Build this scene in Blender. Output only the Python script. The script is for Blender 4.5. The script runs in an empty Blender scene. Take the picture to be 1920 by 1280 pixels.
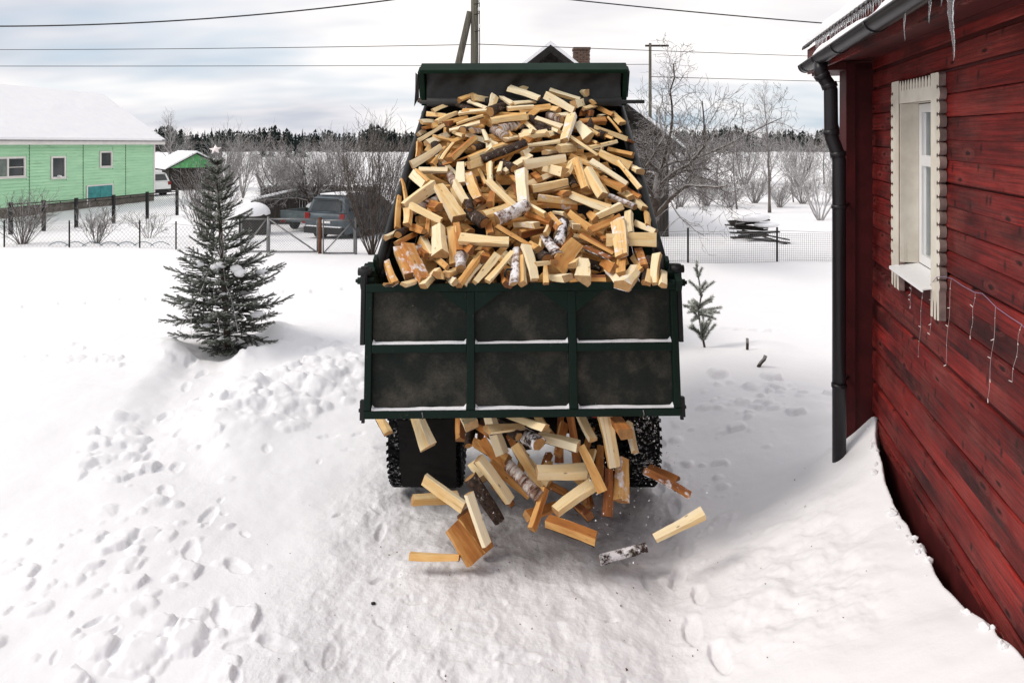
import bpy, bmesh, math, random
import numpy as np
from mathutils import Vector, Matrix
random.seed(11)
RNG = np.random.default_rng(11)
SC = bpy.context.scene
COL = SC.collection
R = math.radians

# ---------------------------------------------------------------- camera
cam = bpy.data.cameras.new('camera')
co = bpy.data.objects.new('camera', cam)
COL.objects.link(co)
co.location = (0, 0, 3.0)
co.rotation_euler = (R(90), 0, 0)
cam.sensor_width = 36
cam.lens = 24
cam.shift_y = -(640 - 270) / 1920
cam.clip_start = 0.05
cam.clip_end = 6000
SC.camera = co

# ---------------------------------------------------------------- sky, sun, exposure
SUN_EL, SUN_AZ = R(46), R(-98)           # winter sun behind thin cloud, high on the left
world = bpy.data.worlds.new('World')
SC.world = world
world.use_nodes = True
nt = world.node_tree
nt.nodes.clear()
N = nt.nodes.new
LK = nt.links.new
wo = N('ShaderNodeOutputWorld'); bg = N('ShaderNodeBackground')
sky = N('ShaderNodeTexSky'); sky.sky_type = 'NISHITA'; sky.sun_disc = False
sky.sun_elevation = SUN_EL; sky.sun_rotation = SUN_AZ
sky.air_density = 1.0; sky.dust_density = 1.5
tc = N('ShaderNodeTexCoord')
sp = N('ShaderNodeSeparateXYZ'); LK(tc.outputs['Generated'], sp.inputs[0])
def wmath(op, a, b=None):
    m = N('ShaderNodeMath'); m.operation = op
    for i, v in enumerate((a, b)):
        if v is None: continue
        if isinstance(v, (int, float)): m.inputs[i].default_value = v
        else: LK(v, m.inputs[i])
    return m.outputs[0]
zz = wmath('ADD', wmath('ABSOLUTE', sp.outputs[2]), 0.22)
ux = wmath('DIVIDE', sp.outputs[0], zz)
uy = wmath('DIVIDE', sp.outputs[1], zz)
cb = N('ShaderNodeCombineXYZ'); LK(ux, cb.inputs[0]); LK(uy, cb.inputs[1])
def wnoise(scale, detail, rough, off, stretch=(1, 1, 1)):
    mp = N('ShaderNodeMapping'); mp.inputs['Location'].default_value = off; mp.inputs['Scale'].default_value = stretch
    LK(cb.outputs[0], mp.inputs[0])
    n = N('ShaderNodeTexNoise'); n.inputs['Scale'].default_value = scale; n.inputs['Detail'].default_value = detail
    n.inputs['Roughness'].default_value = rough; LK(mp.outputs[0], n.inputs['Vector'])
    return n.outputs['Fac']
def wramp(fac, stops):
    r = N('ShaderNodeValToRGB'); LK(fac, r.inputs[0])
    e = r.color_ramp.elements
    while len(e) < len(stops): e.new(0.5)
    for k, (p, c) in enumerate(stops): e[k].position = p; e[k].color = c if len(c) == 4 else (*c, 1)
    return r.outputs[0]
def wmix(fac, a, b):
    m = N('ShaderNodeMix'); m.data_type = 'RGBA'
    LK(fac, m.inputs[0])
    for i, v in ((6, a), (7, b)):
        if isinstance(v, tuple): m.inputs[i].default_value = (*v, 1)
        else: LK(v, m.inputs[i])
    return m.outputs[2]
# cloud sheet: bright cream parts, lavender-grey bellies, pale blue gaps where the sky shows
K = 10.0
bright = wramp(wnoise(0.9, 4, 0.52, (15, 15, 0), (0.7, 1.15, 1)),
               [(0.30, (0.54 * K, 0.565 * K, 0.63 * K)), (0.43, (0.80 * K, 0.78 * K, 0.80 * K)), (0.55, (0.98 * K, 0.94 * K, 0.92 * K))])
gaps = wramp(wnoise(0.55, 4, 0.55, (4, 4, 0), (0.7, 1.25, 1)), [(0.50, (0, 0, 0)), (0.66, (1, 1, 1))])
blue = wmix(wmath('MULTIPLY', sp.outputs[2], 0.0), (0.50 * K, 0.63 * K, 0.76 * K), (0.4 * K, 0.55 * K, 0.7 * K))
skyb = N('ShaderNodeMix'); skyb.data_type = 'RGBA'; skyb.inputs[0].default_value = 0.25
LK(blue, skyb.inputs[6]); LK(sky.outputs[0], skyb.inputs[7])
final = wmix(gaps, bright, skyb.outputs[2])
LK(final, bg.inputs['Color'])
bg.inputs['Strength'].default_value = 0.096
LK(bg.outputs[0], wo.inputs['Surface'])
sun = bpy.data.lights.new('sun', 'SUN')
sun.energy = 1.5; sun.angle = R(22); sun.color = (1.0, 0.93, 0.85)
so = bpy.data.objects.new('sun', sun); COL.objects.link(so)
sd = Vector((math.sin(SUN_AZ) * math.cos(SUN_EL), math.cos(SUN_AZ) * math.cos(SUN_EL), math.sin(SUN_EL)))
so.rotation_euler = sd.to_track_quat('Z', 'Y').to_euler()
SC.view_settings.view_transform = 'Standard'
SC.view_settings.look = 'None'
SC.view_settings.exposure = 0.26
SC.view_settings.gamma = 1.0
SC.view_settings.use_curve_mapping = False
SC.render.engine = 'CYCLES'
SC.cycles.max_bounces = 6
SC.cycles.use_denoising = True

# ---------------------------------------------------------------- helpers
class MB:
    """collects shapes, then links them as ONE mesh object"""
    def __init__(s): s.v = []; s.f = []; s.m = []; s.sm = []; s.n = 0
    def add(s, verts, faces, mat=0, smooth=False):
        b = s.n
        verts = [tuple(v) for v in verts]
        s.v += verts; s.n += len(verts)
        s.f += [tuple(i + b for i in f) for f in faces]
        s.m += [mat] * len(faces); s.sm += [smooth] * len(faces)
    def box(s, c, d, rot=None, mat=0, bev=0.0):
        hx, hy, hz = d[0] / 2, d[1] / 2, d[2] / 2
        M = rot if rot is not None else Matrix.Identity(3)
        c = Vector(c)
        if bev <= 0:
            P = [(x, y, z) for x in (-hx, hx) for y in (-hy, hy) for z in (-hz, hz)]
            Fc = [(0, 1, 3, 2), (4, 6, 7, 5), (0, 4, 5, 1), (2, 3, 7, 6), (0, 2, 6, 4), (1, 5, 7, 3)]
            s.add([c + M @ Vector(p) for p in P], Fc, mat)
        else:
            bm = bmesh.new()
            bmesh.ops.create_cube(bm, size=1, matrix=Matrix.Diagonal((d[0], d[1], d[2], 1)))
            bmesh.ops.bevel(bm, geom=bm.edges[:], offset=bev, segments=2, affect='EDGES', profile=0.6)
            s.bm(bm, Matrix.Translation(c) @ M.to_4x4(), mat, False)
    def bm(s, bm, M=None, mat=0, smooth=False):
        bm.verts.index_update()
        vs = [(M @ v.co if M else v.co.copy()) for v in bm.verts]
        s.add(vs, [tuple(v.index for v in f.verts) for f in bm.faces], mat, smooth)
        bm.free()
    def tube(s, pts, rads, n=6, mat=0, cap=True, smooth=True):
        pts = [Vector(p) for p in pts]
        if isinstance(rads, (int, float)): rads = [rads] * len(pts)
        vs = []; fs = []
        a = None
        for i, p in enumerate(pts):
            t = (pts[min(i + 1, len(pts) - 1)] - pts[max(i - 1, 0)])
            if t.length < 1e-9: t = Vector((0, 0, 1))
            t.normalize()
            if a is None: a = t.orthogonal().normalized()
            else:
                a = a - t * a.dot(t)
                a = a.normalized() if a.length > 1e-6 else t.orthogonal().normalized()
            b = t.cross(a)
            for k in range(n):
                an = 2 * math.pi * k / n
                vs.append(p + (a * math.cos(an) + b * math.sin(an)) * rads[i])
        for i in range(len(pts) - 1):
            for k in range(n):
                k2 = (k + 1) % n
                fs.append((i * n + k, i * n + k2, (i + 1) * n + k2, (i + 1) * n + k))
        if cap:
            fs.append(tuple(range(n - 1, -1, -1)))
            fs.append(tuple((len(pts) - 1) * n + k for k in range(n)))
        s.add(vs, fs, mat, smooth)
    def prism(s, poly, depth, M, mat=0, mside=None):
        """poly in local xy, extruded from z=0 to z=depth, placed by matrix M"""
        n = len(poly)
        vs = [M @ Vector((x, y, 0)) for x, y in poly] + [M @ Vector((x, y, depth)) for x, y in poly]
        s.add(vs, [tuple(range(n - 1, -1, -1)), tuple(range(n, 2 * n))], mat)
        s.add(vs, [(k, (k + 1) % n, n + (k + 1) % n, n + k) for k in range(n)], mat if mside is None else mside)
    def lathe(s, prof, M, n=24, mat=0, smooth=True):
        """prof: (radius, height) along local z"""
        vs = []; fs = []
        for r, h in prof:
            for k in range(n):
                an = 2 * math.pi * k / n
                vs.append(M @ Vector((r * math.cos(an), r * math.sin(an), h)))
        for i in range(len(prof) - 1):
            for k in range(n):
                k2 = (k + 1) % n
                fs.append((i * n + k, i * n + k2, (i + 1) * n + k2, (i + 1) * n + k))
        s.add(vs, fs, mat, smooth)
    def build(s, name, mats, parent=None, loc=None, matrix=None):
        me = bpy.data.meshes.new(name)
        me.from_pydata(s.v, [], s.f)
        if not isinstance(mats, (list, tuple)): mats = [mats]
        for m in mats: me.materials.append(m)
        me.polygons.foreach_set('material_index', s.m)
        me.polygons.foreach_set('use_smooth', s.sm)
        me.update()
        o = bpy.data.objects.new(name, me)
        COL.objects.link(o)
        if parent is not None: o.parent = parent
        if loc is not None: o.location = loc
        if matrix is not None: o.matrix_world = matrix
        return o
def tag(o, label=None, cat=None, group=None, kind=None):
    if label: o['label'] = label
    if cat: o['category'] = cat
    if group: o['group'] = group
    if kind: o['kind'] = kind
    return o
def thing(name, label, cat, loc=(0, 0, 0), group=None, rotz=0.0):
    o = bpy.data.objects.new(name, None)
    o.empty_display_size = 0.2
    COL.objects.link(o); o.location = loc; o.rotation_euler = (0, 0, rotz)
    return tag(o, label, cat, group)
def rz(a): return Matrix.Rotation(a, 3, 'Z')
def rx(a): return Matrix.Rotation(a, 3, 'X')
def ry(a): return Matrix.Rotation(a, 3, 'Y')

# ---------------------------------------------------------------- materials
def mat(name, build):
    m = bpy.data.materials.new(name)
    m.use_nodes = True
    t = m.node_tree
    p = t.nodes['Principled BSDF']
    build(NT(t, p))
    return m
class NT:
    def __init__(s, t, p): s.t = t; s.p = p; s._c = {}
    def n(s, ty, **kw):
        x = s.t.nodes.new(ty)
        for k, v in kw.items(): setattr(x, k, v)
        return x
    def l(s, a, b): s.t.links.new(a, b)
    def set(s, name, v):
        i = s.p.inputs[name]
        if hasattr(v, 'is_linked') or isinstance(v, bpy.types.NodeSocket): s.l(v, i)
        elif isinstance(v, tuple) and len(v) == 3: i.default_value = (*v, 1)
        else: i.default_value = v
    def coord(s, kind='Object', scale=(1, 1, 1), rnd=0.0):
        tcn = s.n('ShaderNodeTexCoord')
        mp = s.n('ShaderNodeMapping'); mp.inputs['Scale'].default_value = scale
        src = tcn.outputs[kind]
        if rnd:
            oi = s.n('ShaderNodeObjectInfo')
            mu = s.n('ShaderNodeMath', operation='MULTIPLY'); s.l(oi.outputs['Random'], mu.inputs[0]); mu.inputs[1].default_value = rnd
            va = s.n('ShaderNodeVectorMath', operation='ADD'); s.l(src, va.inputs[0]); s.l(mu.outputs[0], va.inputs[1])
            src = va.outputs[0]
        s.l(src, mp.inputs[0])
        return mp.outputs[0]
    def noise(s, vec, scale=5, detail=4, rough=0.55, dist=0.0, out='Fac'):
        x = s.n('ShaderNodeTexNoise')
        x.inputs['Scale'].default_value = scale; x.inputs['Detail'].default_value = detail
        x.inputs['Roughness'].default_value = rough; x.inputs['Distortion'].default_value = dist
        s.l(vec, x.inputs['Vector'])
        return x.outputs[out]
    def voro(s, vec, scale=5, out='Distance', feat='F1'):
        x = s.n('ShaderNodeTexVoronoi', feature=feat); x.inputs['Scale'].default_value = scale
        s.l(vec, x.inputs['Vector'])
        return x.outputs[out]
    def ramp(s, fac, stops, interp='LINEAR'):
        r = s.n('ShaderNodeValToRGB'); s.l(fac, r.inputs[0]); r.color_ramp.interpolation = interp
        e = r.color_ramp.elements
        while len(e) < len(stops): e.new(0.5)
        for k, (p, c) in enumerate(stops):
            e[k].position = p
            if isinstance(c, (int, float)): c = (c, c, c)
            e[k].color = (*c, 1)
        return r.outputs[0]
    def mix(s, fac, a, b, blend='MIX'):
        m = s.n('ShaderNodeMix', data_type='RGBA', blend_type=blend)
        for i, v in ((0, fac), (6, a), (7, b)):
            if isinstance(v, (int, float)): m.inputs[i].default_value = v if i == 0 else (v, v, v, 1)
            elif isinstance(v, tuple): m.inputs[i].default_value = (*v, 1)
            else: s.l(v, m.inputs[i])
        return m.outputs[2]
    def math(s, op, a, b=0.0, clamp=False):
        m = s.n('ShaderNodeMath', operation=op, use_clamp=clamp)
        for i, v in ((0, a), (1, b)):
            if isinstance(v, (int, float)): m.inputs[i].default_value = v
            else: s.l(v, m.inputs[i])
        return m.outputs[0]
    def attr(s, name, kind='OBJECT'):
        a = s.n('ShaderNodeAttribute', attribute_type=kind, attribute_name=name)
        return a
    def rand(s): return s.n('ShaderNodeObjectInfo').outputs['Random']
    def up(s):
        g = s.n('ShaderNodeNewGeometry'); x = s.n('ShaderNodeSeparateXYZ'); s.l(g.outputs['Normal'], x.inputs[0])
        return x.outputs[2]
    def bump(s, h, strength=0.4, dist=0.01):
        b = s.n('ShaderNodeBump'); b.inputs['Strength'].default_value = strength; b.inputs['Distance'].default_value = dist
        s.l(h, b.inputs['Height']); s.l(b.outputs[0], s.p.inputs['Normal'])

def m_plain(c, rough=0.6, metal=0.0, var=0.25, sc=6.0, bump=0.15, kind='Object', rnd=7.0, spec=0.3):
    def f(s):
        s.set('Specular IOR Level', spec)
        v = s.coord(kind, rnd=rnd)
        n = s.noise(v, sc, 5, 0.6)
        lo = tuple(x * (1 - var) for x in c); hi = tuple(min(1, x * (1 + var)) for x in c)
        s.set('Base Color', s.ramp(n, [(0.3, lo), (0.7, hi)]))
        s.set('Roughness', rough); s.set('Metallic', metal)
        s.bump(s.noise(v, sc * 8, 4), bump, 0.005)
    return mat('plain', f)

def f_snow(s):
    v = s.coord('Object')
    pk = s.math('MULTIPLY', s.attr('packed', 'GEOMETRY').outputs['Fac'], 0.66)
    n1 = s.noise(v, 3.2, 6, 0.62); n2 = s.noise(v, 38, 4, 0.6)
    dirty = s.math('MULTIPLY', pk, s.ramp(s.noise(v, 2.2, 7, 0.7), [(0.35, 0.35), (0.7, 1.0)]))
    c = s.mix(dirty, (0.90, 0.89, 0.90), (0.70, 0.68, 0.69))
    c = s.mix(s.math('MULTIPLY', s.ramp(pk, [(0.66, 0.0), (0.92, 1.0)]), s.ramp(s.noise(v, 5, 6, 0.7), [(0.3, 0.55), (0.7, 1.0)])), c, (0.30, 0.29, 0.30))  # dark grey by the tailgate: truck shade painted in over dirty slush
    fl = s.ramp(s.voro(s.coord('Object', scale=(1, 1, 0.3)), 9), [(0.0, 1.0), (0.035, 0.0)])
    fl = s.math('MULTIPLY', fl, s.ramp(s.noise(v, 1.3, 3), [(0.50, 0.0), (0.62, 1.0)]))
    fl = s.math('MULTIPLY', fl, s.math('MULTIPLY', pk, 0.8))
    c = s.mix(fl, c, (0.16, 0.11, 0.07))
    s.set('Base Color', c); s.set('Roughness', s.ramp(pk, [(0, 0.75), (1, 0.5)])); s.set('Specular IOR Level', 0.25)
    rough_h = s.math('ADD', s.math('MULTIPLY', n1, s.math('ADD', s.math('MULTIPLY', pk, 1.6), 0.30)), s.math('MULTIPLY', n2, s.math('ADD', s.math('MULTIPLY', pk, 0.28), 0.06)))
    s.bump(rough_h, 0.55, 0.045)
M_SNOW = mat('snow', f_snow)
def f_snowcap(s):
    v = s.coord('Object')
    s.set('Base Color', s.ramp(s.noise(v, 2.5, 5), [(0.3, (0.86, 0.86, 0.88)), (0.7, (0.91, 0.90, 0.91))]))
    s.set('Roughness', 0.7); s.set('Specular IOR Level', 0.25)
    s.bump(s.math('ADD', s.noise(v, 9, 5), s.math('MULTIPLY', s.noise(v, 40, 3), 0.3)), 0.35, 0.03)
M_CAP = mat('snow_cap', f_snowcap)

def f_wood(s):                                    # split face of firewood, local x is the grain
    tone = s.attr('tone').outputs['Fac']; sn = s.attr('snow').outputs['Fac']
    vg = s.coord('Object', scale=(2.2, 46, 46), rnd=13.0)
    vb = s.coord('Object', scale=(3.0, 11, 11), rnd=5.0)
    vo = s.coord('Object', rnd=9.0)
    big = s.math('ADD', s.math('MULTIPLY', s.noise(vb, 1.0, 4, 0.6, 0.6), 0.55), s.math('MULTIPLY', s.noise(s.coord('Object', scale=(1.6, 34, 34), rnd=19.0), 1.0, 4, 0.6, 0.3), 0.45))
    ft = s.attr('facetone', 'GEOMETRY').outputs['Fac']
    t2 = s.math('ADD', s.math('ADD', tone, ft), s.math('MULTIPLY', s.math('SUBTRACT', big, 0.5), 1.0))
    base = s.ramp(t2, [(0.0, (0.87, 0.75, 0.52)), (0.25, (0.84, 0.64, 0.345)), (0.48, (0.70, 0.41, 0.145)), (0.72, (0.47, 0.185, 0.048)), (1.0, (0.19, 0.065, 0.027))])
    g = s.noise(vg, 1.0, 5, 0.65, 0.25)
    base = s.mix(1.0, base, s.ramp(g, [(0.24, (0.50, 0.36, 0.24)), (0.40, (1.0, 1.0, 1.0)), (0.75, (1.12, 1.10, 1.06))]), 'MULTIPLY')
    kv = s.n('ShaderNodeTexVoronoi'); kv.inputs['Scale'].default_value = 1.0; s.l(s.coord('Object', scale=(10, 24, 24), rnd=21.0), kv.inputs['Vector'])
    kc = s.n('ShaderNodeSeparateColor'); s.l(kv.outputs['Color'], kc.inputs[0])
    kn = s.math('ADD', kv.outputs['Distance'], s.math('MULTIPLY', s.math('SUBTRACT', s.noise(vo, 60, 3), 0.5), 0.12))
    base = s.mix(s.math('MULTIPLY', s.ramp(kn, [(0.06, 0.7), (0.20, 0.0)]), s.ramp(kc.outputs[0], [(0.66, 0.0), (0.72, 1.0)])), base, (0.10, 0.045, 0.02))
    snm = s.ramp(s.noise(vo, 13, 6, 0.68), [(0.53, 0.0), (0.63, 0.9)])
    snm = s.math('MULTIPLY', snm, sn)
    base = s.mix(snm, base, (0.86, 0.83, 0.84))
    s.set('Base Color', base); s.set('Roughness', 0.68); s.set('Specular IOR Level', 0.22)
    h = s.math('ADD', g, s.math('MULTIPLY', snm, 0.8))
    s.bump(h, 0.5, 0.006)
M_WOOD = mat('split_wood', f_wood)
def f_end(s):                                     # sawn end grain
    tone = s.attr('tone').outputs['Fac']
    v = s.coord('Object', scale=(0.2, 1, 1), rnd=0.0)
    va = s.n('ShaderNodeVectorMath', operation='ADD'); s.l(v, va.inputs[0]); va.inputs[1].default_value = (0, 0.02, 0.03)
    w = s.n('ShaderNodeTexWave', wave_type='RINGS', rings_direction='X'); w.inputs['Scale'].default_value = 55; w.inputs['Distortion'].default_value = 2.5; w.inputs['Detail'].default_value = 2
    s.l(va.outputs[0], w.inputs['Vector'])
    base = s.ramp(tone, [(0.0, (0.58, 0.38, 0.19)), (0.4, (0.48, 0.26, 0.10)), (0.8, (0.26, 0.11, 0.045)), (1, (0.13, 0.06, 0.03))])
    base = s.mix(1.0, base, s.ramp(w.outputs['Fac'], [(0.1, 0.72), (0.7, 1.05)]), 'MULTIPLY')
    base = s.mix(1.0, base, s.ramp(s.noise(s.coord('Object', rnd=3), 28, 5), [(0.3, 0.75), (0.65, 1.08)]), 'MULTIPLY')
    s.set('Base Color', base); s.set('Roughness', 0.8); s.set('Specular IOR Level', 0.15)
    s.bump(s.noise(s.coord('Object', rnd=3), 90, 3), 0.3, 0.003)
M_END = mat('end_grain', f_end)
def f_bark(s):
    bi = s.attr('birch').outputs['Fac']; sn = s.attr('snow').outputs['Fac']
    v = s.coord('Object', scale=(1, 1, 1), rnd=11)
    vs_ = s.coord('Object', scale=(26, 7, 7), rnd=11)
    dark = s.ramp(s.noise(v, 34, 6, 0.7), [(0.3, (0.012, 0.009, 0.008)), (0.55, (0.06, 0.038, 0.028)), (0.75, (0.17, 0.10, 0.07))])
    dark = s.mix(s.ramp(s.noise(v, 22, 5, 0.7), [(0.60, 0.0), (0.68, 1.0)]), dark, (0.42, 0.40, 0.35))
    bir = s.ramp(s.noise(vs_, 1.0, 6, 0.7, 0.4), [(0.36, (0.03, 0.022, 0.018)), (0.45, (0.24, 0.13, 0.09)), (0.54, (0.50, 0.43, 0.38)), (0.66, (0.70, 0.66, 0.61))])
    c = s.mix(bi, dark, bir)
    snm = s.math('MULTIPLY', s.ramp(s.noise(v, 15, 6, 0.68), [(0.46, 0.0), (0.56, 1.0)]), sn)
    c = s.mix(snm, c, (0.86, 0.83, 0.84))
    s.set('Base Color', c); s.set('Roughness', 0.85); s.set('Specular IOR Level', 0.2)
    s.bump(s.noise(v, 40, 6, 0.7), 0.8, 0.012)
M_BARK = mat('bark', f_bark)

def f_paint(s):                                   # dusty dark green truck paint
    v = s.coord('Object')
    d = s.noise(v, 1.6, 7, 0.68)
    c = s.ramp(d, [(0.35, (0.003, 0.013, 0.008)), (0.62, (0.006, 0.017, 0.012))])
    sp_ = s.ramp(s.noise(v, 26, 6, 0.75), [(0.60, 0.0), (0.72, 0.65)])
    c = s.mix(s.math('MULTIPLY', sp_, s.ramp(s.noise(v, 3, 4), [(0.42, 0), (0.6, 1)])), c, (0.10, 0.085, 0.065))
    chip = s.ramp(s.voro(v, 17), [(0.0, 1.0), (0.05, 0.0)])
    c = s.mix(s.math('MULTIPLY', chip, s.ramp(s.noise(v, 2.3, 3), [(0.56, 0), (0.6, 1)])), c, (0.45, 0.44, 0.43))
    s.set('Base Color', c); s.set('Roughness', s.ramp(d, [(0.3, 0.50), (0.7, 0.68)])); s.set('Specular IOR Level', 0.16)
    s.bump(s.noise(v, 60, 4), 0.12, 0.004)
M_PAINT = mat('green_paint', f_paint)
def f_panel(s):                                   # recessed tailgate sheets: green under brown road film
    v = s.coord('Object')
    d = s.noise(v, 2.6, 7, 0.66)
    c = s.ramp(d, [(0.32, (0.005, 0.013, 0.009)), (0.48, (0.018, 0.021, 0.017)), (0.70, (0.085, 0.074, 0.060))])
    fine = s.ramp(s.noise(v, 75, 5, 0.7), [(0.35, 0.72), (0.7, 1.25)])
    c = s.mix(1.0, c, fine, 'MULTIPLY')
    scr = s.ramp(s.noise(s.coord('Object', scale=(3.2, 1, 17)), 1.2, 6, 0.7, 1.4), [(0.66, 0.0), (0.70, 1.0)])
    c = s.mix(s.math('MULTIPLY', scr, 0.5), c, (0.16, 0.15, 0.13))
    chip = s.ramp(s.voro(v, 11), [(0.0, 1.0), (0.045, 0.0)])
    c = s.mix(s.math('MULTIPLY', chip, s.ramp(s.noise(v, 2.9, 3), [(0.53, 0), (0.57, 1)])), c, (0.5, 0.48, 0.45))
    s.set('Base Color', c); s.set('Roughness', 0.6); s.set('Specular IOR Level', 0.18)
    s.bump(s.math('ADD', s.noise(v, 90, 4), s.math('MULTIPLY', s.noise(v, 4, 3), 1.5)), 0.25, 0.006)
M_PANEL = mat('tailgate_sheet', f_panel)
M_BLACK = m_plain((0.012, 0.012, 0.013), 0.55, 0, 0.4, 5)
M_WHEEL_SHADE = m_plain((0.006, 0.0055, 0.005), 0.9, 0, 0.7, 5, 0.6)  # near-black, stands in for deep shade on the tyre
M_GRIME = m_plain((0.016, 0.014, 0.0125), 0.8, 0, 0.6, 4, 0.4)
M_TARP = m_plain((0.028, 0.028, 0.027), 0.6, 0, 0.5, 3, 0.3)
M_RIM = m_plain((0.003, 0.018, 0.009), 0.55, 0, 0.35, 3, spec=0.14)
M_STEEL = m_plain((0.16, 0.16, 0.17), 0.45, 0.6, 0.35, 8)
M_RUST = m_plain((0.13, 0.055, 0.03), 0.8, 0.1, 0.5, 12)
def f_tyre(s):
    v = s.coord('Object')
    sn = s.math('MULTIPLY', s.ramp(s.noise(v, 38, 5, 0.7), [(0.54, 0.0), (0.62, 0.9)]), s.ramp(s.noise(v, 3.5, 4, 0.6), [(0.46, 0.0), (0.60, 1.0)]))
    c = s.mix(s.math('MULTIPLY', sn, s.math('SUBTRACT', 1.0, s.attr('inner', 'GEOMETRY').outputs['Fac'])), (0.004, 0.004, 0.004), (0.5, 0.5, 0.5))
    s.set('Base Color', c); s.set('Roughness', 0.9); s.set('Specular IOR Level', 0.12); s.bump(s.noise(v, 30, 5), 0.4, 0.01)
M_TYRE = mat('tyre', f_tyre)
def f_lamp(s): s.set('Base Color', (0.22, 0.010, 0.008)); s.set('Roughness', 0.2)
M_LAMP = mat('lamp_lens', f_lamp)

def f_red(s):                                     # weathered red-stained boards, local x is the grain
    v = s.coord('Object', rnd=17.0)
    vg = s.coord('Object', scale=(1.1, 5, 22), rnd=17.0)
    vk = s.coord('Object', scale=(2.6, 1, 7.5), rnd=31.0)
    g = s.noise(vg, 1.6, 6, 0.68, 1.1)
    fine = s.noise(s.coord('Object', scale=(2.4, 20, 95), rnd=17.0), 1.0, 4, 0.6, 0.5)
    sx = s.n('ShaderNodeSeparateXYZ'); s.l(s.coord('Object', rnd=0.0), sx.inputs[0])
    def plane(ax, az, off):
        c_ = s.n('ShaderNodeCombineXYZ'); rr = s.math('MULTIPLY', s.rand(), off)
        s.l(s.math('ADD', s.math('MULTIPLY', sx.outputs[0], ax), rr), c_.inputs[0]); s.l(s.math('ADD', s.math('MULTIPLY', sx.outputs[2], az), rr), c_.inputs[1])
        return c_.outputs[0]
    vn = s.n('ShaderNodeTexVoronoi', voronoi_dimensions='2D'); vn.inputs['Scale'].default_value = 1.0; s.l(plane(2.3, 6.6, 37.0), vn.inputs['Vector'])
    kd = vn.outputs['Distance']
    vd = s.n('ShaderNodeTexVoronoi', voronoi_dimensions='2D'); vd.inputs['Scale'].default_value = 1.0; s.l(plane(5.5, 3.0, 91.0), vd.inputs['Vector'])
    rings = s.n('ShaderNodeTexWave', wave_type='BANDS', bands_direction='Z'); rings.inputs['Scale'].default_value = 5.0; rings.inputs['Distortion'].default_value = 7.0
    rings.inputs['Detail'].default_value = 3; rings.inputs['Detail Scale'].default_value = 0.9; s.l(vg, rings.inputs['Vector'])
    r = s.rand()
    big = s.noise(s.coord('Object', scale=(0.9, 1, 3), rnd=17.0), 1.3, 5, 0.6)
    lo = s.mix(r, (0.050, 0.004, 0.004), (0.028, 0.003, 0.004))
    hi = s.mix(r, (0.30, 0.024, 0.019), (0.18, 0.015, 0.013))
    c = s.mix(s.ramp(big, [(0.32, 0.0), (0.68, 1.0)]), lo, hi)
    c = s.mix(1.0, c, s.ramp(g, [(0.25, 0.50), (0.5, 1.0), (0.75, 1.30)]), 'MULTIPLY')
    # grey-pink worn ridges where the grain stands proud
    wr = s.math('MULTIPLY', s.ramp(rings.outputs['Fac'], [(0.80, 0.0), (0.97, 1.0)]), s.ramp(s.noise(v, 1.9, 5, 0.65), [(0.46, 0.0), (0.66, 1.0)]))
    c = s.mix(s.math('MULTIPLY', wr, 0.55), c, (0.40, 0.16, 0.13))
    grey = s.ramp(s.noise(s.coord('Object', scale=(0.7, 1, 4), rnd=41.0), 1.8, 6, 0.66), [(0.62, 0.0), (0.76, 0.5)])
    c = s.mix(grey, c, (0.085, 0.045, 0.040))
    c = s.mix(1.0, c, s.ramp(fine, [(0.28, 0.45), (0.5, 1.0), (0.72, 1.5)]), 'MULTIPLY')
    c = s.mix(s.ramp(vd.outputs['Distance'], [(0.03, 0.8), (0.11, 0.0)]), c, (0.016, 0.004, 0.004))
    has = s.n('ShaderNodeSeparateColor'); s.l(vn.outputs['Color'], has.inputs[0])
    pres = s.ramp(has.outputs[0], [(0.36, 0.0), (0.42, 1.0)])
    kd = s.math('ADD', kd, s.math('MULTIPLY', s.math('SUBTRACT', s.noise(v, 34, 4, 0.6), 0.5), 0.10))
    ring = s.ramp(kd, [(0.08, 0.0), (0.11, 0.35), (0.14, 0.05), (0.17, 0.28), (0.21, 0.0)])
    c = s.mix(s.math('MULTIPLY', ring, pres), c, (0.26, 0.075, 0.06))
    c = s.mix(s.math('MULTIPLY', s.ramp(kd, [(0.035, 0.95), (0.085, 0.0)]), pres), c, (0.012, 0.003, 0.003))
    s.set('Base Color', c); s.set('Roughness', s.ramp(g, [(0.3, 0.50), (0.7, 0.66)])); s.set('Specular IOR Level', 0.20)
    s.bump(s.math('ADD', s.math('MULTIPLY', g, 0.8), s.math('ADD', s.math('MULTIPLY', rings.outputs['Fac'], 0.35), s.math('MULTIPLY', fine, 0.7))), 0.6, 0.006)
M_RED = mat('red_board', f_red)
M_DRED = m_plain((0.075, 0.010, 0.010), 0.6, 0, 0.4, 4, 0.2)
def f_casing(s):
    v = s.coord('Object')
    c = s.ramp(s.noise(v, 3.0, 6, 0.65), [(0.35, (0.56, 0.51, 0.43)), (0.6, (0.72, 0.68, 0.59))])
    c = s.mix(s.ramp(s.voro(s.coord('Object', scale=(1, 1, 0.45)), 9), [(0.02, 0.8), (0.06, 0.0)]), c, (0.16, 0.12, 0.08))
    c = s.mix(s.ramp(s.noise(s.coord('Object', scale=(30, 30, 2)), 1.0, 5, 0.6), [(0.62, 0.0), (0.72, 0.45)]), c, (0.33, 0.28, 0.21))
    s.set('Base Color', c); s.set('Roughness', 0.6); s.bump(s.noise(v, 40, 4), 0.15, 0.003)
M_CASE = mat('cream_paint', f_casing)
M_PVC = m_plain((0.80, 0.80, 0.80), 0.35, 0, 0.05, 3, 0.02)
M_SIDEW = m_plain((0.22, 0.155, 0.14), 0.7, 0, 0.35, 14)
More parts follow.
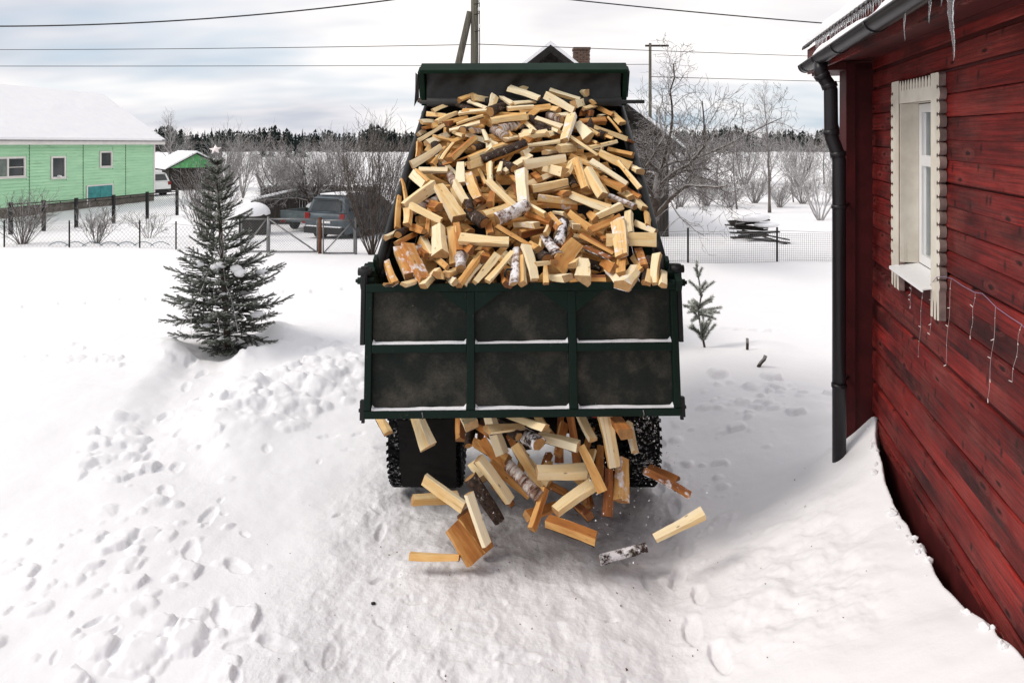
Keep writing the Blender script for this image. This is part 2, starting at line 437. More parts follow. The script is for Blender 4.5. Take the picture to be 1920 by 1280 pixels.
def f_glass(s):
    s.set('Base Color', (0.9, 0.95, 0.95)); s.set('Roughness', 0.03); s.set('Transmission Weight', 1.0); s.set('IOR', 1.18)
M_GLASS = mat('glass', f_glass)
def f_dglass(s):
    s.set('Base Color', (0.035, 0.042, 0.045)); s.set('Roughness', 0.06); s.set('Specular IOR Level', 0.6)
M_DGLASS = mat('dark_glass', f_dglass)
def f_curtain(s):
    v = s.coord('Object', scale=(1, 1, 0.05))
    s.set('Base Color', s.ramp(s.noise(v, 18, 3), [(0.35, (0.045, 0.052, 0.044)), (0.65, (0.20, 0.215, 0.18))])); s.set('Roughness', 0.9)
M_CURT = mat('curtain', f_curtain)
def f_ice(s):
    s.set('Base Color', (0.93, 0.96, 0.98)); s.set('Roughness', 0.06); s.set('Transmission Weight', 0.9); s.set('IOR', 1.31)
    s.bump(s.noise(s.coord('Object', scale=(1, 1, 0.6)), 60, 3), 0.5, 0.01)
M_ICE = mat('ice', f_ice)
M_GUT = m_plain((0.018, 0.016, 0.019), 0.36, 0.1, 0.2, 4, 0.03)
def f_pole(s):
    v = s.coord('Object', scale=(14, 14, 0.8))
    s.set('Base Color', s.ramp(s.noise(v, 2, 5), [(0.3, (0.05, 0.045, 0.035)), (0.7, (0.16, 0.145, 0.11))])); s.set('Roughness', 0.9)
M_POLE = mat('grey_pole', f_pole)
def f_dplank(s):
    v = s.coord('Object', scale=(6, 6, 0.5), rnd=9)
    s.set('Base Color', s.ramp(s.noise(v, 2, 6, 0.65), [(0.3, (0.010, 0.009, 0.008)), (0.7, (0.055, 0.045, 0.038))])); s.set('Roughness', 0.9)
M_DPLANK = mat('black_plank', f_dplank)
def f_green(s):
    v = s.coord('Object')
    c = s.ramp(s.noise(s.coord('Object', scale=(1, 1, 5)), 0.9, 5), [(0.3, (0.36, 0.65, 0.41)), (0.7, (0.46, 0.76, 0.49))])
    st = s.ramp(s.noise(s.coord('Object', scale=(0.8, 0.8, 7)), 1.6, 6, 0.7), [(0.58, 0.0), (0.70, 0.55)])
    c = s.mix(st, c, (0.17, 0.26, 0.12))
    s.set('Base Color', c); s.set('Roughness', 0.55)
M_GREEN = mat('mint_siding', f_green)
M_WHITE = m_plain((0.72, 0.69, 0.66), 0.5, 0, 0.08, 3, 0.03)
M_TEAL = m_plain((0.045, 0.25, 0.25), 0.5, 0, 0.3, 3)
M_FOUND = m_plain((0.13, 0.115, 0.095), 0.9, 0, 0.4, 6, 0.5)
M_BRICK = m_plain((0.13, 0.085, 0.065), 0.9, 0, 0.35, 6, 0.3)
M_MESHM = m_plain((0.20, 0.20, 0.20), 0.5, 0.4, 0.3, 6)
M_CAR = m_plain((0.075, 0.095, 0.11), 0.5, 0.2, 0.35, 2.5, 0.05)
M_TRAIL = m_plain((0.12, 0.145, 0.15), 0.5, 0.3, 0.3, 4)
def f_branch(s):
    rime = s.attr('rime').outputs['Fac']
    v = s.coord('Object')
    br = s.ramp(s.noise(v, 9, 4), [(0.3, (0.035, 0.027, 0.022)), (0.7, (0.11, 0.082, 0.065))])
    u = s.ramp(s.math('ADD', s.up(), s.math('MULTIPLY', s.math('SUBTRACT', s.noise(v, 5, 4), 0.5), 1.2)), [(0.05, 0.0), (0.35, 1.0)])
    hoar = s.attr('hoar').outputs['Fac']
    fac = s.math('MAXIMUM', s.math('MULTIPLY', u, rime), s.math('MULTIPLY', hoar, s.ramp(s.noise(v, 4, 4), [(0.3, 0.55), (0.7, 1.0)])))
    c = s.mix(fac, br, (0.80, 0.79, 0.80))
    s.set('Base Color', c); s.set('Roughness', 0.85); s.set('Specular IOR Level', 0.2)
M_BRANCH = mat('branch', f_branch)
def f_needle(s):
    fr = s.attr('frost', 'GEOMETRY').outputs['Fac']
    c = s.mix(fr, s.ramp(s.noise(s.coord('Object'), 3, 3), [(0.3, (0.010, 0.017, 0.009)), (0.7, (0.040, 0.055, 0.026))]), (0.80, 0.82, 0.76))
    s.set('Base Color', c); s.set('Roughness', 0.6); s.set('Specular IOR Level', 0.25)
M_NEEDLE = mat('needles', f_needle)
def f_forest(s):
    fr = s.attr('frost', 'GEOMETRY').outputs['Fac']
    c = s.ramp(fr, [(0.0, (0.010, 0.018, 0.016)), (0.5, (0.030, 0.042, 0.035)), (0.8, (0.16, 0.13, 0.12)), (1.0, (0.36, 0.33, 0.33))])
    s.set('Base Color', c); s.set('Roughness', 0.9); s.set('Specular IOR Level', 0.1)
M_FOREST = mat('forest', f_forest)
M_WIRE = m_plain((0.02, 0.02, 0.022), 0.6)

# ---------------------------------------------------------------- ground
NOISE_TAB = RNG.random((256, 256)).astype(np.float64)
def vnoise(x, y):
    xi = np.floor(x).astype(int); yi = np.floor(y).astype(int)
    fx = x - xi; fy = y - yi
    fx = fx * fx * fx * (fx * (fx * 6 - 15) + 10); fy = fy * fy * fy * (fy * (fy * 6 - 15) + 10)
    a = NOISE_TAB[xi & 255, yi & 255]; b = NOISE_TAB[(xi + 1) & 255, yi & 255]; c = NOISE_TAB[xi & 255, (yi + 1) & 255]; d = NOISE_TAB[(xi + 1) & 255, (yi + 1) & 255]
    return (a * (1 - fx) + b * fx) * (1 - fy) + (c * (1 - fx) + d * fx) * fy
def fbm(x, y, o=4, g=0.5):
    s = 0; a = 1; t = 0
    for i in range(o):
        s = s + a * (vnoise(x + 17.3 * i, y + 9.1 * i) - 0.5); t += a; a *= g; x = x * 2.03; y = y * 2.03
    return s / t
def sstep(e0, e1, x):
    t = np.clip((x - e0) / (e1 - e0), 0, 1)
    return t * t * (3 - 2 * t)
# red house wall frame: point = FOOT + t*along + s*outward
WA = R(14.87); WP = 1.40; WM = 0.0242
AL = np.array([math.sin(WA), math.cos(WA)]); OUTW = np.array([-math.cos(WA), math.sin(WA)])
FOOT = -WP * OUTW
def wall_pt(t, s, z):
    return Vector((FOOT[0] + t * AL[0] + s * OUTW[0], FOOT[1] + t * AL[1] + s * OUTW[1], z + WM * t))
def seg_dist(X, Y, pts):
    d = np.full(X.shape, 1e9)
    for (x0, y0), (x1, y1) in zip(pts[:-1], pts[1:]):
        dx, dy = x1 - x0, y1 - y0
        t = np.clip(((X - x0) * dx + (Y - y0) * dy) / (dx * dx + dy * dy), 0, 1)
        d = np.minimum(d, np.hypot(X - x0 - t * dx, Y - y0 - t * dy))
    return d
TREE = (-4.05, 9.75)
PATH = [(-4.1, 9.2), (-3.9, 8.2), (-3.55, 7.0), (-3.1, 6.1), (-2.5, 5.3), (-1.9, 4.6), (-1.2, 3.8), (-0.6, 2.6)]
BERM = [(-1.75, 10.3), (-2.0, 9.4), (-2.35, 8.6), (-2.75, 7.9), (-3.05, 7.3)]
def chunk_list():
    """lumps of shovelled snow: x, y, radius, height"""
    rg = np.random.default_rng(5)
    L = []
    def scatter(poly_pts, spread, n, r0, r1):
        pts = np.array(poly_pts)
        for _ in range(n):
            k = rg.integers(0, len(pts) - 1); f = rg.random()
            p = pts[k] * (1 - f) + pts[k + 1] * f + rg.normal(0, spread, 2)
            r = r0 + (r1 - r0) * rg.random() ** 2.6
            L.append((p[0], p[1], r, r * rg.uniform(0.22, 0.55)))
    scatter(BERM, 0.38, 300, 0.03, 0.15)
    scatter([(-2.9, 4.2), (-3.1, 4.9), (-2.7, 5.2), (-2.3, 4.3), (-2.9, 3.9), (-3.5, 4.5)], 0.28, 90, 0.03, 0.10)
    scatter([(-3.9, 6.9), (-3.7, 6.3), (-3.55, 5.9)], 0.16, 45, 0.03, 0.12)
    scatter([(-1.8, 4.2), (-2.2, 3.9), (-2.0, 3.6)], 0.22, 14, 0.05, 0.14)
    scatter([(-6.5, 9.3), (-5.4, 9.0), (-4.6, 9.0)], 0.14, 45, 0.03, 0.11)
    scatter([(1.9, 7.0), (2.6, 7.4), (3.4, 8.2)], 0.3, 70, 0.03, 0.12)
    scatter([(1.45, 5.0), (1.6, 5.6), (1.7, 6.4)], 0.15, 45, 0.02, 0.07)
    scatter([TREE, (-4.0, 9.2)], 0.5, 25, 0.03, 0.08)
    return L
def print_list():
    """footprints: x, y, heading, length, depth"""
    rg = np.random.default_rng(8)
    L = []
    for i, u in enumerate(np.linspace(0, 1, 17)):
        k = u * (len(PATH) - 1); a = int(min(k, len(PATH) - 2)); f = k - a
        p = np.array(PATH[a]) * (1 - f) + np.array(PATH[a + 1]) * f
        h = math.atan2(PATH[a + 1][1] - PATH[a][1], PATH[a + 1][0] - PATH[a][0])
        o = (0.11 if i % 2 else -0.11)
        L.append((p[0] - math.sin(h) * o + rg.normal(0, .04), p[1] + math.cos(h) * o + rg.normal(0, .05), h + rg.normal(0, .2), 0.27, rg.uniform(.02, .04)))
    for _ in range(75):
        L.append((rg.uniform(-2.6, 1.0), rg.uniform(3.4, 7.5), rg.uniform(0, 6.3), rg.uniform(.07, .22), rg.uniform(.006, .022)))
    for i in range(14):
        L.append((1.05 + 0.1 * (i % 2) + 0.03 * i, 3.6 + .3 * i, 1.4 + rg.normal(0, .2), .26, .03))
    for i in range(9):      # holes of a single walker over the far right drift
        L.append((2.2 + 0.22 * i, 10.6 - .02 * i, 0.2, .3, .05))
    for i in range(26):
        L.append((-11 + .5 * i, 12.2 + 0.12 * i + .12 * (i % 2), 0.25, .3, .05))
    return L
def ground_h(X, Y):
    z = np.interp(Y, [0, 17, 21, 25, 40, 60, 350, 4000], [0, 0, -.12, -.36, -.32, -.3, -.55, -2.0])
    z = z + np.where(Y < 60, 1, 0) * (0.05 * fbm(X * 0.45, Y * 0.45, 3) * 2 + 0.018 * fbm(X * 2.1, Y * 2.1, 4) * 2)
    # driven lane
    lc = 0.05 + 0.02 * (Y - 5)
    lane = sstep(1.75, 1.15, np.abs(X - lc)) * sstep(12.5, 9, Y)
    lane = np.maximum(lane, sstep(1.6, 0.9, np.abs(X + 0.1) / (1 + 0.14 * np.maximum(5.2 - Y, 0))) * sstep(6, 5, Y))
    # undriven drifts left and right
    left = sstep(-1.75, -3.3, X + 0.35 * fbm(X * .7, Y * .7, 2) * 2)
    z = z + 0.12 * left * sstep(13, 10, Y) * sstep(2.0, 4.0, Y)
    z = z + 0.20 * np.exp(-(((X + 5.6) / 1.5) ** 2 + ((Y - 6.9) / 1.3) ** 2)) + 0.12 * np.exp(-(((X + 4.9) / .9) ** 2 + ((Y - 5.3) / .5) ** 2))
    bd = seg_dist(X, Y, BERM)
    z = z + 0.13 * np.exp(-(bd / 0.6) ** 2) * (1 + 1.2 * fbm(X * 3, Y * 3, 3))
    pdist = seg_dist(X, Y, PATH)
    wob = pdist + 0.16 * fbm(X * 2.3, Y * 2.3, 3)
    z = z - 0.12 * sstep(0.55, 0.15, wob) * sstep(5.2, 7.4, Y)
    # right drift behind the lane, with a shovelled edge
    rd = sstep(1.55, 2.5, X + 0.3 * fbm(X * .9, Y * .9, 2)) * sstep(6.1, 7.6, Y + .25 * fbm(X * 1.4, Y * 1.4, 3)) * sstep(14, 10, Y)
    z = z + 0.17 * rd
    z = z + 0.10 * np.exp(-(((X - 2.9) / .8) ** 2 + ((Y - 8.9) / .45) ** 2)) + 0.1 * np.exp(-(((X - 3.5) / .4) ** 2 + ((Y - 9.4) / .3) ** 2))
    # mound and hollow round the spruce
    td = np.hypot(X - TREE[0], (Y - TREE[1]))
    z = z + 0.13 * np.exp(-((td - 0.80) / 0.34) ** 2) * (0.8 + 2.2 * fbm(X * 1.7, Y * 1.7, 3)) - 0.10 * np.exp(-(td / 0.4) ** 2)
    # drift leaning on the red house
    q = (X - FOOT[0]) * OUTW[0] + (Y - FOOT[1]) * OUTW[1]
    t = (X - FOOT[0]) * AL[0] + (Y - FOOT[1]) * AL[1]
    qq = q + 0.10 * fbm(X * 1.2, Y * 1.2, 2)
    wid = np.interp(t, [3, 4.4, 5.2, 5.8, 6.4, 8], [1.5, 1.55, 1.5, 1.35, 1.35, 1.4])
    prof = np.clip(1 - (qq - 0.06) / wid, 0, 1)
    prof = prof ** np.interp(t, [4, 5, 5.8, 6.4], [1.2, 1.35, 1.65, 1.6])
    hb = np.interp(t, [-2, 2.6, 3.2, 3.9, 4.8, 5.5, 5.9, 6.4, 7.2, 8.5], [1.0, .97, .90, .74, .72, .84, .86, .50, .26, .0])
    hb = hb + 0.05 * fbm(t * 2.2 + 3, t * 0 + 5, 3)
    bank = hb * prof
    gapw = np.interp(t, [0, 3.0, 3.6, 4.2, 5.2, 5.9, 6.0], [.02, .025, .07, .12, .14, .03, -.5]) + 0.045 * fbm(t * 3.2, t * 0 + 1, 3)
    bank = np.where(q < gapw, bank * sstep(gapw - 0.10, gapw, q), bank)
    bank = bank - 0.5 * np.where(t < 5.95, sstep(gapw - .02, gapw - 0.09, q), 0)
    chur = sstep(5.9, 5.0, t) * sstep(3.7, 4.3, t) * sstep(.10, .25, prof) * sstep(.95, .6, prof)
    bank = bank + chur * 0.05 * fbm(X * 5, Y * 5, 4) * 2
    z = z + bank * np.where((q > -0.6) & (Y > -1), 1, 0)
    # ruts of the truck and scuffed ice
    ice = lane * (1 - np.clip(bank * 6, 0, 1))
    for wx in (-0.92, 1.06):
        z = z - 0.035 * np.exp(-((X - wx) / 0.27) ** 2) * ice
    z = z + ice * (0.020 * fbm(X * 4.2, Y * 3.1, 5, 0.6) * 2 - 0.012 * np.abs(fbm(X * 6 + 9, Y * 5, 4)) * 4)
    packed = np.clip(ice * (0.75 + 0.9 * fbm(X * 1.6, Y * 1.6, 4)) + 0.30 * sstep(0.42, 0.2, wob) * sstep(10, 9, Y), 0, 1)
    hd = np.exp(-(((X - .25) / 1.5) ** 2 + ((Y - 5.4) / 1.2) ** 2))  # patch where the truck's shade is put into the packed-snow tone
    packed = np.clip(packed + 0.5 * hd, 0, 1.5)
    return z, packed
CH = np.array(chunk_list()); FP = print_list()
def ground_full(X, Y):
    z, pk = ground_h(X, Y)
    sh = X.shape; z = z.ravel().copy(); x = X.ravel(); y = Y.ravel()
    order = np.argsort(y, kind='stable'); ys = y[order]
    add = np.zeros_like(z)
    rg = np.random.default_rng(3)
    for cx, cy, r, h in CH:
        i0, i1 = np.searchsorted(ys, [cy - r, cy + r]); idx = order[i0:i1]
        idx = idx[np.abs(x[idx] - cx) < r]
        if len(idx) == 0: continue
        an = rg.uniform(0, 3.14); e = rg.uniform(.7, 1.25)
        dx, dy = x[idx] - cx, y[idx] - cy
        a = dx * math.cos(an) + dy * math.sin(an); b = (-dx * math.sin(an) + dy * math.cos(an)) * e
        d = np.sqrt(a * a + b * b) / r
        d = d * (1 + 1.3 * fbm(x[idx] * 11, y[idx] * 11, 3))
        tilt = 1 + .5 * a / r * math.cos(an * 5)
        add[idx] = np.maximum(add[idx], h * tilt * np.clip(1.15 - d ** 2.4, 0, 1) ** .8)
    z += add
    for cx, cy, hd, ln, dp in FP:
        r = ln * .8
        i0, i1 = np.searchsorted(ys, [cy - r, cy + r]); idx = order[i0:i1]
        idx = idx[np.abs(x[idx] - cx) < r]
        if len(idx) == 0: continue
        dx, dy = x[idx] - cx, y[idx] - cy
        a = (dx * math.cos(hd) + dy * math.sin(hd)) / (ln / 2); b = (-dx * math.sin(hd) + dy * math.cos(hd)) / (ln * .19)
        d = np.sqrt(a * a + b * b) * (1 + .9 * fbm(x[idx] * 8, y[idx] * 8, 3))
        z[idx] += -dp * sstep(1.05, 0.75, d) + dp * .12 * np.exp(-((d - 1.2) / .25) ** 2)
    return z.reshape(sh), pk
def gz(x, y):
    return float(ground_full(np.array([[float(x)]]), np.array([[float(y)]]))[0][0, 0])
def make_ground():
    inv = np.concatenate([np.linspace(1 / 0.9, 1 / 2.6, 40)[:-1], np.linspace(1 / 2.6, 1 / 12.0, 560)[:-1], np.linspace(1 / 12.0, 1 / 60., 90)[:-1], np.linspace(1 / 60., 1 / 3500., 40)])
    ys = 1 / inv
    us = np.concatenate([np.linspace(-3.0, -1.0, 40)[:-1], np.linspace(-1.0, 1.0, 800), np.linspace(1.0, 3.0, 40)[1:]])
    Y = np.repeat(ys[:, None], len(us), 1); X = us[None, :] * Y
    z, pk = ground_full(X, Y)
    nr, nc = X.shape
    co_ = np.stack([X, Y, z], -1).reshape(-1, 3)
    i = np.arange(nr - 1)[:, None] * nc + np.arange(nc - 1)[None, :]
    quads = np.stack([i, i + 1, i + nc + 1, i + nc], -1).reshape(-1, 4)
    me = bpy.data.meshes.new('snow_ground')
    me.vertices.add(len(co_)); me.vertices.foreach_set('co', co_.ravel())
    me.loops.add(quads.size); me.loops.foreach_set('vertex_index', quads.ravel())
    me.polygons.add(len(quads)); me.polygons.foreach_set('loop_start', np.arange(0, quads.size, 4)); me.polygons.foreach_set('loop_total', np.full(len(quads), 4))
    me.polygons.foreach_set('use_smooth', np.ones(len(quads), bool))
    me.update(calc_edges=True)
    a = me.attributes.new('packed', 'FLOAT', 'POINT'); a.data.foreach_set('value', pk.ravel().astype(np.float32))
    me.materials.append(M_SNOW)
    o = bpy.data.objects.new('snow_ground', me); COL.objects.link(o)
    tag(o, kind='structure')
make_ground()

# ---------------------------------------------------------------- red house
def WM4(t, s, z):
    """matrix of a wall-local frame: x along the wall (away), y outward, z up"""
    M = Matrix(((AL[0], OUTW[0], 0), (AL[1], OUTW[1], 0), (WM, 0, 1))).to_4x4()
    M.translation = wall_pt(t, s, z)
    return M
house = thing('red_house', 'dark red timber house with carved white window and snowy eave', 'house', wall_pt(2, -2, 0))
def hbuild(mb, name, mats, parent=None, M=None):
    o = mb.build(name, mats)
    if M is not None: o.matrix_world = M
    bpy.context.view_layer.update()
    p = parent or house
    mw = o.matrix_world.copy()
    o.parent = p; o.matrix_parent_inverse = p.matrix_world.inverted()
    return o
bpy.context.view_layer.update()
def board_mb(L, h, th=0.024):
    """one lapped board: x 0..L, bottom edge proud, top edge tucked under the next, little waves"""
    mb = MB(); n = max(2, int(L / 0.5))
    prof = [(0.0, 0.004), (th * .7, 0.0), (th, 0.006), (th * .96, h * .5), (th * .78, h - .010), (th * .30, h - .002), (0.0, h - .002)]
    vs = []; fs = []; k = len(prof)
    for i in range(n + 1):
        x = L * i / n
        for (y, z) in prof:
            vs.append((x, y + (random.uniform(-.0015, .0015) if y > 0.005 else 0), z + (random.uniform(-.0012, .0012))))
    for i in range(n):
        for j in range(k - 1):
            fs.append((i * k + j, (i + 1) * k + j, (i + 1) * k + j + 1, i * k + j + 1))
    fs.append(tuple(range(k))); fs.append(tuple(n * k + j for j in range(k - 1, -1, -1)))
    mb.add(vs, fs)
    return mb
WT0, WT1 = -2.6, 5.98
WIN = (4.44, 5.15, 2.07, 3.17)
bh = 0.129
z = 0.655; i = 0
while z < 3.52:
    h = bh + random.uniform(-.004, .004)
    spans = [(WT0, WT1)]
    if z + h > WIN[2] and z < WIN[3]: spans = [(WT0, WIN[0] - .01), (WIN[1] + .01, WT1)]
    for (a, b) in spans:
        cut = []
        if b - a > 4.5:
            j = random.choice([.6, 1.4, 2.2, -.6])
            cut = [(a, j - .002), (j + .002, b)]
        else: cut = [(a, b)]
        for (c, d) in cut:
            o = hbuild(board_mb(d - c, h), 'board', M_RED, M=WM4(c, random.uniform(-.002, .002), z))
    z += h; i += 1
mb = MB()       # wall body behind the boards, with an opening for the window
def wbox(mb, t0, t1, s0, s1, z0, z1, m=0):
    P = [wall_pt(t, s, zz_) for t in (t0, t1) for s in (s0, s1) for zz_ in (z0, z1)]
    mb.add(P, [(0, 1, 3, 2), (4, 6, 7, 5), (0, 4, 5, 1), (2, 3, 7, 6), (0, 2, 6, 4), (1, 5, 7, 3)], m)
wbox(mb, WT0, WIN[0], -.2, -.003, -.3, 3.9); wbox(mb, WIN[1], 6.0, -.2, -.003, -.3, 3.9)
wbox(mb, WIN[0], WIN[1], -.2, -.003, -.3, WIN[2]); wbox(mb, WIN[0], WIN[1], -.2, -.003, WIN[3], 3.9)
hbuild(mb, 'wall', M_DRED)
mb = MB(); wbox(mb, 6.0, 6.2, -6, -.003, -.3, 3.9); wbox(mb, WT0 - .2, WT0, -6, -.003, -.3, 3.9)
# gable triangles
for t0, t1 in ((6.0, 6.2), (WT0 - .2, WT0)):
    P = [wall_pt(t, s, zz_) for t in (t0, t1) for s, zz_ in ((-.003, 3.9), (-6.3, 3.9), (-3.15, 5.75))]
    mb.add(P, [(0, 1, 2), (5, 4, 3), (0, 3, 4, 1), (1, 4, 5, 2), (2, 5, 3, 0)])
wbox(mb, WT0, 6.0, -6.3, -6.0, -.3, 3.9)
hbuild(mb, 'end_wall', M_DRED)
mb = MB(); wbox(mb, WT0, WT1, -.02, .004, -.25, .652); hbuild(mb, 'plinth', M_DRED)
mb = MB(); wbox(mb, WT0, WT1, .004, .03, .636, .656); hbuild(mb, 'drip_board', M_RED)
M_CORNER = m_plain((0.060, 0.007, 0.008), 0.55, 0, 0.4, 3, 0.2, spec=0.2)  # wall red made darker: shade on the corner put into the colour
# boxed corner: three boards round the projecting log ends
mb = MB(); wbox(mb, 5.985, 6.005, .0, .195, -.2, 3.5); hbuild(mb, 'corner_board', M_CORNER)
mb = MB(); wbox(mb, 5.975, 6.23, .196, .216, -.2, 3.5); hbuild(mb, 'corner_board', M_CORNER)
mb = MB(); wbox(mb, 5.968, 5.984, .150, .214, -.2, 3.5); hbuild(mb, 'corner_board', M_CORNER)
mb = MB(); wbox(mb, 6.006, 6.2, .0, .195, -.2, 3.5); hbuild(mb, 'corner_core', M_DRED)
# ---- window
win = thing('window', None, None); win.parent = house
bpy.context.view_layer.update()
def wb(mb, name, mats, M=None): return hbuild(mb, name, mats, win, M)
def scallop(Lh, W, pitch, r, both_ends=0.07):
    """outline of a carved board: x 0..W (inner..outer), y 0..Lh; outer edge scalloped with keyhole drillings"""
    out = [(0, 0)]
    n = int((Lh - both_ends * 2) / pitch); y0 = (Lh - n * pitch) / 2
    out.append((W - .012, 0)); out.append((W, .012)); out.append((W, y0 - .006))
    for k in range(n + 1):
        yc = y0 + k * pitch
        # keyhole
        out.append((W - .004, yc - .0045)); out.append((W - .016, yc - .004))
        for a in (-60, -110, -160, 160, 110, 60):
            out.append((W - .030 + r * math.cos(R(a)) * .95, yc + r * 1.25 * math.sin(R(a))))
        out.append((W - .016, yc + .004)); out.append((W - .004, yc + .0045))
        if k < n:
            for f in (.15, .35, .5, .65, .85):
                out.append((W + .017 * math.sin(math.pi * f) - .002, yc + pitch * f))
    out.append((W, Lh - .012)); out.append((W - .012, Lh)); out.append((0, Lh))
    return out
def cutouts(mb, cx, y0, y1, M): pass
def carved(name, poly, M, th=0.036):
    mb = MB(); mb.prism(poly, th, M, 0, 1)
    return wb(mb, name, [M_CASE, M_SIDEW])
cs0, cs1 = 4.335, 5.289
def frame_m(t, z, fx, fy):
    """local x -> fx (along wall sign or up), local y -> fy, local z -> outward"""
    X = {'+t': wall_pt(1, 0, 0) - wall_pt(0, 0, 0), '-t': wall_pt(0, 0, 0) - wall_pt(1, 0, 0), '+z': Vector((0, 0, 1)), '-z': Vector((0, 0, -1))}
    M = Matrix.Identity(4)
    a, b, c = X[fx], X[fy], Vector((OUTW[0], OUTW[1], 0))
    for r_ in range(3): M[r_][0], M[r_][1], M[r_][2] = a[r_], b[r_], c[r_]
    M.translation = wall_pt(t, .026, z)
    return M
zb, zt = 1.89, 3.30
# right (near) casing board, then left (far) one
def legged(Lh, W):
    p = scallop(Lh, W, 0.078, 0.011)
    p = [q for q in p if not (q[1] < 0.19 and 0.002 < q[0])]     # plain foot with two slits
    foot = [(0, 0), (W * .26, 0.004), (W * .30, .085), (W * .345, .115), (W * .39, .085), (W * .42, .0), (W * .62, .0), (W * .66, .085), (W * .705, .115), (W * .75, .085), (W * .78, .004), (W, .01), (W, .17)]
    return foot + [q for q in p if q[1] >= 0.19 or (q[0] == 0 and q[1] > 0)]
carved('casing_board', legged(zt - zb, 4.475 - cs0), frame_m(4.475, zb, '-t', '+z'))
carved('casing_board', legged(zt - zb, cs1 - 5.115), frame_m(5.115, zb, '+t', '+z'))
# head board with drop-shaped notches along the top
W_ = 5.112 - 4.478; Hh = .150
poly = [(0, 0), (W_, 0), (W_, Hh - .02)]
n = 11
for k in range(n):
    x1_ = W_ - W_ * k / n; x0_ = W_ - W_ * (k + 1) / n; p_ = x1_ - x0_
    poly += [(x1_ - p_ * .12, Hh - .016), (x1_ - p_ * .28, Hh - .004), (x1_ - p_ * .42, Hh), (x1_ - p_ * .56, Hh - .004), (x0_ + p_ * .30, Hh - .02)]
    poly += [(x0_ + p_ * .22, Hh - .038), (x0_ + p_ * .25, Hh - .058), (x0_ + p_ * .13, Hh - .072), (x0_ + p_ * .02, Hh - .058), (x0_ + p_ * .03, Hh - .036)]
poly.append((0, Hh - .02))
carved('head_board', poly, frame_m(4.478, zt - Hh - .004, '+t', '+z'), 0.033)
mb = MB()
wbox(mb, 5.100, 5.118, -.055, .055, 2.085, 3.145); wb(mb, 'jamb_lining', M_CASE)
mb = MB(); wbox(mb, 4.472, 4.490, -.055, .055, 2.085, 3.145); wb(mb, 'jamb_lining', M_CASE)
mb = MB(); wbox(mb, 4.472, 5.118, -.055, .050, 3.146, 3.162); wb(mb, 'head_lining', M_CASE)
mb = MB()
P = [wall_pt(t, s, z) for t in (4.45, 5.135) for (s, z) in ((-.055, 2.085), (.115, 2.050), (.115, 2.030), (.108, 2.030), (.108, 2.042), (-.055, 2.072))]
mb.add(P, [(0, 1, 2, 3, 4, 5), (11, 10, 9, 8, 7, 6)] + [(k, 6 + k, 6 + (k + 1) % 6, (k + 1) % 6) for k in range(6)])
wb(mb, 'sill', M_PVC)
s0, s1 = -.112, -.056
f_ = MB()
wbox(f_, 4.491, 4.545, s0, s1, 2.09, 3.14); wbox(f_, 5.045, 5.099, s0, s1, 2.09, 3.14)
wbox(f_, 4.546, 5.044, s0, s1, 2.09, 2.150); wbox(f_, 4.546, 5.044, s0, s1, 3.085, 3.14); wbox(f_, 4.546, 5.044, s0, s1, 2.735, 2.805)
wbox(f_, 4.545, 4.555, s0 + .01, s1 - .02, 2.15, 3.08); wbox(f_, 5.034, 5.045, s0 + .01, s1 - .02, 2.15, 3.08)
sash = wb(f_, 'sash', M_PVC)
for za, zb_ in ((2.151, 2.734), (2.806, 3.084)):
    g = MB(); wbox(g, 4.547, 5.043, s0 + .022, s0 + .030, za, zb_)
    o = wb(g, 'pane', M_GLASS)
g = MB()
vs = []
for k in range(61):
    t = 4.50 + .59 * k / 60
    for z_ in (2.06, 3.16): vs.append(wall_pt(t, s0 - .045 + .014 * math.sin(k * .9) + .006 * math.sin(k * 2.3), z_))
g.add(vs, [(2 * k, 2 * k + 2, 2 * k + 3, 2 * k + 1) for k in range(60)], 0, True)
wb(g, 'curtain', M_CURT)
g = MB(); wbox(g, 4.44, 5.15, -.45, -.44, 2.0, 3.2); wb(g, 'room_dark', M_BLACK)
# ---- eave: soffit, fascia, tiles, snow, gutter, downpipe
RT0, RT1 = -2.9, 6.80
SLOPE = math.tan(R(31))
def roofz(s): return 3.715 + (.42 - s) * SLOPE
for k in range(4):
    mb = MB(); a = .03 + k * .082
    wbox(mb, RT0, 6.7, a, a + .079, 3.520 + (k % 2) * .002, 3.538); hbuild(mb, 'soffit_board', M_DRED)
mb = MB(); wbox(mb, RT0, RT1 - .03, .362, .385, 3.475, 3.70); hbuild(mb, 'fascia', M_RED)
mb = MB()
P = [wall_pt(t, s, z) for t in (6.70, 6.74) for (s, z) in ((.361, 3.475), (.361, 3.70), (-3.15, roofz(-3.15) - .03), (-3.15, roofz(-3.15) - .22))]
mb.add(P, [(0, 1, 2, 3), (7, 6, 5, 4)] + [(k, 4 + k, 4 + (k + 1) % 4, (k + 1) % 4) for k in range(4)])
hbuild(mb, 'verge_board', M_RED)
mb = MB(); wbox(mb, 5.985, 6.69, -.05, .36, 3.45, 3.515); hbuild(mb, 'lookout_beam', M_DRED)
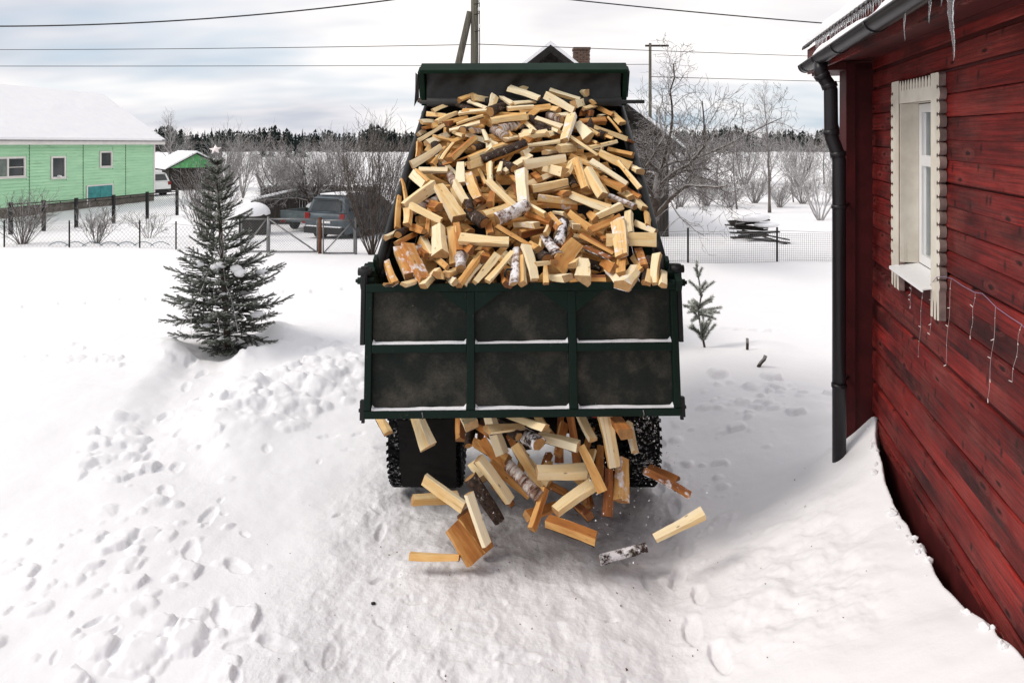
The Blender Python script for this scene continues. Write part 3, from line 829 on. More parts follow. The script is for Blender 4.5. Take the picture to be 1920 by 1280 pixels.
# corrugated tile sheet
mb = MB(); nt_ = int((RT1 - RT0) / .030)
vs = []; fs = []
ss = [.43, .38, .2, -.6, -1.6, -3.15]
for i_ in range(nt_ + 1):
    t = RT0 + .030 * i_; w_ = .022 * abs(math.sin(math.pi * t / .115)) ** .8
    for s in ss: vs.append(wall_pt(t, s, roofz(s) + w_))
    for s in ss[:2]: vs.append(wall_pt(t, s, roofz(s) + w_ - .016))
k = len(ss) + 2
for i_ in range(nt_):
    for j in range(len(ss) - 1): fs.append((i_ * k + j, i_ * k + j + 1, (i_ + 1) * k + j + 1, (i_ + 1) * k + j))
    fs.append((i_ * k, (i_ + 1) * k, (i_ + 1) * k + 6, i_ * k + 6)); fs.append((i_ * k + 6, (i_ + 1) * k + 6, (i_ + 1) * k + 7, i_ * k + 7))
mb.add(vs, fs, 0, True)
roof = hbuild(mb, 'roof', M_GUT)
mb = MB(); vs = []; fs = []
P = [wall_pt(t, s, z) for t in (RT0, RT1) for (s, z) in ((-3.15, roofz(-3.15) - .01), (-6.8, roofz(-3.15) - 3.65 * SLOPE), (-6.8, roofz(-3.15) - 3.65 * SLOPE + .03), (-3.15, roofz(-3.15) + .03))]
mb.add(P, [(0, 1, 2, 3), (7, 6, 5, 4)] + [(q, 4 + q, 4 + (q + 1) % 4, (q + 1) % 4) for q in range(4)])
hbuild(mb, 'far_roof', M_GUT)
# snow on the roof: a lumpy slab with a rounded lip just behind the tile edge
def snow_strip(fn, ts, ring, name, parent):
    mb = MB(); vs = []; fs = []; k = ring
    for t in ts: vs += [fn(t, j / (k - 1)) for j in range(k)]
    for i_ in range(len(ts) - 1):
        for j in range(k - 1): fs.append((i_ * k + j, i_ * k + j + 1, (i_ + 1) * k + j + 1, (i_ + 1) * k + j))
    fs.append(tuple(range(k))); fs.append(tuple((len(ts) - 1) * k + j for j in range(k - 1, -1, -1)))
    mb.add(vs, fs, 0, True)
    return hbuild(mb, name, M_CAP, parent)
def nz(a, b=0.0): return float(fbm(np.array([[a * 1.0]]), np.array([[b * 1.0]]), 3)[0, 0])
def roof_snow(t, u):
    lip = .395 - .05 * nz(t * 3.1, 2)
    h = .085 + .05 * nz(t * 2.3, 7)
    if u < .5:
        a = u / .5 * math.pi * .55
        s = lip - .06 + .06 * math.cos(a); dz = .02 + h * math.sin(a)
        return wall_pt(t, s, roofz(s) + dz)
    s = lip - .08 - (u - .5) / .5 * 3.3
    return wall_pt(t, s, roofz(max(s, -3.15)) + h + .03 * nz(t * 1.3, s))
snow_strip(roof_snow, np.arange(RT0 + .02, RT1 - .01, .06), 10, 'roof_snow', roof)
# gutter
GS, GR = .450, .058
def GZ(t): return 3.562 - .0155 * (t - 4.1)
mb = MB(); vs = []; fs = []
ts = np.linspace(RT0, 6.44, 40)
ang = [R(a) for a in range(-180, 1, 15)]
prof = [(GR * math.cos(a), GR * math.sin(a)) for a in ang] + [(GR + .007, .004), (GR + .006, -.006)] + [((GR - .004) * math.cos(a), (GR - .004) * math.sin(a)) for a in reversed(ang)]
k = len(prof)
for t in ts: vs += [wall_pt(t, GS + y, GZ(t) + z) for y, z in prof]
for i_ in range(len(ts) - 1):
    for j in range(k): fs.append((i_ * k + j, i_ * k + (j + 1) % k, (i_ + 1) * k + (j + 1) % k, (i_ + 1) * k + j))
mb.add(vs, fs, 0, True)
P = [wall_pt(6.44, GS + y * 1.06, GZ(6.44) + z * 1.06) for y, z in prof[:13]] + [wall_pt(6.455, GS + y * 1.06, GZ(6.44) + z * 1.06) for y, z in prof[:13]]
mb.add(P, [tuple(range(13)), tuple(range(25, 12, -1))] + [(q, 13 + q, 13 + (q + 1) % 13, (q + 1) % 13) for q in range(13)])
gut = hbuild(mb, 'gutter', M_GUT)
for t in (1.2, 2.15, 3.1, 4.05, 5.0, 5.75, 6.3):
    b_ = MB(); pr = [(GR * 1.05 * math.cos(a), GR * 1.05 * math.sin(a)) for a in ang]
    pr2 = [(GR * 1.13 * math.cos(a), GR * 1.13 * math.sin(a)) for a in ang]; q = len(pr)
    V = []
    for tt in (t - .014, t + .014):
        V += [wall_pt(tt, GS + y, GZ(tt) + z) for y, z in pr] + [wall_pt(tt, GS + y, GZ(tt) + z) for y, z in pr2]
    Fb = []
    for j in range(q - 1):
        Fb += [(q + j, q + j + 1, 3 * q + j + 1, 3 * q + j), (j, 2 * q + j, 2 * q + j + 1, j + 1), (j, j + 1, q + j + 1, q + j), (2 * q + j, 3 * q + j, 3 * q + j + 1, 2 * q + j + 1)]
    b_.add(V, Fb); hbuild(b_, 'bracket', M_GUT, gut)
def gut_snow(t, u):
    h = (.050 + .075 * max(0, nz(t * 2.2, 11) + .35)) * float(sstep(6.25, 5.9, np.array(t)))
    a = u * math.pi
    return wall_pt(t, GS - (GR - .008) * math.cos(a), GZ(t) - .012 + h * math.sin(a) + .02 * nz(t * 5, u * 3))
snow_strip(gut_snow, np.arange(RT0, 6.25, .05), 8, 'gutter_snow', gut)
mb = MB(); pr = .050
pts = [wall_pt(5.70, GS, GZ(5.7) - .04), wall_pt(5.70, GS, 3.42), wall_pt(5.70, GS - .008, 3.39), wall_pt(5.72, .385, 3.31), wall_pt(5.72, .375, 3.28), wall_pt(5.72, .372, 2.95), wall_pt(5.72, .368, 2.91), wall_pt(5.75, .318, 2.78), wall_pt(5.75, .31, 2.73), wall_pt(5.75, .31, .1)]
mb.tube(pts, pr, 20)
for q, rr in ((2, .058), (3, .058), (5, .058), (7, .058)):
    d_ = (pts[q + 1] - pts[q]).normalized() if q != 3 else (pts[4] - pts[3]).normalized()
    mb.tube([pts[q] - d_ * .02, pts[q] + d_ * .02], rr, 20)
dp = hbuild(mb, 'downpipe', M_GUT)
for zc_ in (2.36, .98):
    b_ = MB(); b_.tube([wall_pt(5.75, .31, zc_), wall_pt(5.75, .31, zc_ + .03)], pr + .006, 20)
    b_.tube([wall_pt(5.75, .31, zc_ + .015), wall_pt(5.98, .20, zc_ + .015)], .013, 6); hbuild(b_, 'pipe_clamp', M_GUT, dp)

# icicles under the gutter and along the tile edge
def icicle_mb(L, r):
    mb = MB(); n_ = max(5, int(L / .018)); pts = []; rr = []
    ph = random.uniform(0, 6)
    for i_ in range(n_ + 1):
        f = i_ / n_
        pts.append((.006 * math.sin(ph + f * 5) * L * 5, .005 * math.cos(ph + f * 4) * L * 5, -L * f))
        rr.append(max(.0012, r * (1 - f) ** .75 * (1 + .16 * math.sin(i_ * 2.1 + ph))))
    mb.tube(pts, rr, 8)
    return mb
ICE = [(2.93, .45, 3.515, .27, .0135, 'longest thick icicle hanging from the red house gutter'), (3.50, .46, 3.52, .13, .005, 'thin icicle with bent tip under the gutter end nearest the window'), (3.16, .46, 3.52, .10, .006, 'short crooked icicle left of the longest icicle'), (3.05, .45, 3.52, .05, .004, 'smallest icicle stub close to the longest icicle')]
for t, s, z_, L, r, lab in ICE:
    o = icicle_mb(L, r).build('icicle', M_ICE, loc=wall_pt(t, s, z_)); tag(o, lab, 'icicle', 'icicles on the red house eave')
src = [icicle_mb(.09, .006), icicle_mb(.06, .006), icicle_mb(.12, .007)]
srcm = []
for k_ in range(46):
    t = 3.75 + k_ * .0575
    if t > 6.1: break
    L = random.uniform(.4, 1.0)
    if k_ < 3: o = src[k_].build('icicle', M_ICE); srcm.append(o.data)
    else: o = bpy.data.objects.new('icicle', srcm[k_ % 3]); COL.objects.link(o)
    o.location = wall_pt(t, .428, roofz(.43) - .008); o.scale = (1, 1, L * 1.3)
    tag(o, 'small icicle in the row hanging along the metal tile edge', 'icicle', 'icicles along the tile edge')

# string of fairy lights
lights = thing('string_lights', 'white string of unlit icicle fairy lights pinned under the carved window', 'string lights', wall_pt(4.2, .03, 2.0))
bpy.context.view_layer.update()
LMAIN = [(4.916, 0.04, 2.011), (4.818, 0.04, 1.995), (4.694, 0.04, 2.0), (4.523, 0.05, 2.06), (4.307, 0.08, 2.152), (4.261, 0.06, 2.163), (4.202, 0.04, 2.167), (4.05, 0.04, 2.161), (3.896, 0.04, 2.164), (3.798, 0.04, 2.181), (3.736, 0.04, 2.171), (3.641, 0.04, 2.154), (3.503, 0.04, 2.147), (3.391, 0.04, 2.145), (3.25, 0.04, 2.114), (3.061, 0.04, 2.121)]
LDROP = [((4.93, 2.001), (4.964, 1.827)), ((4.707, 1.997), (4.79, 1.554)), ((4.533, 2.072), (4.57, 1.752)), ((4.223, 2.163), (4.312, 1.664)), ((3.901, 2.16), (3.955, 1.928)), ((3.652, 2.149), (3.747, 1.69)), ((3.401, 2.145), (3.492, 1.864)), ((3.237, 2.108), (3.282, 1.752))]
def lbuild(mb, name, m):
    o = mb.build(name, m); o.parent = lights; o.matrix_parent_inverse = lights.matrix_world.inverted(); return o
mb = MB(); mb.tube([wall_pt(t, s, z) for t, s, z in LMAIN], .0018, 5); lbuild(mb, 'cable', m_plain((.26, .20, .30), .5))
M_LW = m_plain((.42, .33, .34), .5); M_BULB = m_plain((.78, .74, .70), .3)
for D_ in LDROP:
    (t0, z0), (t1, z1) = D_
    n_ = 9; pts = [wall_pt(t0 + (t1 - t0) * f + .008 * math.sin(f * 11 + t0 * 9), .036, z0 + (z1 - z0) * f) for f in [q / n_ for q in range(n_ + 1)]]
    mb = MB(); mb.tube(pts, .0011, 4); dr = lbuild(mb, 'drop_wire', M_LW)
    for f in range(1, n_ + 1, 2):
        b_ = MB(); sg = random.choice((-1, 1)); p = pts[f]
        b_.tube([p, p + Vector((AL[0], AL[1], 0)) * sg * .018 + Vector((0, 0, random.uniform(-.014, .008))) + Vector((OUTW[0], OUTW[1], 0)) * .006], .0021, 5)
        lbuild(b_, 'bulb', M_BULB)

# ---------------------------------------------------------------- baked log placements: centre, axis, up, length, width, thickness, tone, kind, snow, underbark, label
LOGS=[
(-0.615,7.622,3.555,0.937,-0.033,0.348,-0.347,-0.194,0.917,0.306,0.083,0.055,0.03,'p',0,0,"pale cream split log tilted up rightward by the headboard, far left"),
(-0.466,7.450,3.519,0.658,0.687,0.307,-0.447,0.028,0.894,0.315,0.076,0.059,0.58,'o',0,1,"orange split log tilted up rightward by the headboard, far left"),
(-0.938,7.735,3.464,0.701,-0.663,-0.261,-0.103,-0.457,0.883,0.302,0.079,0.058,0.47,'k',0,0,"left of two dark bark-covered logs tilted down rightward by the headboard, far left"),
(-0.743,7.414,3.406,0.684,0.648,0.335,0.250,-0.640,0.727,0.309,0.058,0.033,0.22,'y',0,0,"pale yellow split log tilted up rightward by the headboard, far left"),
(-0.529,7.354,3.404,0.662,-0.700,-0.266,-0.235,-0.532,0.814,0.328,0.069,0.039,0.48,'k',0,0,"right of two dark bark-covered logs tilted down rightward by the headboard, far left"),
(-0.360,7.251,3.413,0.712,-0.636,-0.297,0.332,-0.069,0.941,0.283,0.079,0.046,0.03,'w',0,0,"creamy white split log tilted down rightward by the headboard, left"),
(-0.332,7.386,3.483,0.555,0.830,-0.056,0.826,-0.541,0.158,0.312,0.075,0.052,0.16,'p',0,0,"pale cream split log lying level by the headboard, left"),
(-0.205,7.205,3.435,-0.096,-0.870,-0.483,0.552,-0.451,0.702,0.327,0.084,0.050,0.07,'p',0,0,"stubby pale cream split log standing upright by the headboard, left"),
(-0.146,7.137,3.366,0.471,0.855,0.218,0.855,-0.503,0.124,0.320,0.095,0.073,0.40,'k',0,0,"stubby dark bark-covered split log tilted up rightward by the headboard, left"),
(-0.398,7.154,3.336,0.979,-0.183,0.093,-0.191,-0.649,0.736,0.329,0.045,0.034,0.09,'p',0,1,"right of two slender pale cream logs lying level in the upper heap, far left"),
(-0.804,7.359,3.309,0.742,-0.665,-0.086,0.227,0.128,0.966,0.301,0.057,0.051,0.17,'p',0,0,"pale cream split log lying level in the upper heap, far left"),
(-0.685,7.143,3.276,0.617,0.703,0.352,-0.145,-0.338,0.930,0.309,0.056,0.047,0.28,'y',0,0,"pale yellow split log tilted up rightward in the upper heap, far left"),
(-0.818,6.901,3.114,0.793,0.348,0.500,-0.477,-0.156,0.865,0.316,0.069,0.041,0.08,'p',0,0,"slender pale cream split log tilted up rightward in the upper heap, far left"),
(-0.887,7.233,3.231,0.347,0.938,0.012,0.860,-0.323,0.396,0.306,0.073,0.048,0.00,'w',0,0,"stubby creamy white split log lying level in the upper heap, far left"),
(-0.885,7.191,3.174,0.206,0.974,0.097,0.386,-0.171,0.907,0.311,0.056,0.034,0.81,'r',0,0,"left of two stubby dark reddish logs lying level in the upper heap, far left"),
(-0.641,7.121,3.215,0.214,0.973,0.084,-0.094,-0.065,0.993,0.314,0.067,0.052,0.78,'r',0,0,"right of two stubby dark reddish logs lying level in the upper heap, far left"),
(-0.431,7.030,3.243,0.941,0.138,0.309,-0.316,0.031,0.948,0.289,0.071,0.053,0.21,'y',0,1,"pale yellow split log lying level in the upper heap, far left"),
(-0.478,6.902,3.179,0.966,0.062,0.253,-0.226,-0.281,0.933,0.322,0.065,0.037,0.15,'p',0,0,"left of two slender pale cream logs lying level in the upper heap, far left"),
(-0.440,6.840,3.139,0.279,0.960,-0.013,0.126,-0.023,0.992,0.314,0.069,0.055,0.39,'k',0,0,"stubby dark bark-covered split log lying level in the upper heap, far left"),
(-0.346,6.841,3.129,0.291,0.957,0.002,0.444,-0.137,0.885,0.315,0.064,0.042,0.26,'B',0,0,"stubby pale birch-barked split log lying level in the upper heap, left"),
(-0.264,6.712,3.080,0.166,-0.921,-0.353,0.257,-0.305,0.917,0.323,0.047,0.033,0.06,'p',0,0,"pale cream split log tilted down rightward in the upper heap, left"),
(-0.120,6.787,3.108,0.361,-0.890,-0.277,-0.683,-0.455,0.571,0.323,0.090,0.075,0.17,'B',0,0,"stubby pale birch-barked split log tilted down rightward in the upper heap, left"),
(-0.544,6.862,3.106,0.398,-0.908,-0.128,-0.528,-0.341,0.778,0.329,0.043,0.027,0.10,'p',0,1,"pale cream split log tilted down rightward in the upper heap, far left"),
(-0.947,7.131,3.113,0.082,0.989,0.122,0.809,-0.138,0.571,0.315,0.050,0.037,0.06,'p',0,0,"stubby pale cream split log tilted up rightward in the upper heap, far left"),
(-0.758,6.894,3.054,0.587,0.762,0.272,-0.100,-0.266,0.959,0.305,0.086,0.069,0.08,'p',0,0,"pale cream split log tilted up rightward in the upper heap, far left"),
(-0.032,6.891,3.247,0.985,0.109,0.137,-0.129,-0.072,0.989,0.366,0.108,0.097,0.16,'p',0,0,"leftmost of three pale cream logs lying level in the upper heap, centre"),
(0.007,6.868,3.176,0.718,0.666,0.201,0.594,-0.738,0.320,0.321,0.080,0.056,0.25,'B',0,0,"pale birch-barked split log lying level in the upper heap, centre"),
(0.125,7.329,3.545,0.850,-0.421,-0.317,-0.171,-0.790,0.589,0.380,0.091,0.055,0.14,'p',0,0,"pale cream split log tilted down rightward by the headboard, centre"),
(0.262,7.558,3.645,0.856,0.449,0.256,0.345,-0.866,0.363,0.379,0.083,0.047,0.12,'p',0,0,"right of two pale cream logs lying level by the headboard, centre"),
(0.609,7.666,3.662,0.785,-0.380,-0.488,-0.209,-0.905,0.370,0.315,0.042,0.034,0.76,'b',0,0,"slender greyish brown split log tilted down rightward by the headboard, right"),
(0.502,7.665,3.648,0.315,-0.840,-0.442,0.081,-0.441,0.894,0.323,0.066,0.056,0.76,'b',0,0,"greyish brown split log tilted down rightward by the headboard, right"),
(0.567,7.380,3.529,0.952,-0.088,-0.292,0.004,-0.954,0.299,0.342,0.069,0.055,0.11,'p',0,0,"slender pale cream split log lying level by the headboard, right"),
(0.500,7.191,3.438,0.768,-0.449,-0.457,-0.093,-0.784,0.613,0.379,0.089,0.067,0.13,'p',0,0,"pale cream split log tilted down rightward by the headboard, right"),
(0.753,7.525,3.560,0.364,-0.929,-0.069,-0.926,-0.354,-0.130,0.309,0.082,0.069,0.04,'p',0,0,"leftmost of three stubby pale cream logs lying level by the headboard, far right"),
(0.917,7.596,3.526,0.537,0.800,0.267,0.451,-0.540,0.711,0.337,0.077,0.055,0.30,'y',0,0,"pale yellow split log tilted up rightward by the headboard, far right"),
(0.935,7.453,3.460,0.504,0.859,0.088,0.598,-0.421,0.682,0.338,0.070,0.040,0.26,'y',0,0,"stubby pale yellow split log lying level by the headboard, far right"),
(0.717,7.296,3.434,0.430,0.892,0.139,0.878,-0.449,0.165,0.334,0.085,0.066,0.14,'p',0,0,"middle of three stubby pale cream logs lying level by the headboard, far right"),
(0.829,7.290,3.393,0.471,0.869,0.150,-0.238,-0.038,0.971,0.336,0.068,0.057,0.12,'p',0,0,"rightmost of three stubby pale cream logs lying level by the headboard, far right"),
(0.999,7.384,3.363,0.474,-0.804,-0.359,-0.670,-0.594,0.445,0.307,0.052,0.036,0.67,'b',0,0,"greyish brown split log tilted down rightward by the headboard, far right"),
(1.119,7.294,3.280,0.231,-0.879,-0.418,-0.275,-0.471,0.838,0.312,0.080,0.044,0.21,'y',0,0,"stubby pale yellow split log tilted down rightward in the upper heap, far right"),
(1.074,7.122,3.197,0.367,-0.718,-0.591,0.501,-0.383,0.776,0.292,0.039,0.024,0.60,'o',0,0,"slender orange split log tilted down rightward in the upper heap, far right"),
(0.843,7.098,3.234,0.858,0.510,0.067,0.492,-0.852,0.182,0.334,0.083,0.047,0.49,'o',0,0,"orange split log lying level in the upper heap, far right"),
(0.977,7.329,3.305,0.364,0.930,0.057,-0.406,0.103,0.908,0.333,0.063,0.037,0.10,'p',0,0,"stubby pale cream split log lying level in the upper heap, far right"),
(0.791,7.252,3.327,0.261,-0.964,-0.044,-0.957,-0.264,0.121,0.310,0.068,0.047,0.82,'r',0,0,"stubby dark reddish split log lying level in the upper heap, far right"),
(0.558,7.102,3.304,0.503,0.860,0.088,0.192,-0.211,0.958,0.332,0.083,0.048,0.00,'w',0,0,"right of two stubby creamy white logs lying level in the upper heap, right"),
(0.553,6.753,3.163,-0.245,-0.766,-0.595,-0.807,-0.179,0.562,0.431,0.106,0.079,0.13,'p',1,0,"snow-dusted pale cream split log standing upright in the upper heap, right"),
(0.700,6.797,3.134,0.287,-0.842,-0.457,-0.881,-0.419,0.219,0.314,0.107,0.089,0.07,'w',0,0,"stubby creamy white split log tilted down rightward in the upper heap, far right"),
(0.368,6.886,3.212,0.893,-0.311,-0.325,-0.003,-0.727,0.686,0.290,0.064,0.042,0.07,'p',0,0,"pale cream split log tilted down rightward in the upper heap, right"),
(0.446,7.065,3.272,0.401,-0.902,-0.158,-0.907,-0.415,0.067,0.314,0.083,0.056,0.22,'B',0,0,"stubby pale birch-barked split log lying level in the upper heap, right"),
(0.390,7.211,3.374,0.586,-0.799,-0.133,0.106,-0.087,0.991,0.313,0.068,0.060,0.51,'o',0,0,"orange split log lying level by the headboard, right"),
(0.089,7.093,3.374,0.991,0.107,0.085,-0.045,-0.334,0.941,0.280,0.072,0.044,0.11,'p',0,0,"left of two pale cream logs lying level by the headboard, centre"),
(0.130,7.213,3.438,0.725,0.682,0.094,0.368,-0.499,0.785,0.324,0.045,0.028,0.09,'p',0,0,"slender pale cream split log lying level by the headboard, centre"),
(0.241,6.947,3.224,0.576,-0.649,-0.497,0.205,-0.474,0.856,0.308,0.092,0.070,0.37,'k',0,0,"dark bark-covered split log tilted down rightward in the upper heap, centre"),
(0.179,6.812,3.171,0.292,-0.900,-0.322,-0.149,-0.376,0.915,0.320,0.048,0.026,0.05,'p',0,0,"pale cream split log tilted down rightward in the upper heap, centre"),
(0.152,6.742,3.124,0.310,-0.950,-0.035,-0.607,-0.226,0.762,0.318,0.053,0.036,0.06,'p',0,0,"stubby pale cream split log lying level in the upper heap, centre"),
(0.210,6.664,3.087,0.950,0.268,0.161,0.222,-0.940,0.260,0.298,0.083,0.073,0.16,'p',0,0,"rightmost of three pale cream logs lying level in the upper heap, centre"),
(0.005,6.703,3.058,0.459,0.884,0.090,0.519,-0.349,0.780,0.320,0.068,0.050,0.10,'p',0,0,"middle of three pale cream logs lying level in the upper heap, centre"),
(0.424,6.840,3.137,0.333,-0.927,-0.173,0.484,0.010,0.875,0.314,0.075,0.059,0.06,'p',0,0,"stubby pale cream split log tilted down rightward in the upper heap, right"),
(0.390,6.732,3.098,0.299,0.953,0.047,0.670,-0.245,0.701,0.325,0.058,0.050,0.06,'w',0,0,"left of two stubby creamy white logs lying level in the upper heap, right"),
(0.994,6.878,3.111,0.932,-0.085,-0.352,-0.140,-0.981,-0.135,0.352,0.046,0.039,0.17,'p',0,0,"slender pale cream split log tilted down rightward in the upper heap, far right"),
(0.786,6.883,3.139,0.465,-0.833,-0.298,-0.229,-0.439,0.869,0.307,0.054,0.037,0.53,'o',0,0,"left of two orange logs tilted down rightward in the upper heap, far right"),
(0.929,6.852,3.086,0.408,-0.890,-0.205,-0.694,-0.448,0.564,0.304,0.037,0.022,0.49,'o',0,0,"right of two orange logs tilted down rightward in the upper heap, far right"),
(0.691,6.581,2.986,0.659,-0.570,-0.492,0.488,-0.174,0.855,0.386,0.060,0.034,0.06,'p',0,0,"left of two slender pale cream logs tilted down rightward halfway up the heap, far right"),
(0.293,6.551,3.007,0.963,0.240,0.123,-0.096,-0.123,0.988,0.333,0.071,0.044,0.21,'y',0,0,"slender pale yellow split log lying level halfway up the heap, right"),
(0.799,6.750,3.019,0.225,-0.967,-0.122,0.505,0.008,0.863,0.310,0.042,0.028,0.52,'o',0,0,"left of two orange logs tilted down rightward halfway up the heap, far right"),
(1.190,7.001,3.044,0.115,-0.982,-0.148,0.359,-0.098,0.928,0.310,0.055,0.030,0.78,'r',0,0,"stubby dark reddish split log tilted down rightward in the upper heap, far right"),
(-0.050,7.253,3.457,0.389,-0.871,-0.299,-0.075,-0.353,0.932,0.326,0.068,0.040,0.06,'p',0,0,"pale cream split log tilted down rightward by the headboard, left"),
(-0.821,6.536,2.890,0.723,0.495,0.482,0.568,-0.823,-0.007,0.364,0.070,0.039,0.07,'p',0,0,"slender pale cream split log tilted up rightward halfway up the heap, far left"),
(-0.932,6.823,2.929,0.064,-0.869,-0.491,0.702,-0.310,0.641,0.299,0.069,0.053,0.55,'o',0,0,"orange split log standing upright halfway up the heap, far left"),
(-0.816,6.762,2.965,-0.088,-0.945,-0.315,0.387,-0.324,0.863,0.314,0.053,0.034,0.59,'o',0,0,"left of two orange logs tilted up rightward halfway up the heap, far left"),
(-0.476,6.532,2.947,0.568,0.629,0.531,-0.575,-0.158,0.803,0.382,0.114,0.077,0.57,'o',0,0,"right of two orange logs tilted up rightward halfway up the heap, far left"),
(-0.619,6.564,2.922,0.348,0.743,0.572,0.874,-0.478,0.090,0.283,0.046,0.039,0.26,'y',0,0,"pale yellow split log tilted up rightward halfway up the heap, far left"),
(-0.697,6.586,2.882,0.421,0.715,0.558,0.049,-0.632,0.773,0.280,0.067,0.048,0.69,'b',0,0,"greyish brown split log tilted up rightward halfway up the heap, far left"),
(-0.526,6.430,2.845,0.928,0.226,0.297,-0.300,-0.026,0.954,0.265,0.040,0.023,0.70,'b',0,0,"slender greyish brown split log lying level halfway up the heap, far left"),
(-0.238,6.453,2.927,0.867,0.365,0.338,-0.203,-0.361,0.910,0.383,0.064,0.043,0.25,'y',0,0,"slender pale yellow split log tilted up rightward halfway up the heap, left"),
(-0.071,6.403,2.924,0.931,0.067,0.359,-0.345,-0.160,0.925,0.445,0.106,0.089,0.40,'k',0,0,"dark bark-covered split log tilted up rightward halfway up the heap, left"),
(-0.320,6.304,2.822,0.444,0.890,0.101,0.883,-0.454,0.122,0.313,0.078,0.044,0.21,'y',0,0,"pale yellow split log lying level halfway up the heap, left"),
(-0.725,6.361,2.759,0.961,-0.277,0.010,-0.033,-0.078,0.996,0.289,0.084,0.062,0.07,'p',0,0,"pale cream split log lying level halfway up the heap, far left"),
(-0.810,6.239,2.705,0.462,-0.840,-0.285,0.631,0.085,0.771,0.331,0.062,0.046,0.34,'y',0,0,"pale yellow split log tilted down rightward halfway up the heap, far left"),
(-0.855,6.247,2.670,0.443,-0.857,-0.264,-0.882,-0.469,0.042,0.331,0.097,0.072,0.05,'p',0,0,"stubby pale cream split log tilted down rightward halfway up the heap, far left"),
(-0.802,5.954,2.548,0.607,0.644,0.466,0.455,-0.762,0.460,0.388,0.108,0.092,0.10,'p',0,0,"pale cream split log tilted up rightward in the lower heap, far left"),
(-0.539,5.770,2.512,0.481,-0.646,-0.593,0.057,-0.652,0.756,0.418,0.114,0.073,0.12,'p',0,0,"pale cream split log tilted down rightward in the lower heap, far left"),
(-0.711,5.596,2.437,0.788,-0.531,-0.313,-0.348,-0.802,0.485,0.358,0.060,0.037,0.32,'y',0,0,"slender pale yellow split log tilted down rightward in the lower heap, far left"),
(-0.470,6.166,2.734,0.049,-0.826,-0.562,-0.647,-0.455,0.612,0.315,0.097,0.071,0.06,'p',0,0,"stubby pale cream split log standing upright halfway up the heap, far left"),
(-0.331,6.007,2.623,0.304,-0.783,-0.542,0.444,-0.387,0.808,0.358,0.129,0.086,0.51,'o',1,0,"stubby snow-dusted orange split log tilted down rightward in the lower heap, left"),
(-0.453,5.958,2.565,0.378,-0.782,-0.496,-0.888,-0.458,0.046,0.294,0.108,0.090,0.06,'p',0,0,"stubby pale cream split log tilted down rightward in the lower heap, far left"),
(-0.540,6.194,2.680,0.248,-0.935,-0.254,-0.775,-0.349,0.527,0.321,0.068,0.057,0.19,'B',0,0,"stubby pale birch-barked split log tilted down rightward halfway up the heap, far left"),
(-0.200,6.195,2.747,0.045,-0.802,-0.596,-0.602,-0.498,0.625,0.262,0.056,0.047,0.09,'p',0,0,"pale cream split log standing upright halfway up the heap, left"),
(-0.091,5.906,2.575,0.612,-0.600,-0.515,-0.177,-0.739,0.650,0.413,0.068,0.043,0.33,'y',0,1,"slender pale yellow split log tilted down rightward in the lower heap, left"),
(-0.168,5.893,2.531,-0.064,-0.944,-0.325,0.853,-0.221,0.473,0.311,0.098,0.066,0.59,'o',0,0,"stubby orange split log standing upright in the lower heap, left"),
(-0.362,5.812,2.496,0.088,-0.956,-0.281,0.370,-0.230,0.900,0.313,0.072,0.040,0.75,'K',0,0,"stubby black charred split log standing upright in the lower heap, left"),
(-0.295,5.626,2.400,0.459,-0.863,-0.212,-0.652,-0.490,0.579,0.319,0.093,0.060,0.63,'K',0,0,"stubby black charred split log tilted down rightward in the lower heap, left"),
(-0.674,5.903,2.461,0.424,-0.906,-0.003,-0.323,-0.155,0.934,0.332,0.111,0.098,0.63,'b',0,0,"stubby greyish brown split log lying level in the lower heap, far left"),
(-0.272,5.902,2.504,0.249,0.968,-0.023,0.940,-0.236,0.245,0.316,0.055,0.049,0.87,'r',0,0,"stubby dark reddish split log lying level in the lower heap, left"),
(-0.131,5.735,2.440,0.702,0.686,0.193,0.055,-0.322,0.945,0.312,0.081,0.071,0.33,'y',0,0,"pale yellow split log tilted up rightward in the lower heap, left"),
(-0.966,6.132,2.576,0.228,-0.854,-0.468,0.512,-0.304,0.804,0.410,0.048,0.030,0.54,'o',0,0,"orange split log standing upright in the lower heap, far left"),
(-0.960,5.762,2.427,0.098,-0.790,-0.605,0.627,-0.423,0.654,0.402,0.048,0.030,0.55,'o',0,0,"slender orange split log standing upright in the lower heap, far left"),
(-0.104,6.251,2.798,-0.092,-0.941,-0.325,-0.821,-0.113,0.559,0.316,0.047,0.036,0.20,'y',0,0,"pale yellow split log standing upright halfway up the heap, left"),
(-0.059,6.314,2.800,0.471,-0.870,-0.143,-0.396,-0.354,0.848,0.320,0.074,0.062,0.40,'k',0,0,"dark bark-covered split log tilted down rightward halfway up the heap, centre"),
(-0.212,6.563,2.978,0.064,-0.946,-0.318,-0.737,-0.259,0.624,0.320,0.072,0.056,0.06,'w',0,0,"stubby creamy white split log standing upright halfway up the heap, left"),
(-0.325,6.621,2.973,0.248,0.968,0.030,0.526,-0.160,0.835,0.316,0.067,0.039,0.47,'k',0,0,"stubby dark bark-covered split log lying level halfway up the heap, left"),
(-0.270,6.214,2.694,0.224,-0.895,-0.385,-0.730,-0.416,0.542,0.317,0.053,0.046,0.59,'o',0,0,"orange split log tilted down rightward halfway up the heap, left"),
(0.046,6.287,2.817,0.723,0.546,0.422,0.043,-0.646,0.762,0.348,0.068,0.055,0.17,'p',0,0,"left of two pale cream logs tilted up rightward halfway up the heap, centre"),
(0.303,6.230,2.841,0.951,0.272,0.149,0.265,-0.962,0.066,0.404,0.088,0.054,0.00,'w',0,0,"slender creamy white split log lying level halfway up the heap, right"),
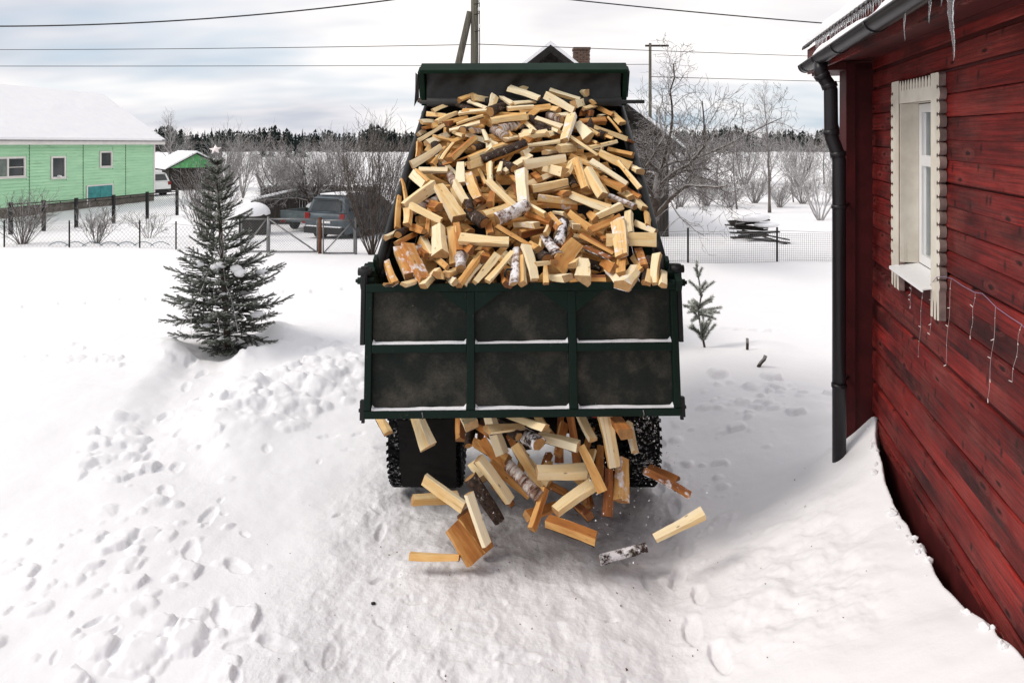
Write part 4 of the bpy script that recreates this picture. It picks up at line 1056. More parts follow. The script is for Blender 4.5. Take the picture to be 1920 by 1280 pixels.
(0.525,6.556,2.961,0.518,0.855,0.042,0.751,-0.477,0.457,0.331,0.097,0.065,0.05,'p',0,0,"rightmost of three stubby pale cream logs lying level halfway up the heap, right"),
(0.370,6.530,2.920,0.381,0.925,0.006,0.023,-0.016,1.000,0.326,0.061,0.054,0.05,'p',0,0,"leftmost of three stubby pale cream logs lying level halfway up the heap, right"),
(0.148,6.483,2.939,0.321,0.926,0.196,0.865,-0.371,0.338,0.322,0.051,0.035,0.10,'p',0,0,"right of two pale cream logs tilted up rightward halfway up the heap, centre"),
(0.090,5.911,2.631,0.044,-0.774,-0.632,0.264,-0.601,0.754,0.408,0.112,0.090,0.13,'p',1,0,"snow-dusted pale cream split log standing upright in the lower heap, centre"),
(0.319,6.001,2.637,0.949,0.268,0.166,-0.156,-0.058,0.986,0.336,0.119,0.071,0.33,'y',0,0,"pale yellow split log lying level halfway up the heap, right"),
(0.394,6.208,2.760,0.493,-0.865,-0.092,-0.843,-0.501,0.195,0.310,0.092,0.080,0.13,'p',0,0,"middle of three stubby pale cream logs lying level halfway up the heap, right"),
(0.530,6.211,2.780,-0.257,-0.896,-0.361,-0.689,-0.092,0.719,0.322,0.077,0.046,0.29,'y',0,0,"stubby pale yellow split log tilted up rightward halfway up the heap, right"),
(0.615,6.107,2.725,0.112,-0.809,-0.577,-0.546,-0.535,0.644,0.420,0.071,0.063,0.31,'y',0,0,"pale yellow split log standing upright halfway up the heap, right"),
(0.724,5.989,2.665,0.272,-0.785,-0.556,-0.312,-0.619,0.721,0.382,0.109,0.073,0.09,'p',0,0,"pale cream split log tilted down rightward halfway up the heap, far right"),
(0.872,6.125,2.748,0.757,-0.408,-0.511,0.275,-0.511,0.814,0.399,0.086,0.051,0.11,'p',0,0,"right of two slender pale cream logs tilted down rightward halfway up the heap, far right"),
(0.972,6.464,2.847,0.837,-0.366,-0.407,-0.278,-0.925,0.260,0.328,0.085,0.076,0.21,'y',0,0,"pale yellow split log tilted down rightward halfway up the heap, far right"),
(1.062,6.687,2.914,0.702,-0.693,-0.167,-0.709,-0.657,-0.257,0.296,0.073,0.054,0.58,'o',0,0,"orange split log lying level halfway up the heap, far right"),
(1.038,6.074,2.727,0.385,-0.724,-0.573,-0.633,-0.659,0.408,0.392,0.045,0.032,0.23,'y',0,0,"slender pale yellow split log tilted down rightward halfway up the heap, far right"),
(1.153,6.391,2.760,0.131,-0.985,-0.111,0.208,-0.083,0.975,0.307,0.079,0.067,0.16,'p',0,0,"stubby pale cream split log tilted down rightward halfway up the heap, far right"),
(0.882,6.074,2.645,0.632,-0.723,-0.279,-0.030,-0.382,0.924,0.296,0.075,0.048,0.56,'o',0,0,"right of two orange logs tilted down rightward halfway up the heap, far right"),
(0.894,6.654,2.996,0.801,0.574,0.170,0.345,-0.675,0.652,0.366,0.044,0.028,0.07,'p',0,0,"slender pale cream split log lying level halfway up the heap, far right"),
(0.657,5.758,2.512,0.859,-0.409,-0.308,-0.102,-0.727,0.679,0.367,0.086,0.055,0.22,'y',0,0,"left of two pale yellow logs tilted down rightward in the lower heap, far right"),
(0.394,5.893,2.496,0.993,-0.087,-0.086,-0.107,-0.959,-0.264,0.345,0.110,0.066,0.51,'o',1,0,"snow-dusted orange split log lying level in the lower heap, right"),
(0.432,5.950,2.566,0.225,-0.973,0.055,-0.406,-0.043,0.913,0.315,0.074,0.050,0.56,'o',0,0,"stubby orange split log lying level in the lower heap, right"),
(0.003,5.663,2.433,0.810,0.482,0.335,0.519,-0.854,-0.026,0.311,0.103,0.078,0.23,'B',1,0,"snow-dusted pale birch-barked split log tilted up rightward in the lower heap, centre"),
(0.207,5.684,2.451,0.427,-0.885,-0.187,-0.893,-0.445,0.066,0.310,0.061,0.043,0.22,'y',0,0,"pale yellow split log tilted down rightward in the lower heap, centre"),
(0.800,5.657,2.440,0.823,0.488,0.291,0.110,-0.639,0.761,0.287,0.070,0.051,0.04,'p',0,0,"pale cream split log tilted up rightward in the lower heap, far right"),
(0.952,5.899,2.497,0.619,-0.754,-0.221,0.405,0.065,0.912,0.292,0.073,0.054,0.20,'B',1,0,"snow-dusted pale birch-barked split log tilted down rightward in the lower heap, far right"),
(1.083,5.943,2.503,0.314,-0.874,-0.370,0.305,-0.276,0.911,0.294,0.079,0.055,0.28,'y',0,0,"right of two pale yellow logs tilted down rightward in the lower heap, far right"),
(1.064,6.032,2.572,0.277,-0.939,-0.202,-0.883,-0.332,0.332,0.298,0.045,0.025,0.68,'b',0,0,"greyish brown split log tilted down rightward in the lower heap, far right"),
(1.008,6.041,2.544,0.143,-0.988,-0.050,-0.389,-0.102,0.916,0.307,0.066,0.040,0.50,'o',0,0,"stubby orange split log tilted down rightward in the lower heap, far right"),
(0.221,6.172,2.703,0.148,-0.983,-0.106,-0.438,-0.162,0.884,0.316,0.058,0.046,0.55,'o',0,0,"stubby orange split log tilted down rightward halfway up the heap, centre"),
(0.523,6.174,2.689,0.172,-0.917,-0.359,-0.320,-0.397,0.860,0.310,0.067,0.045,0.35,'k',0,0,"dark bark-covered split log tilted down rightward halfway up the heap, right"),
(0.026,6.012,2.595,0.131,-0.951,-0.281,-0.758,-0.279,0.589,0.314,0.042,0.031,0.81,'r',0,0,"dark reddish split log tilted down rightward in the lower heap, centre"),
(0.003,6.162,2.702,0.273,-0.947,-0.167,-0.464,-0.282,0.840,0.317,0.048,0.028,0.53,'o',0,0,"orange split log tilted down rightward halfway up the heap, centre"),
(-0.865,5.652,2.393,0.117,-0.952,-0.282,0.434,-0.206,0.877,0.312,0.080,0.051,0.33,'y',0,0,"stubby pale yellow split log standing upright in the lower heap, far left"),
(-0.772,5.562,2.307,0.438,-0.899,0.006,-0.421,-0.198,0.885,0.334,0.074,0.060,0.56,'o',0,0,"stubby orange split log tilted down rightward behind the tailgate top, far left"),
(-0.965,5.501,2.276,0.185,0.981,0.057,0.719,-0.174,0.673,0.302,0.046,0.034,0.15,'p',0,0,"pale cream split log tilted up rightward behind the tailgate top, far left"),
(-0.888,5.570,2.281,0.125,0.992,0.015,0.032,-0.019,0.999,0.307,0.055,0.048,0.42,'k',0,0,"stubby dark bark-covered split log tilted up rightward behind the tailgate top, far left"),
(-0.854,5.492,2.237,0.366,0.921,0.135,0.299,-0.254,0.920,0.295,0.055,0.042,0.50,'o',0,0,"orange split log tilted up rightward behind the tailgate top, far left"),
(-0.680,5.406,2.175,0.354,-0.883,-0.309,-0.560,-0.464,0.686,0.315,0.089,0.065,0.23,'y',0,0,"stubby pale yellow split log tilted down rightward behind the tailgate top, far left"),
(-0.575,5.379,2.245,0.126,-0.829,-0.544,-0.095,-0.556,0.826,0.338,0.120,0.085,0.16,'p',0,0,"stubby pale cream split log standing upright behind the tailgate top, far left"),
(-0.693,5.612,2.320,0.071,-0.918,-0.391,-0.870,-0.249,0.426,0.306,0.046,0.033,0.73,'b',0,0,"greyish brown split log standing upright in the lower heap, far left"),
(-0.471,5.386,2.196,0.102,-0.784,-0.612,-0.791,-0.437,0.428,0.392,0.085,0.067,0.24,'y',0,0,"pale yellow split log standing upright behind the tailgate top, far left"),
(-0.431,5.435,2.260,0.156,-0.810,-0.565,0.449,-0.451,0.771,0.321,0.063,0.055,0.77,'r',0,0,"dark reddish split log standing upright behind the tailgate top, left"),
(-0.357,5.333,2.201,0.300,-0.953,-0.053,-0.935,-0.304,0.181,0.320,0.066,0.049,0.84,'r',0,0,"stubby dark reddish split log tilted down rightward behind the tailgate top, left"),
(-0.396,5.262,2.108,0.070,-0.955,-0.287,0.672,-0.167,0.721,0.303,0.087,0.074,0.22,'B',1,0,"stubby snow-dusted pale birch-barked split log standing upright behind the tailgate top, left"),
(-0.215,5.298,2.253,0.995,-0.078,-0.054,-0.017,-0.706,0.708,0.383,0.092,0.055,0.26,'y',0,0,"pale yellow split log lying level behind the tailgate top, left"),
(0.020,5.442,2.268,0.767,-0.521,-0.373,0.221,-0.331,0.917,0.365,0.054,0.031,0.67,'b',0,0,"slender greyish brown split log tilted down rightward behind the tailgate top, centre"),
(-0.187,5.552,2.317,0.089,-0.978,-0.187,-0.525,-0.206,0.826,0.312,0.069,0.040,0.56,'o',0,0,"stubby orange split log standing upright behind the tailgate top, left"),
(-0.840,5.210,2.089,0.394,-0.775,-0.495,-0.772,-0.571,0.280,0.336,0.103,0.085,0.60,'o',1,0,"middle of three snow-dusted orange logs tilted down rightward behind the tailgate top, far left"),
(-0.905,5.075,2.046,0.375,-0.786,-0.491,-0.497,-0.618,0.609,0.254,0.067,0.041,0.50,'o',1,0,"leftmost of three snow-dusted orange logs tilted down rightward behind the tailgate top, far left"),
(-0.727,5.147,2.105,0.435,-0.748,-0.502,0.290,-0.411,0.864,0.414,0.102,0.080,0.47,'o',1,0,"rightmost of three snow-dusted orange logs tilted down rightward behind the tailgate top, far left"),
(-0.718,5.403,2.151,0.383,-0.920,-0.089,-0.912,-0.392,0.121,0.325,0.051,0.043,0.68,'b',0,0,"greyish brown split log tilted down rightward behind the tailgate top, far left"),
(-0.548,5.223,2.092,0.400,-0.913,-0.081,-0.905,-0.408,0.122,0.323,0.061,0.038,0.26,'y',0,0,"pale yellow split log tilted down rightward behind the tailgate top, far left"),
(-0.596,5.023,2.018,0.276,0.936,0.219,0.144,-0.266,0.953,0.294,0.071,0.049,0.30,'y',0,0,"pale yellow split log tilted up rightward behind the tailgate top, far left"),
(-0.523,5.079,2.024,0.099,0.975,-0.198,0.764,0.053,0.643,0.322,0.080,0.072,0.50,'o',0,0,"stubby orange split log lying level behind the tailgate top, far left"),
(-0.425,5.160,2.038,0.397,0.917,-0.025,0.199,-0.060,0.978,0.307,0.068,0.041,0.14,'p',0,0,"pale cream split log lying level behind the tailgate top, left"),
(-0.312,5.115,2.067,0.431,0.743,0.512,-0.132,-0.509,0.850,0.377,0.068,0.049,0.57,'o',0,0,"slender orange split log tilted up rightward behind the tailgate top, left"),
(-0.288,5.112,2.035,0.493,0.723,0.485,-0.302,-0.380,0.874,0.277,0.047,0.029,0.10,'p',0,0,"slender pale cream split log tilted up rightward behind the tailgate top, left"),
(-0.194,5.064,2.079,0.479,0.720,0.502,-0.448,-0.291,0.846,0.319,0.075,0.061,0.23,'y',0,0,"pale yellow split log tilted up rightward behind the tailgate top, left"),
(-0.087,5.094,2.086,0.522,0.700,0.487,-0.028,-0.557,0.830,0.357,0.046,0.034,0.17,'p',0,0,"slender pale cream split log tilted up rightward behind the tailgate top, centre"),
(-0.142,5.263,2.104,0.492,0.712,0.501,-0.298,-0.403,0.865,0.337,0.070,0.039,0.67,'b',0,0,"greyish brown split log tilted up rightward behind the tailgate top, left"),
(-0.212,5.321,2.146,0.053,-0.994,-0.096,-0.170,-0.104,0.980,0.312,0.079,0.061,0.88,'r',0,0,"stubby dark reddish split log standing upright behind the tailgate top, left"),
(0.020,5.103,2.089,-0.047,-0.812,-0.581,-0.625,-0.430,0.652,0.357,0.059,0.034,0.16,'B',1,0,"slender snow-dusted pale birch-barked split log standing upright behind the tailgate top, centre"),
(0.075,5.074,2.064,0.003,-0.799,-0.601,-0.627,-0.470,0.621,0.275,0.055,0.045,0.23,'y',0,0,"left of two pale yellow logs standing upright behind the tailgate top, centre"),
(-0.049,5.121,2.002,0.127,-0.978,-0.164,0.322,-0.116,0.940,0.306,0.076,0.045,0.88,'r',0,0,"stubby dark reddish split log tilted down rightward behind the tailgate top, centre"),
(-0.730,4.960,1.998,0.224,0.971,-0.082,0.562,-0.061,0.825,0.306,0.049,0.028,0.07,'p',0,0,"pale cream split log lying level behind the tailgate top, far left"),
(-0.881,4.969,1.987,0.111,0.979,-0.174,-0.593,0.205,0.779,0.314,0.037,0.024,0.33,'y',0,0,"pale yellow split log lying level behind the tailgate top, far left"),
(-0.445,5.042,1.995,0.232,-0.967,0.108,-0.935,-0.191,0.298,0.326,0.058,0.041,0.10,'p',1,0,"stubby snow-dusted pale cream split log tilted down rightward behind the tailgate top, left"),
(0.115,5.580,2.336,0.530,-0.842,0.099,-0.180,0.002,0.984,0.319,0.060,0.050,0.06,'p',1,0,"snow-dusted pale cream split log lying level in the lower heap, centre"),
(0.216,5.675,2.376,0.644,-0.751,-0.146,-0.764,-0.639,-0.089,0.310,0.061,0.037,0.66,'b',0,0,"greyish brown split log tilted down rightward in the lower heap, centre"),
(0.352,5.614,2.364,0.244,-0.936,-0.253,-0.689,-0.351,0.634,0.306,0.074,0.056,0.53,'o',1,0,"stubby snow-dusted orange split log tilted down rightward in the lower heap, right"),
(0.400,5.729,2.412,0.246,-0.968,0.041,0.466,0.155,0.871,0.314,0.057,0.033,0.02,'w',0,0,"stubby creamy white split log lying level in the lower heap, right"),
(0.390,5.437,2.288,-0.226,-0.797,-0.559,-0.010,-0.572,0.820,0.301,0.076,0.060,0.76,'K',1,0,"snow-dusted black charred split log standing upright behind the tailgate top, right"),
(0.552,5.546,2.375,0.638,-0.631,-0.441,-0.565,-0.773,0.289,0.253,0.064,0.037,0.49,'o',0,0,"orange split log tilted down rightward in the lower heap, right"),
(0.749,5.487,2.359,0.845,0.449,0.291,0.253,-0.815,0.522,0.312,0.059,0.046,0.53,'o',0,0,"slender orange split log tilted up rightward in the lower heap, far right"),
(0.839,5.286,2.271,-0.058,-0.827,-0.559,-0.593,-0.422,0.686,0.399,0.114,0.066,0.23,'y',1,0,"snow-dusted pale yellow split log standing upright behind the tailgate top, far right"),
(0.924,5.312,2.249,0.999,-0.052,-0.003,-0.049,-0.958,0.282,0.386,0.110,0.063,0.34,'y',0,0,"pale yellow split log lying level behind the tailgate top, far right"),
(0.962,5.586,2.357,-0.115,-0.840,-0.530,0.163,-0.542,0.824,0.286,0.079,0.056,0.22,'y',0,0,"pale yellow split log standing upright in the lower heap, far right"),
(1.083,5.563,2.321,0.410,-0.901,-0.144,-0.912,-0.408,-0.042,0.290,0.055,0.041,0.04,'p',1,0,"snow-dusted pale cream split log tilted down rightward behind the tailgate top, far right"),
(1.127,5.672,2.374,-0.177,-0.956,-0.232,0.613,-0.292,0.734,0.316,0.061,0.039,0.48,'o',0,0,"stubby orange split log standing upright in the lower heap, far right"),
(0.286,5.501,2.314,-0.147,-0.981,-0.124,0.513,-0.183,0.838,0.315,0.055,0.040,0.26,'y',0,0,"leftmost of three stubby pale yellow logs tilted up rightward behind the tailgate top, right"),
(0.306,5.313,2.209,0.309,-0.882,-0.355,0.103,-0.340,0.935,0.299,0.079,0.047,0.26,'B',1,0,"snow-dusted pale birch-barked split log tilted down rightward behind the tailgate top, right"),
(0.233,5.421,2.229,-0.111,-0.973,-0.204,0.564,-0.230,0.793,0.310,0.031,0.018,0.32,'y',0,0,"right of two pale yellow logs standing upright behind the tailgate top, centre"),
(0.663,5.324,2.221,0.746,-0.561,-0.359,-0.064,-0.597,0.800,0.321,0.053,0.035,0.73,'b',0,0,"slender greyish brown split log tilted down rightward behind the tailgate top, far right"),
(0.713,5.470,2.259,0.091,-0.995,-0.046,0.118,-0.035,0.992,0.309,0.050,0.041,0.61,'o',0,0,"left of two stubby orange logs tilted down rightward behind the tailgate top, far right"),
(0.407,5.225,2.132,-0.523,-0.680,-0.514,0.290,-0.709,0.643,0.338,0.142,0.103,0.33,'y',0,0,"middle of three stubby pale yellow logs tilted up rightward behind the tailgate top, right"),
(0.663,5.279,2.157,0.588,-0.791,-0.170,0.427,0.125,0.896,0.294,0.061,0.041,0.68,'b',1,0,"left of two snow-dusted greyish brown logs tilted down rightward behind the tailgate top, far right"),
(0.532,5.055,2.074,-0.115,-0.952,-0.283,0.428,-0.305,0.851,0.303,0.117,0.075,0.06,'p',0,0,"stubby pale cream split log standing upright behind the tailgate top, right"),
(0.725,5.171,2.085,0.153,-0.988,-0.012,-0.509,-0.089,0.856,0.306,0.077,0.062,0.60,'o',0,0,"right of two stubby orange logs tilted down rightward behind the tailgate top, far right"),
(0.747,5.041,2.030,0.118,-0.983,-0.141,-0.305,-0.171,0.937,0.299,0.067,0.041,0.03,'w',1,0,"stubby snow-dusted creamy white split log tilted down rightward behind the tailgate top, far right"),
(0.819,5.094,2.097,-0.181,-0.959,-0.218,0.324,-0.267,0.907,0.309,0.076,0.067,0.47,'o',0,0,"stubby orange split log standing upright behind the tailgate top, far right"),
(0.854,4.966,2.032,-0.461,-0.856,-0.233,0.113,-0.317,0.942,0.322,0.107,0.089,0.29,'y',1,0,"stubby snow-dusted pale yellow split log tilted up rightward behind the tailgate top, far right"),
(0.948,5.171,2.096,0.034,-0.988,-0.149,-0.884,-0.100,0.457,0.302,0.051,0.037,0.52,'o',0,0,"orange split log tilted down rightward behind the tailgate top, far right"),
(0.982,5.182,2.134,-0.022,-0.970,-0.243,-0.271,-0.228,0.935,0.301,0.064,0.044,0.68,'b',1,0,"right of two snow-dusted greyish brown logs tilted down rightward behind the tailgate top, far right"),
(1.005,5.072,2.066,-0.275,-0.808,-0.521,-0.656,-0.239,0.716,0.272,0.063,0.050,0.40,'k',0,0,"dark bark-covered split log standing upright behind the tailgate top, far right"),
(1.053,5.003,2.086,-0.229,-0.778,-0.585,-0.555,-0.390,0.735,0.296,0.058,0.039,0.22,'y',0,0,"pale yellow split log standing upright behind the tailgate top, far right"),
(1.091,4.940,2.025,-0.214,-0.971,-0.104,-0.301,-0.036,0.953,0.315,0.065,0.052,0.20,'y',0,0,"stubby pale yellow split log standing upright behind the tailgate top, far right"),
(1.002,5.002,2.059,-0.245,-0.903,-0.354,0.034,-0.373,0.927,0.306,0.041,0.029,0.51,'o',0,0,"orange split log standing upright behind the tailgate top, far right"),
(0.133,5.084,2.118,0.187,-0.785,-0.591,0.282,-0.534,0.797,0.344,0.072,0.041,0.08,'p',0,0,"pale cream split log standing upright behind the tailgate top, centre"),
(0.246,4.991,2.058,-0.033,-0.943,-0.332,-0.410,-0.290,0.865,0.299,0.041,0.024,0.60,'o',0,0,"orange split log standing upright behind the tailgate top, centre"),
(0.339,5.010,2.024,0.385,-0.910,0.151,-0.257,0.051,0.965,0.315,0.075,0.048,0.05,'p',0,0,"stubby pale cream split log lying level behind the tailgate top, right"),
(0.267,5.071,2.120,0.551,0.830,-0.083,0.657,-0.370,0.657,0.328,0.034,0.019,0.16,'p',0,0,"slender pale cream split log lying level behind the tailgate top, right"),
(0.170,5.341,2.199,0.168,-0.986,0.001,-0.671,-0.114,0.732,0.315,0.049,0.042,0.50,'o',0,0,"stubby orange split log tilted down rightward behind the tailgate top, centre"),
(0.226,5.241,2.152,0.247,-0.969,-0.016,-0.112,-0.045,0.993,0.312,0.087,0.056,0.68,'K',0,0,"stubby black charred split log tilted down rightward behind the tailgate top, centre"),
(0.557,5.055,1.994,0.999,0.000,0.044,-0.033,-0.654,0.756,0.269,0.059,0.038,0.75,'b',0,0,"slender greyish brown split log lying level behind the tailgate top, right"),
(0.305,5.230,2.119,0.058,-0.998,0.037,-0.157,0.028,0.987,0.316,0.052,0.031,0.59,'o',0,0,"stubby orange split log tilted down rightward behind the tailgate top, right"),
(0.430,5.409,2.223,-0.302,-0.921,-0.246,-0.825,0.123,0.552,0.313,0.045,0.029,0.83,'r',0,0,"dark reddish split log tilted up rightward behind the tailgate top, right"),
(0.492,5.221,2.108,0.269,0.962,0.041,0.141,-0.082,0.987,0.320,0.061,0.054,0.21,'y',0,0,"rightmost of three stubby pale yellow logs tilted up rightward behind the tailgate top, right"),
(0.659,5.661,2.395,0.056,-0.995,-0.078,-0.981,-0.069,0.179,0.312,0.075,0.048,0.54,'o',0,0,"stubby orange split log tilted down rightward in the lower heap, right"),
(0.509,5.620,2.333,0.049,-0.999,0.006,0.019,0.007,1.000,0.315,0.065,0.043,0.00,'w',1,0,"stubby snow-dusted creamy white split log tilted down rightward in the lower heap, right"),
(-0.978,5.150,0.900,0.414,-0.908,-0.069,-0.124,-0.131,0.984,0.366,0.064,0.035,0.33,'y',0,1,"left of two pale yellow logs tilted down rightward just under the tailgate edge"),
(-0.675,5.050,0.913,0.415,-0.589,-0.693,0.058,-0.743,0.667,0.329,0.107,0.074,0.06,'p',0,0,"leftmost of three pale cream logs tilted down rightward just under the tailgate edge"),
(-0.347,5.100,0.958,0.302,-0.951,0.068,-0.325,-0.036,0.945,0.369,0.096,0.058,0.08,'p',0,0,"stubby pale cream split log tilted down rightward just under the tailgate edge"),
(-0.403,5.350,0.789,0.061,-0.977,-0.204,0.153,-0.192,0.969,0.330,0.079,0.044,0.60,'o',0,0,"left of two orange logs standing upright just under the tailgate edge"),
(-0.130,5.200,0.808,0.352,-0.401,-0.846,0.175,-0.859,0.480,0.332,0.102,0.059,0.03,'p',0,0,"middle of three pale cream logs tilted down rightward just under the tailgate edge"),
(-0.049,5.050,0.903,0.673,0.700,-0.240,0.216,0.125,0.968,0.389,0.087,0.049,0.26,'y',0,0,"pale yellow split log lying level just under the tailgate edge"),
(0.101,4.980,0.981,0.759,-0.651,-0.015,-0.216,-0.274,0.937,0.363,0.078,0.050,0.31,'y',0,0,"right of two pale yellow logs tilted down rightward just under the tailgate edge"),
(0.126,5.100,0.801,0.371,-0.911,0.180,-0.502,-0.034,0.864,0.374,0.112,0.081,0.46,'k',1,0,"stubby snow-dusted dark bark-covered split log tilted down rightward just under the tailgate edge"),
(-0.226,5.450,0.711,0.347,-0.917,0.197,-0.568,-0.038,0.822,0.386,0.055,0.043,0.78,'r',0,0,"dark reddish split log tilted down rightward just under the tailgate edge"),
(-0.168,5.300,0.617,0.747,-0.655,-0.109,-0.485,-0.651,0.584,0.359,0.083,0.063,0.47,'o',0,0,"left of two orange logs tilted down rightward just under the tailgate edge"),
(0.126,5.100,0.605,0.549,-0.194,-0.813,0.392,-0.799,0.455,0.353,0.088,0.058,0.21,'y',0,0,"left of two pale yellow logs tilted down rightward falling below the tailgate"),
(-0.130,4.950,0.568,0.606,-0.053,-0.794,0.619,-0.595,0.513,0.377,0.081,0.069,0.16,'p',0,0,"right of two slender pale cream logs tilted down rightward falling below the tailgate"),
(-0.256,5.200,0.504,0.241,-0.952,0.188,-0.459,0.058,0.886,0.377,0.073,0.056,0.07,'p',0,0,"stubby pale cream split log tilted down rightward falling below the tailgate"),
(-0.018,5.100,0.494,0.792,-0.053,-0.608,0.199,-0.919,0.340,0.377,0.076,0.043,0.57,'o',0,0,"slender orange split log tilted down rightward falling below the tailgate"),
(0.085,4.950,0.564,0.696,-0.553,-0.457,-0.123,-0.720,0.683,0.329,0.077,0.063,0.26,'B',0,0,"pale birch-barked split log tilted down rightward falling below the tailgate"),
(-0.195,4.900,0.452,0.573,-0.053,-0.818,0.180,-0.965,0.189,0.376,0.080,0.062,0.40,'k',0,1,"slender dark bark-covered split log tilted down rightward falling below the tailgate"),
(-0.234,4.680,0.431,0.361,-0.160,-0.919,0.225,-0.941,0.252,0.352,0.073,0.043,0.07,'p',0,0,"left of two slender pale cream logs tilted down rightward falling below the tailgate"),
(-0.495,4.950,0.471,0.838,-0.384,-0.387,-0.123,-0.825,0.552,0.358,0.089,0.062,0.16,'p',0,0,"pale cream split log tilted down rightward falling below the tailgate"),
(-0.577,5.150,0.326,0.877,0.446,-0.177,0.459,-0.672,0.581,0.369,0.089,0.070,0.29,'y',0,0,"left of two pale yellow logs lying level falling below the tailgate"),
(-0.334,4.780,0.212,0.630,-0.261,-0.731,-0.008,-0.944,0.330,0.275,0.142,0.103,0.51,'o',0,1,"stubby orange split log tilted down rightward nearest the snow below the tailgate"),
(-0.261,4.950,0.197,0.516,-0.174,-0.839,0.170,-0.939,0.299,0.313,0.131,0.099,0.87,'r',0,0,"dark reddish split log tilted down rightward nearest the snow below the tailgate"),
(-0.541,4.760,0.124,0.990,-0.133,0.049,-0.065,-0.123,0.990,0.355,0.071,0.044,0.51,'o',0,0,"slender orange split log lying level nearest the snow below the tailgate"),
(0.337,5.050,0.804,0.801,-0.597,0.052,-0.330,-0.368,0.869,0.361,0.095,0.056,0.07,'p',0,0,"pale cream split log lying level just under the tailgate edge"),
(0.366,4.980,0.613,0.960,0.264,-0.096,0.271,-0.779,0.566,0.389,0.109,0.063,0.20,'y',0,0,"right of two pale yellow logs lying level falling below the tailgate"),
(0.573,4.920,0.663,0.427,-0.324,-0.845,-0.037,-0.939,0.342,0.331,0.069,0.050,0.31,'y',0,0,"slender pale yellow split log tilted down rightward falling below the tailgate"),
(0.548,5.100,0.906,0.241,-0.918,-0.314,-0.408,-0.389,0.826,0.317,0.072,0.053,0.16,'p',0,0,"rightmost of three pale cream logs tilted down rightward just under the tailgate edge"),
(0.479,5.350,0.695,0.140,-0.053,-0.989,0.415,-0.903,0.107,0.376,0.071,0.050,0.86,'r',0,0,"right of two slender dark reddish logs standing upright just under the tailgate edge"),
(0.385,5.450,0.643,-0.054,-0.243,-0.969,-0.440,-0.865,0.241,0.345,0.060,0.047,0.90,'r',0,0,"left of two slender dark reddish logs standing upright just under the tailgate edge"),
(0.679,5.300,0.534,-0.171,-0.922,-0.346,-0.154,-0.322,0.934,0.315,0.066,0.046,0.77,'r',0,0,"right of two dark reddish logs standing upright falling below the tailgate"),
(0.711,5.000,0.832,0.177,-0.053,-0.983,0.351,-0.930,0.113,0.381,0.102,0.076,0.23,'y',0,0,"pale yellow split log standing upright just under the tailgate edge"),
(0.767,4.960,0.968,0.167,-0.986,-0.018,-0.108,-0.037,0.993,0.340,0.097,0.075,0.54,'o',0,0,"stubby orange split log tilted down rightward just under the tailgate edge"),
(0.813,5.050,0.524,-0.135,-0.678,-0.722,0.025,-0.731,0.682,0.303,0.114,0.065,0.60,'o',1,0,"snow-dusted orange split log standing upright falling below the tailgate"),
(0.700,4.980,0.463,-0.115,-0.467,-0.877,0.054,-0.884,0.464,0.314,0.074,0.057,0.90,'r',0,0,"slender dark reddish split log standing upright falling below the tailgate"),
(0.448,4.880,0.476,0.809,0.524,0.265,0.297,-0.754,0.586,0.356,0.095,0.074,0.25,'y',0,0,"pale yellow split log tilted up rightward falling below the tailgate"),
(0.184,4.800,0.441,-0.329,-0.766,-0.553,0.014,-0.589,0.808,0.300,0.068,0.047,0.51,'o',0,0,"right of two orange logs standing upright falling below the tailgate"),
(0.217,4.950,0.345,0.588,0.776,-0.228,0.542,-0.168,0.823,0.391,0.070,0.048,0.53,'o',0,0,"left of two orange logs tilted up rightward falling below the tailgate"),
(0.515,5.050,0.299,0.214,-0.947,0.239,-0.527,0.094,0.845,0.368,0.055,0.043,0.84,'r',0,0,"fourth from left of the dark reddish logs tilted down rightward falling below the tailgate"),
(0.409,4.700,0.349,0.917,-0.372,-0.145,0.057,-0.238,0.970,0.352,0.084,0.063,0.60,'o',0,0,"orange split log tilted down rightward nearest the snow below the tailgate"),
(1.151,4.700,0.375,0.908,0.108,0.404,-0.345,-0.353,0.870,0.379,0.073,0.044,0.23,'y',0,1,"slender pale yellow split log tilted up rightward falling below the tailgate"),
(0.785,4.820,0.112,0.975,0.132,0.178,-0.117,-0.374,0.920,0.351,0.060,0.047,0.46,'k',1,0,"slender snow-dusted dark bark-covered split log lying level nearest the snow below the tailgate"),
(1.123,4.950,0.550,0.894,-0.224,-0.389,0.307,-0.329,0.893,0.348,0.077,0.056,0.73,'b',1,0,"slender snow-dusted greyish brown split log tilted down rightward falling below the tailgate"),
(1.128,5.100,0.542,0.437,-0.884,0.168,-0.381,-0.012,0.924,0.340,0.064,0.036,0.89,'r',0,0,"fifth from left of the dark reddish logs tilted down rightward falling below the tailgate"),
(0.899,5.150,0.791,-0.004,-0.963,-0.268,-0.396,-0.244,0.885,0.319,0.064,0.048,0.14,'p',1,0,"snow-dusted pale cream split log standing upright just under the tailgate edge"),
(-0.252,5.600,0.638,-0.020,-0.995,-0.098,0.146,-0.099,0.984,0.338,0.057,0.043,0.86,'r',0,0,"left of two dark reddish logs standing upright just under the tailgate edge"),
(-0.047,5.450,0.413,0.510,-0.783,-0.357,-0.136,-0.483,0.865,0.322,0.068,0.048,0.82,'r',0,0,"second from left of the dark reddish logs tilted down rightward falling below the tailgate"),
(0.079,5.500,0.400,-0.187,-0.959,-0.215,0.348,-0.269,0.898,0.322,0.064,0.044,0.51,'o',0,0,"left of two orange logs standing upright falling below the tailgate"),
(0.260,5.550,0.366,-0.315,-0.891,-0.328,0.264,-0.414,0.871,0.318,0.065,0.053,0.82,'r',0,0,"left of two dark reddish logs tilted up rightward falling below the tailgate"),
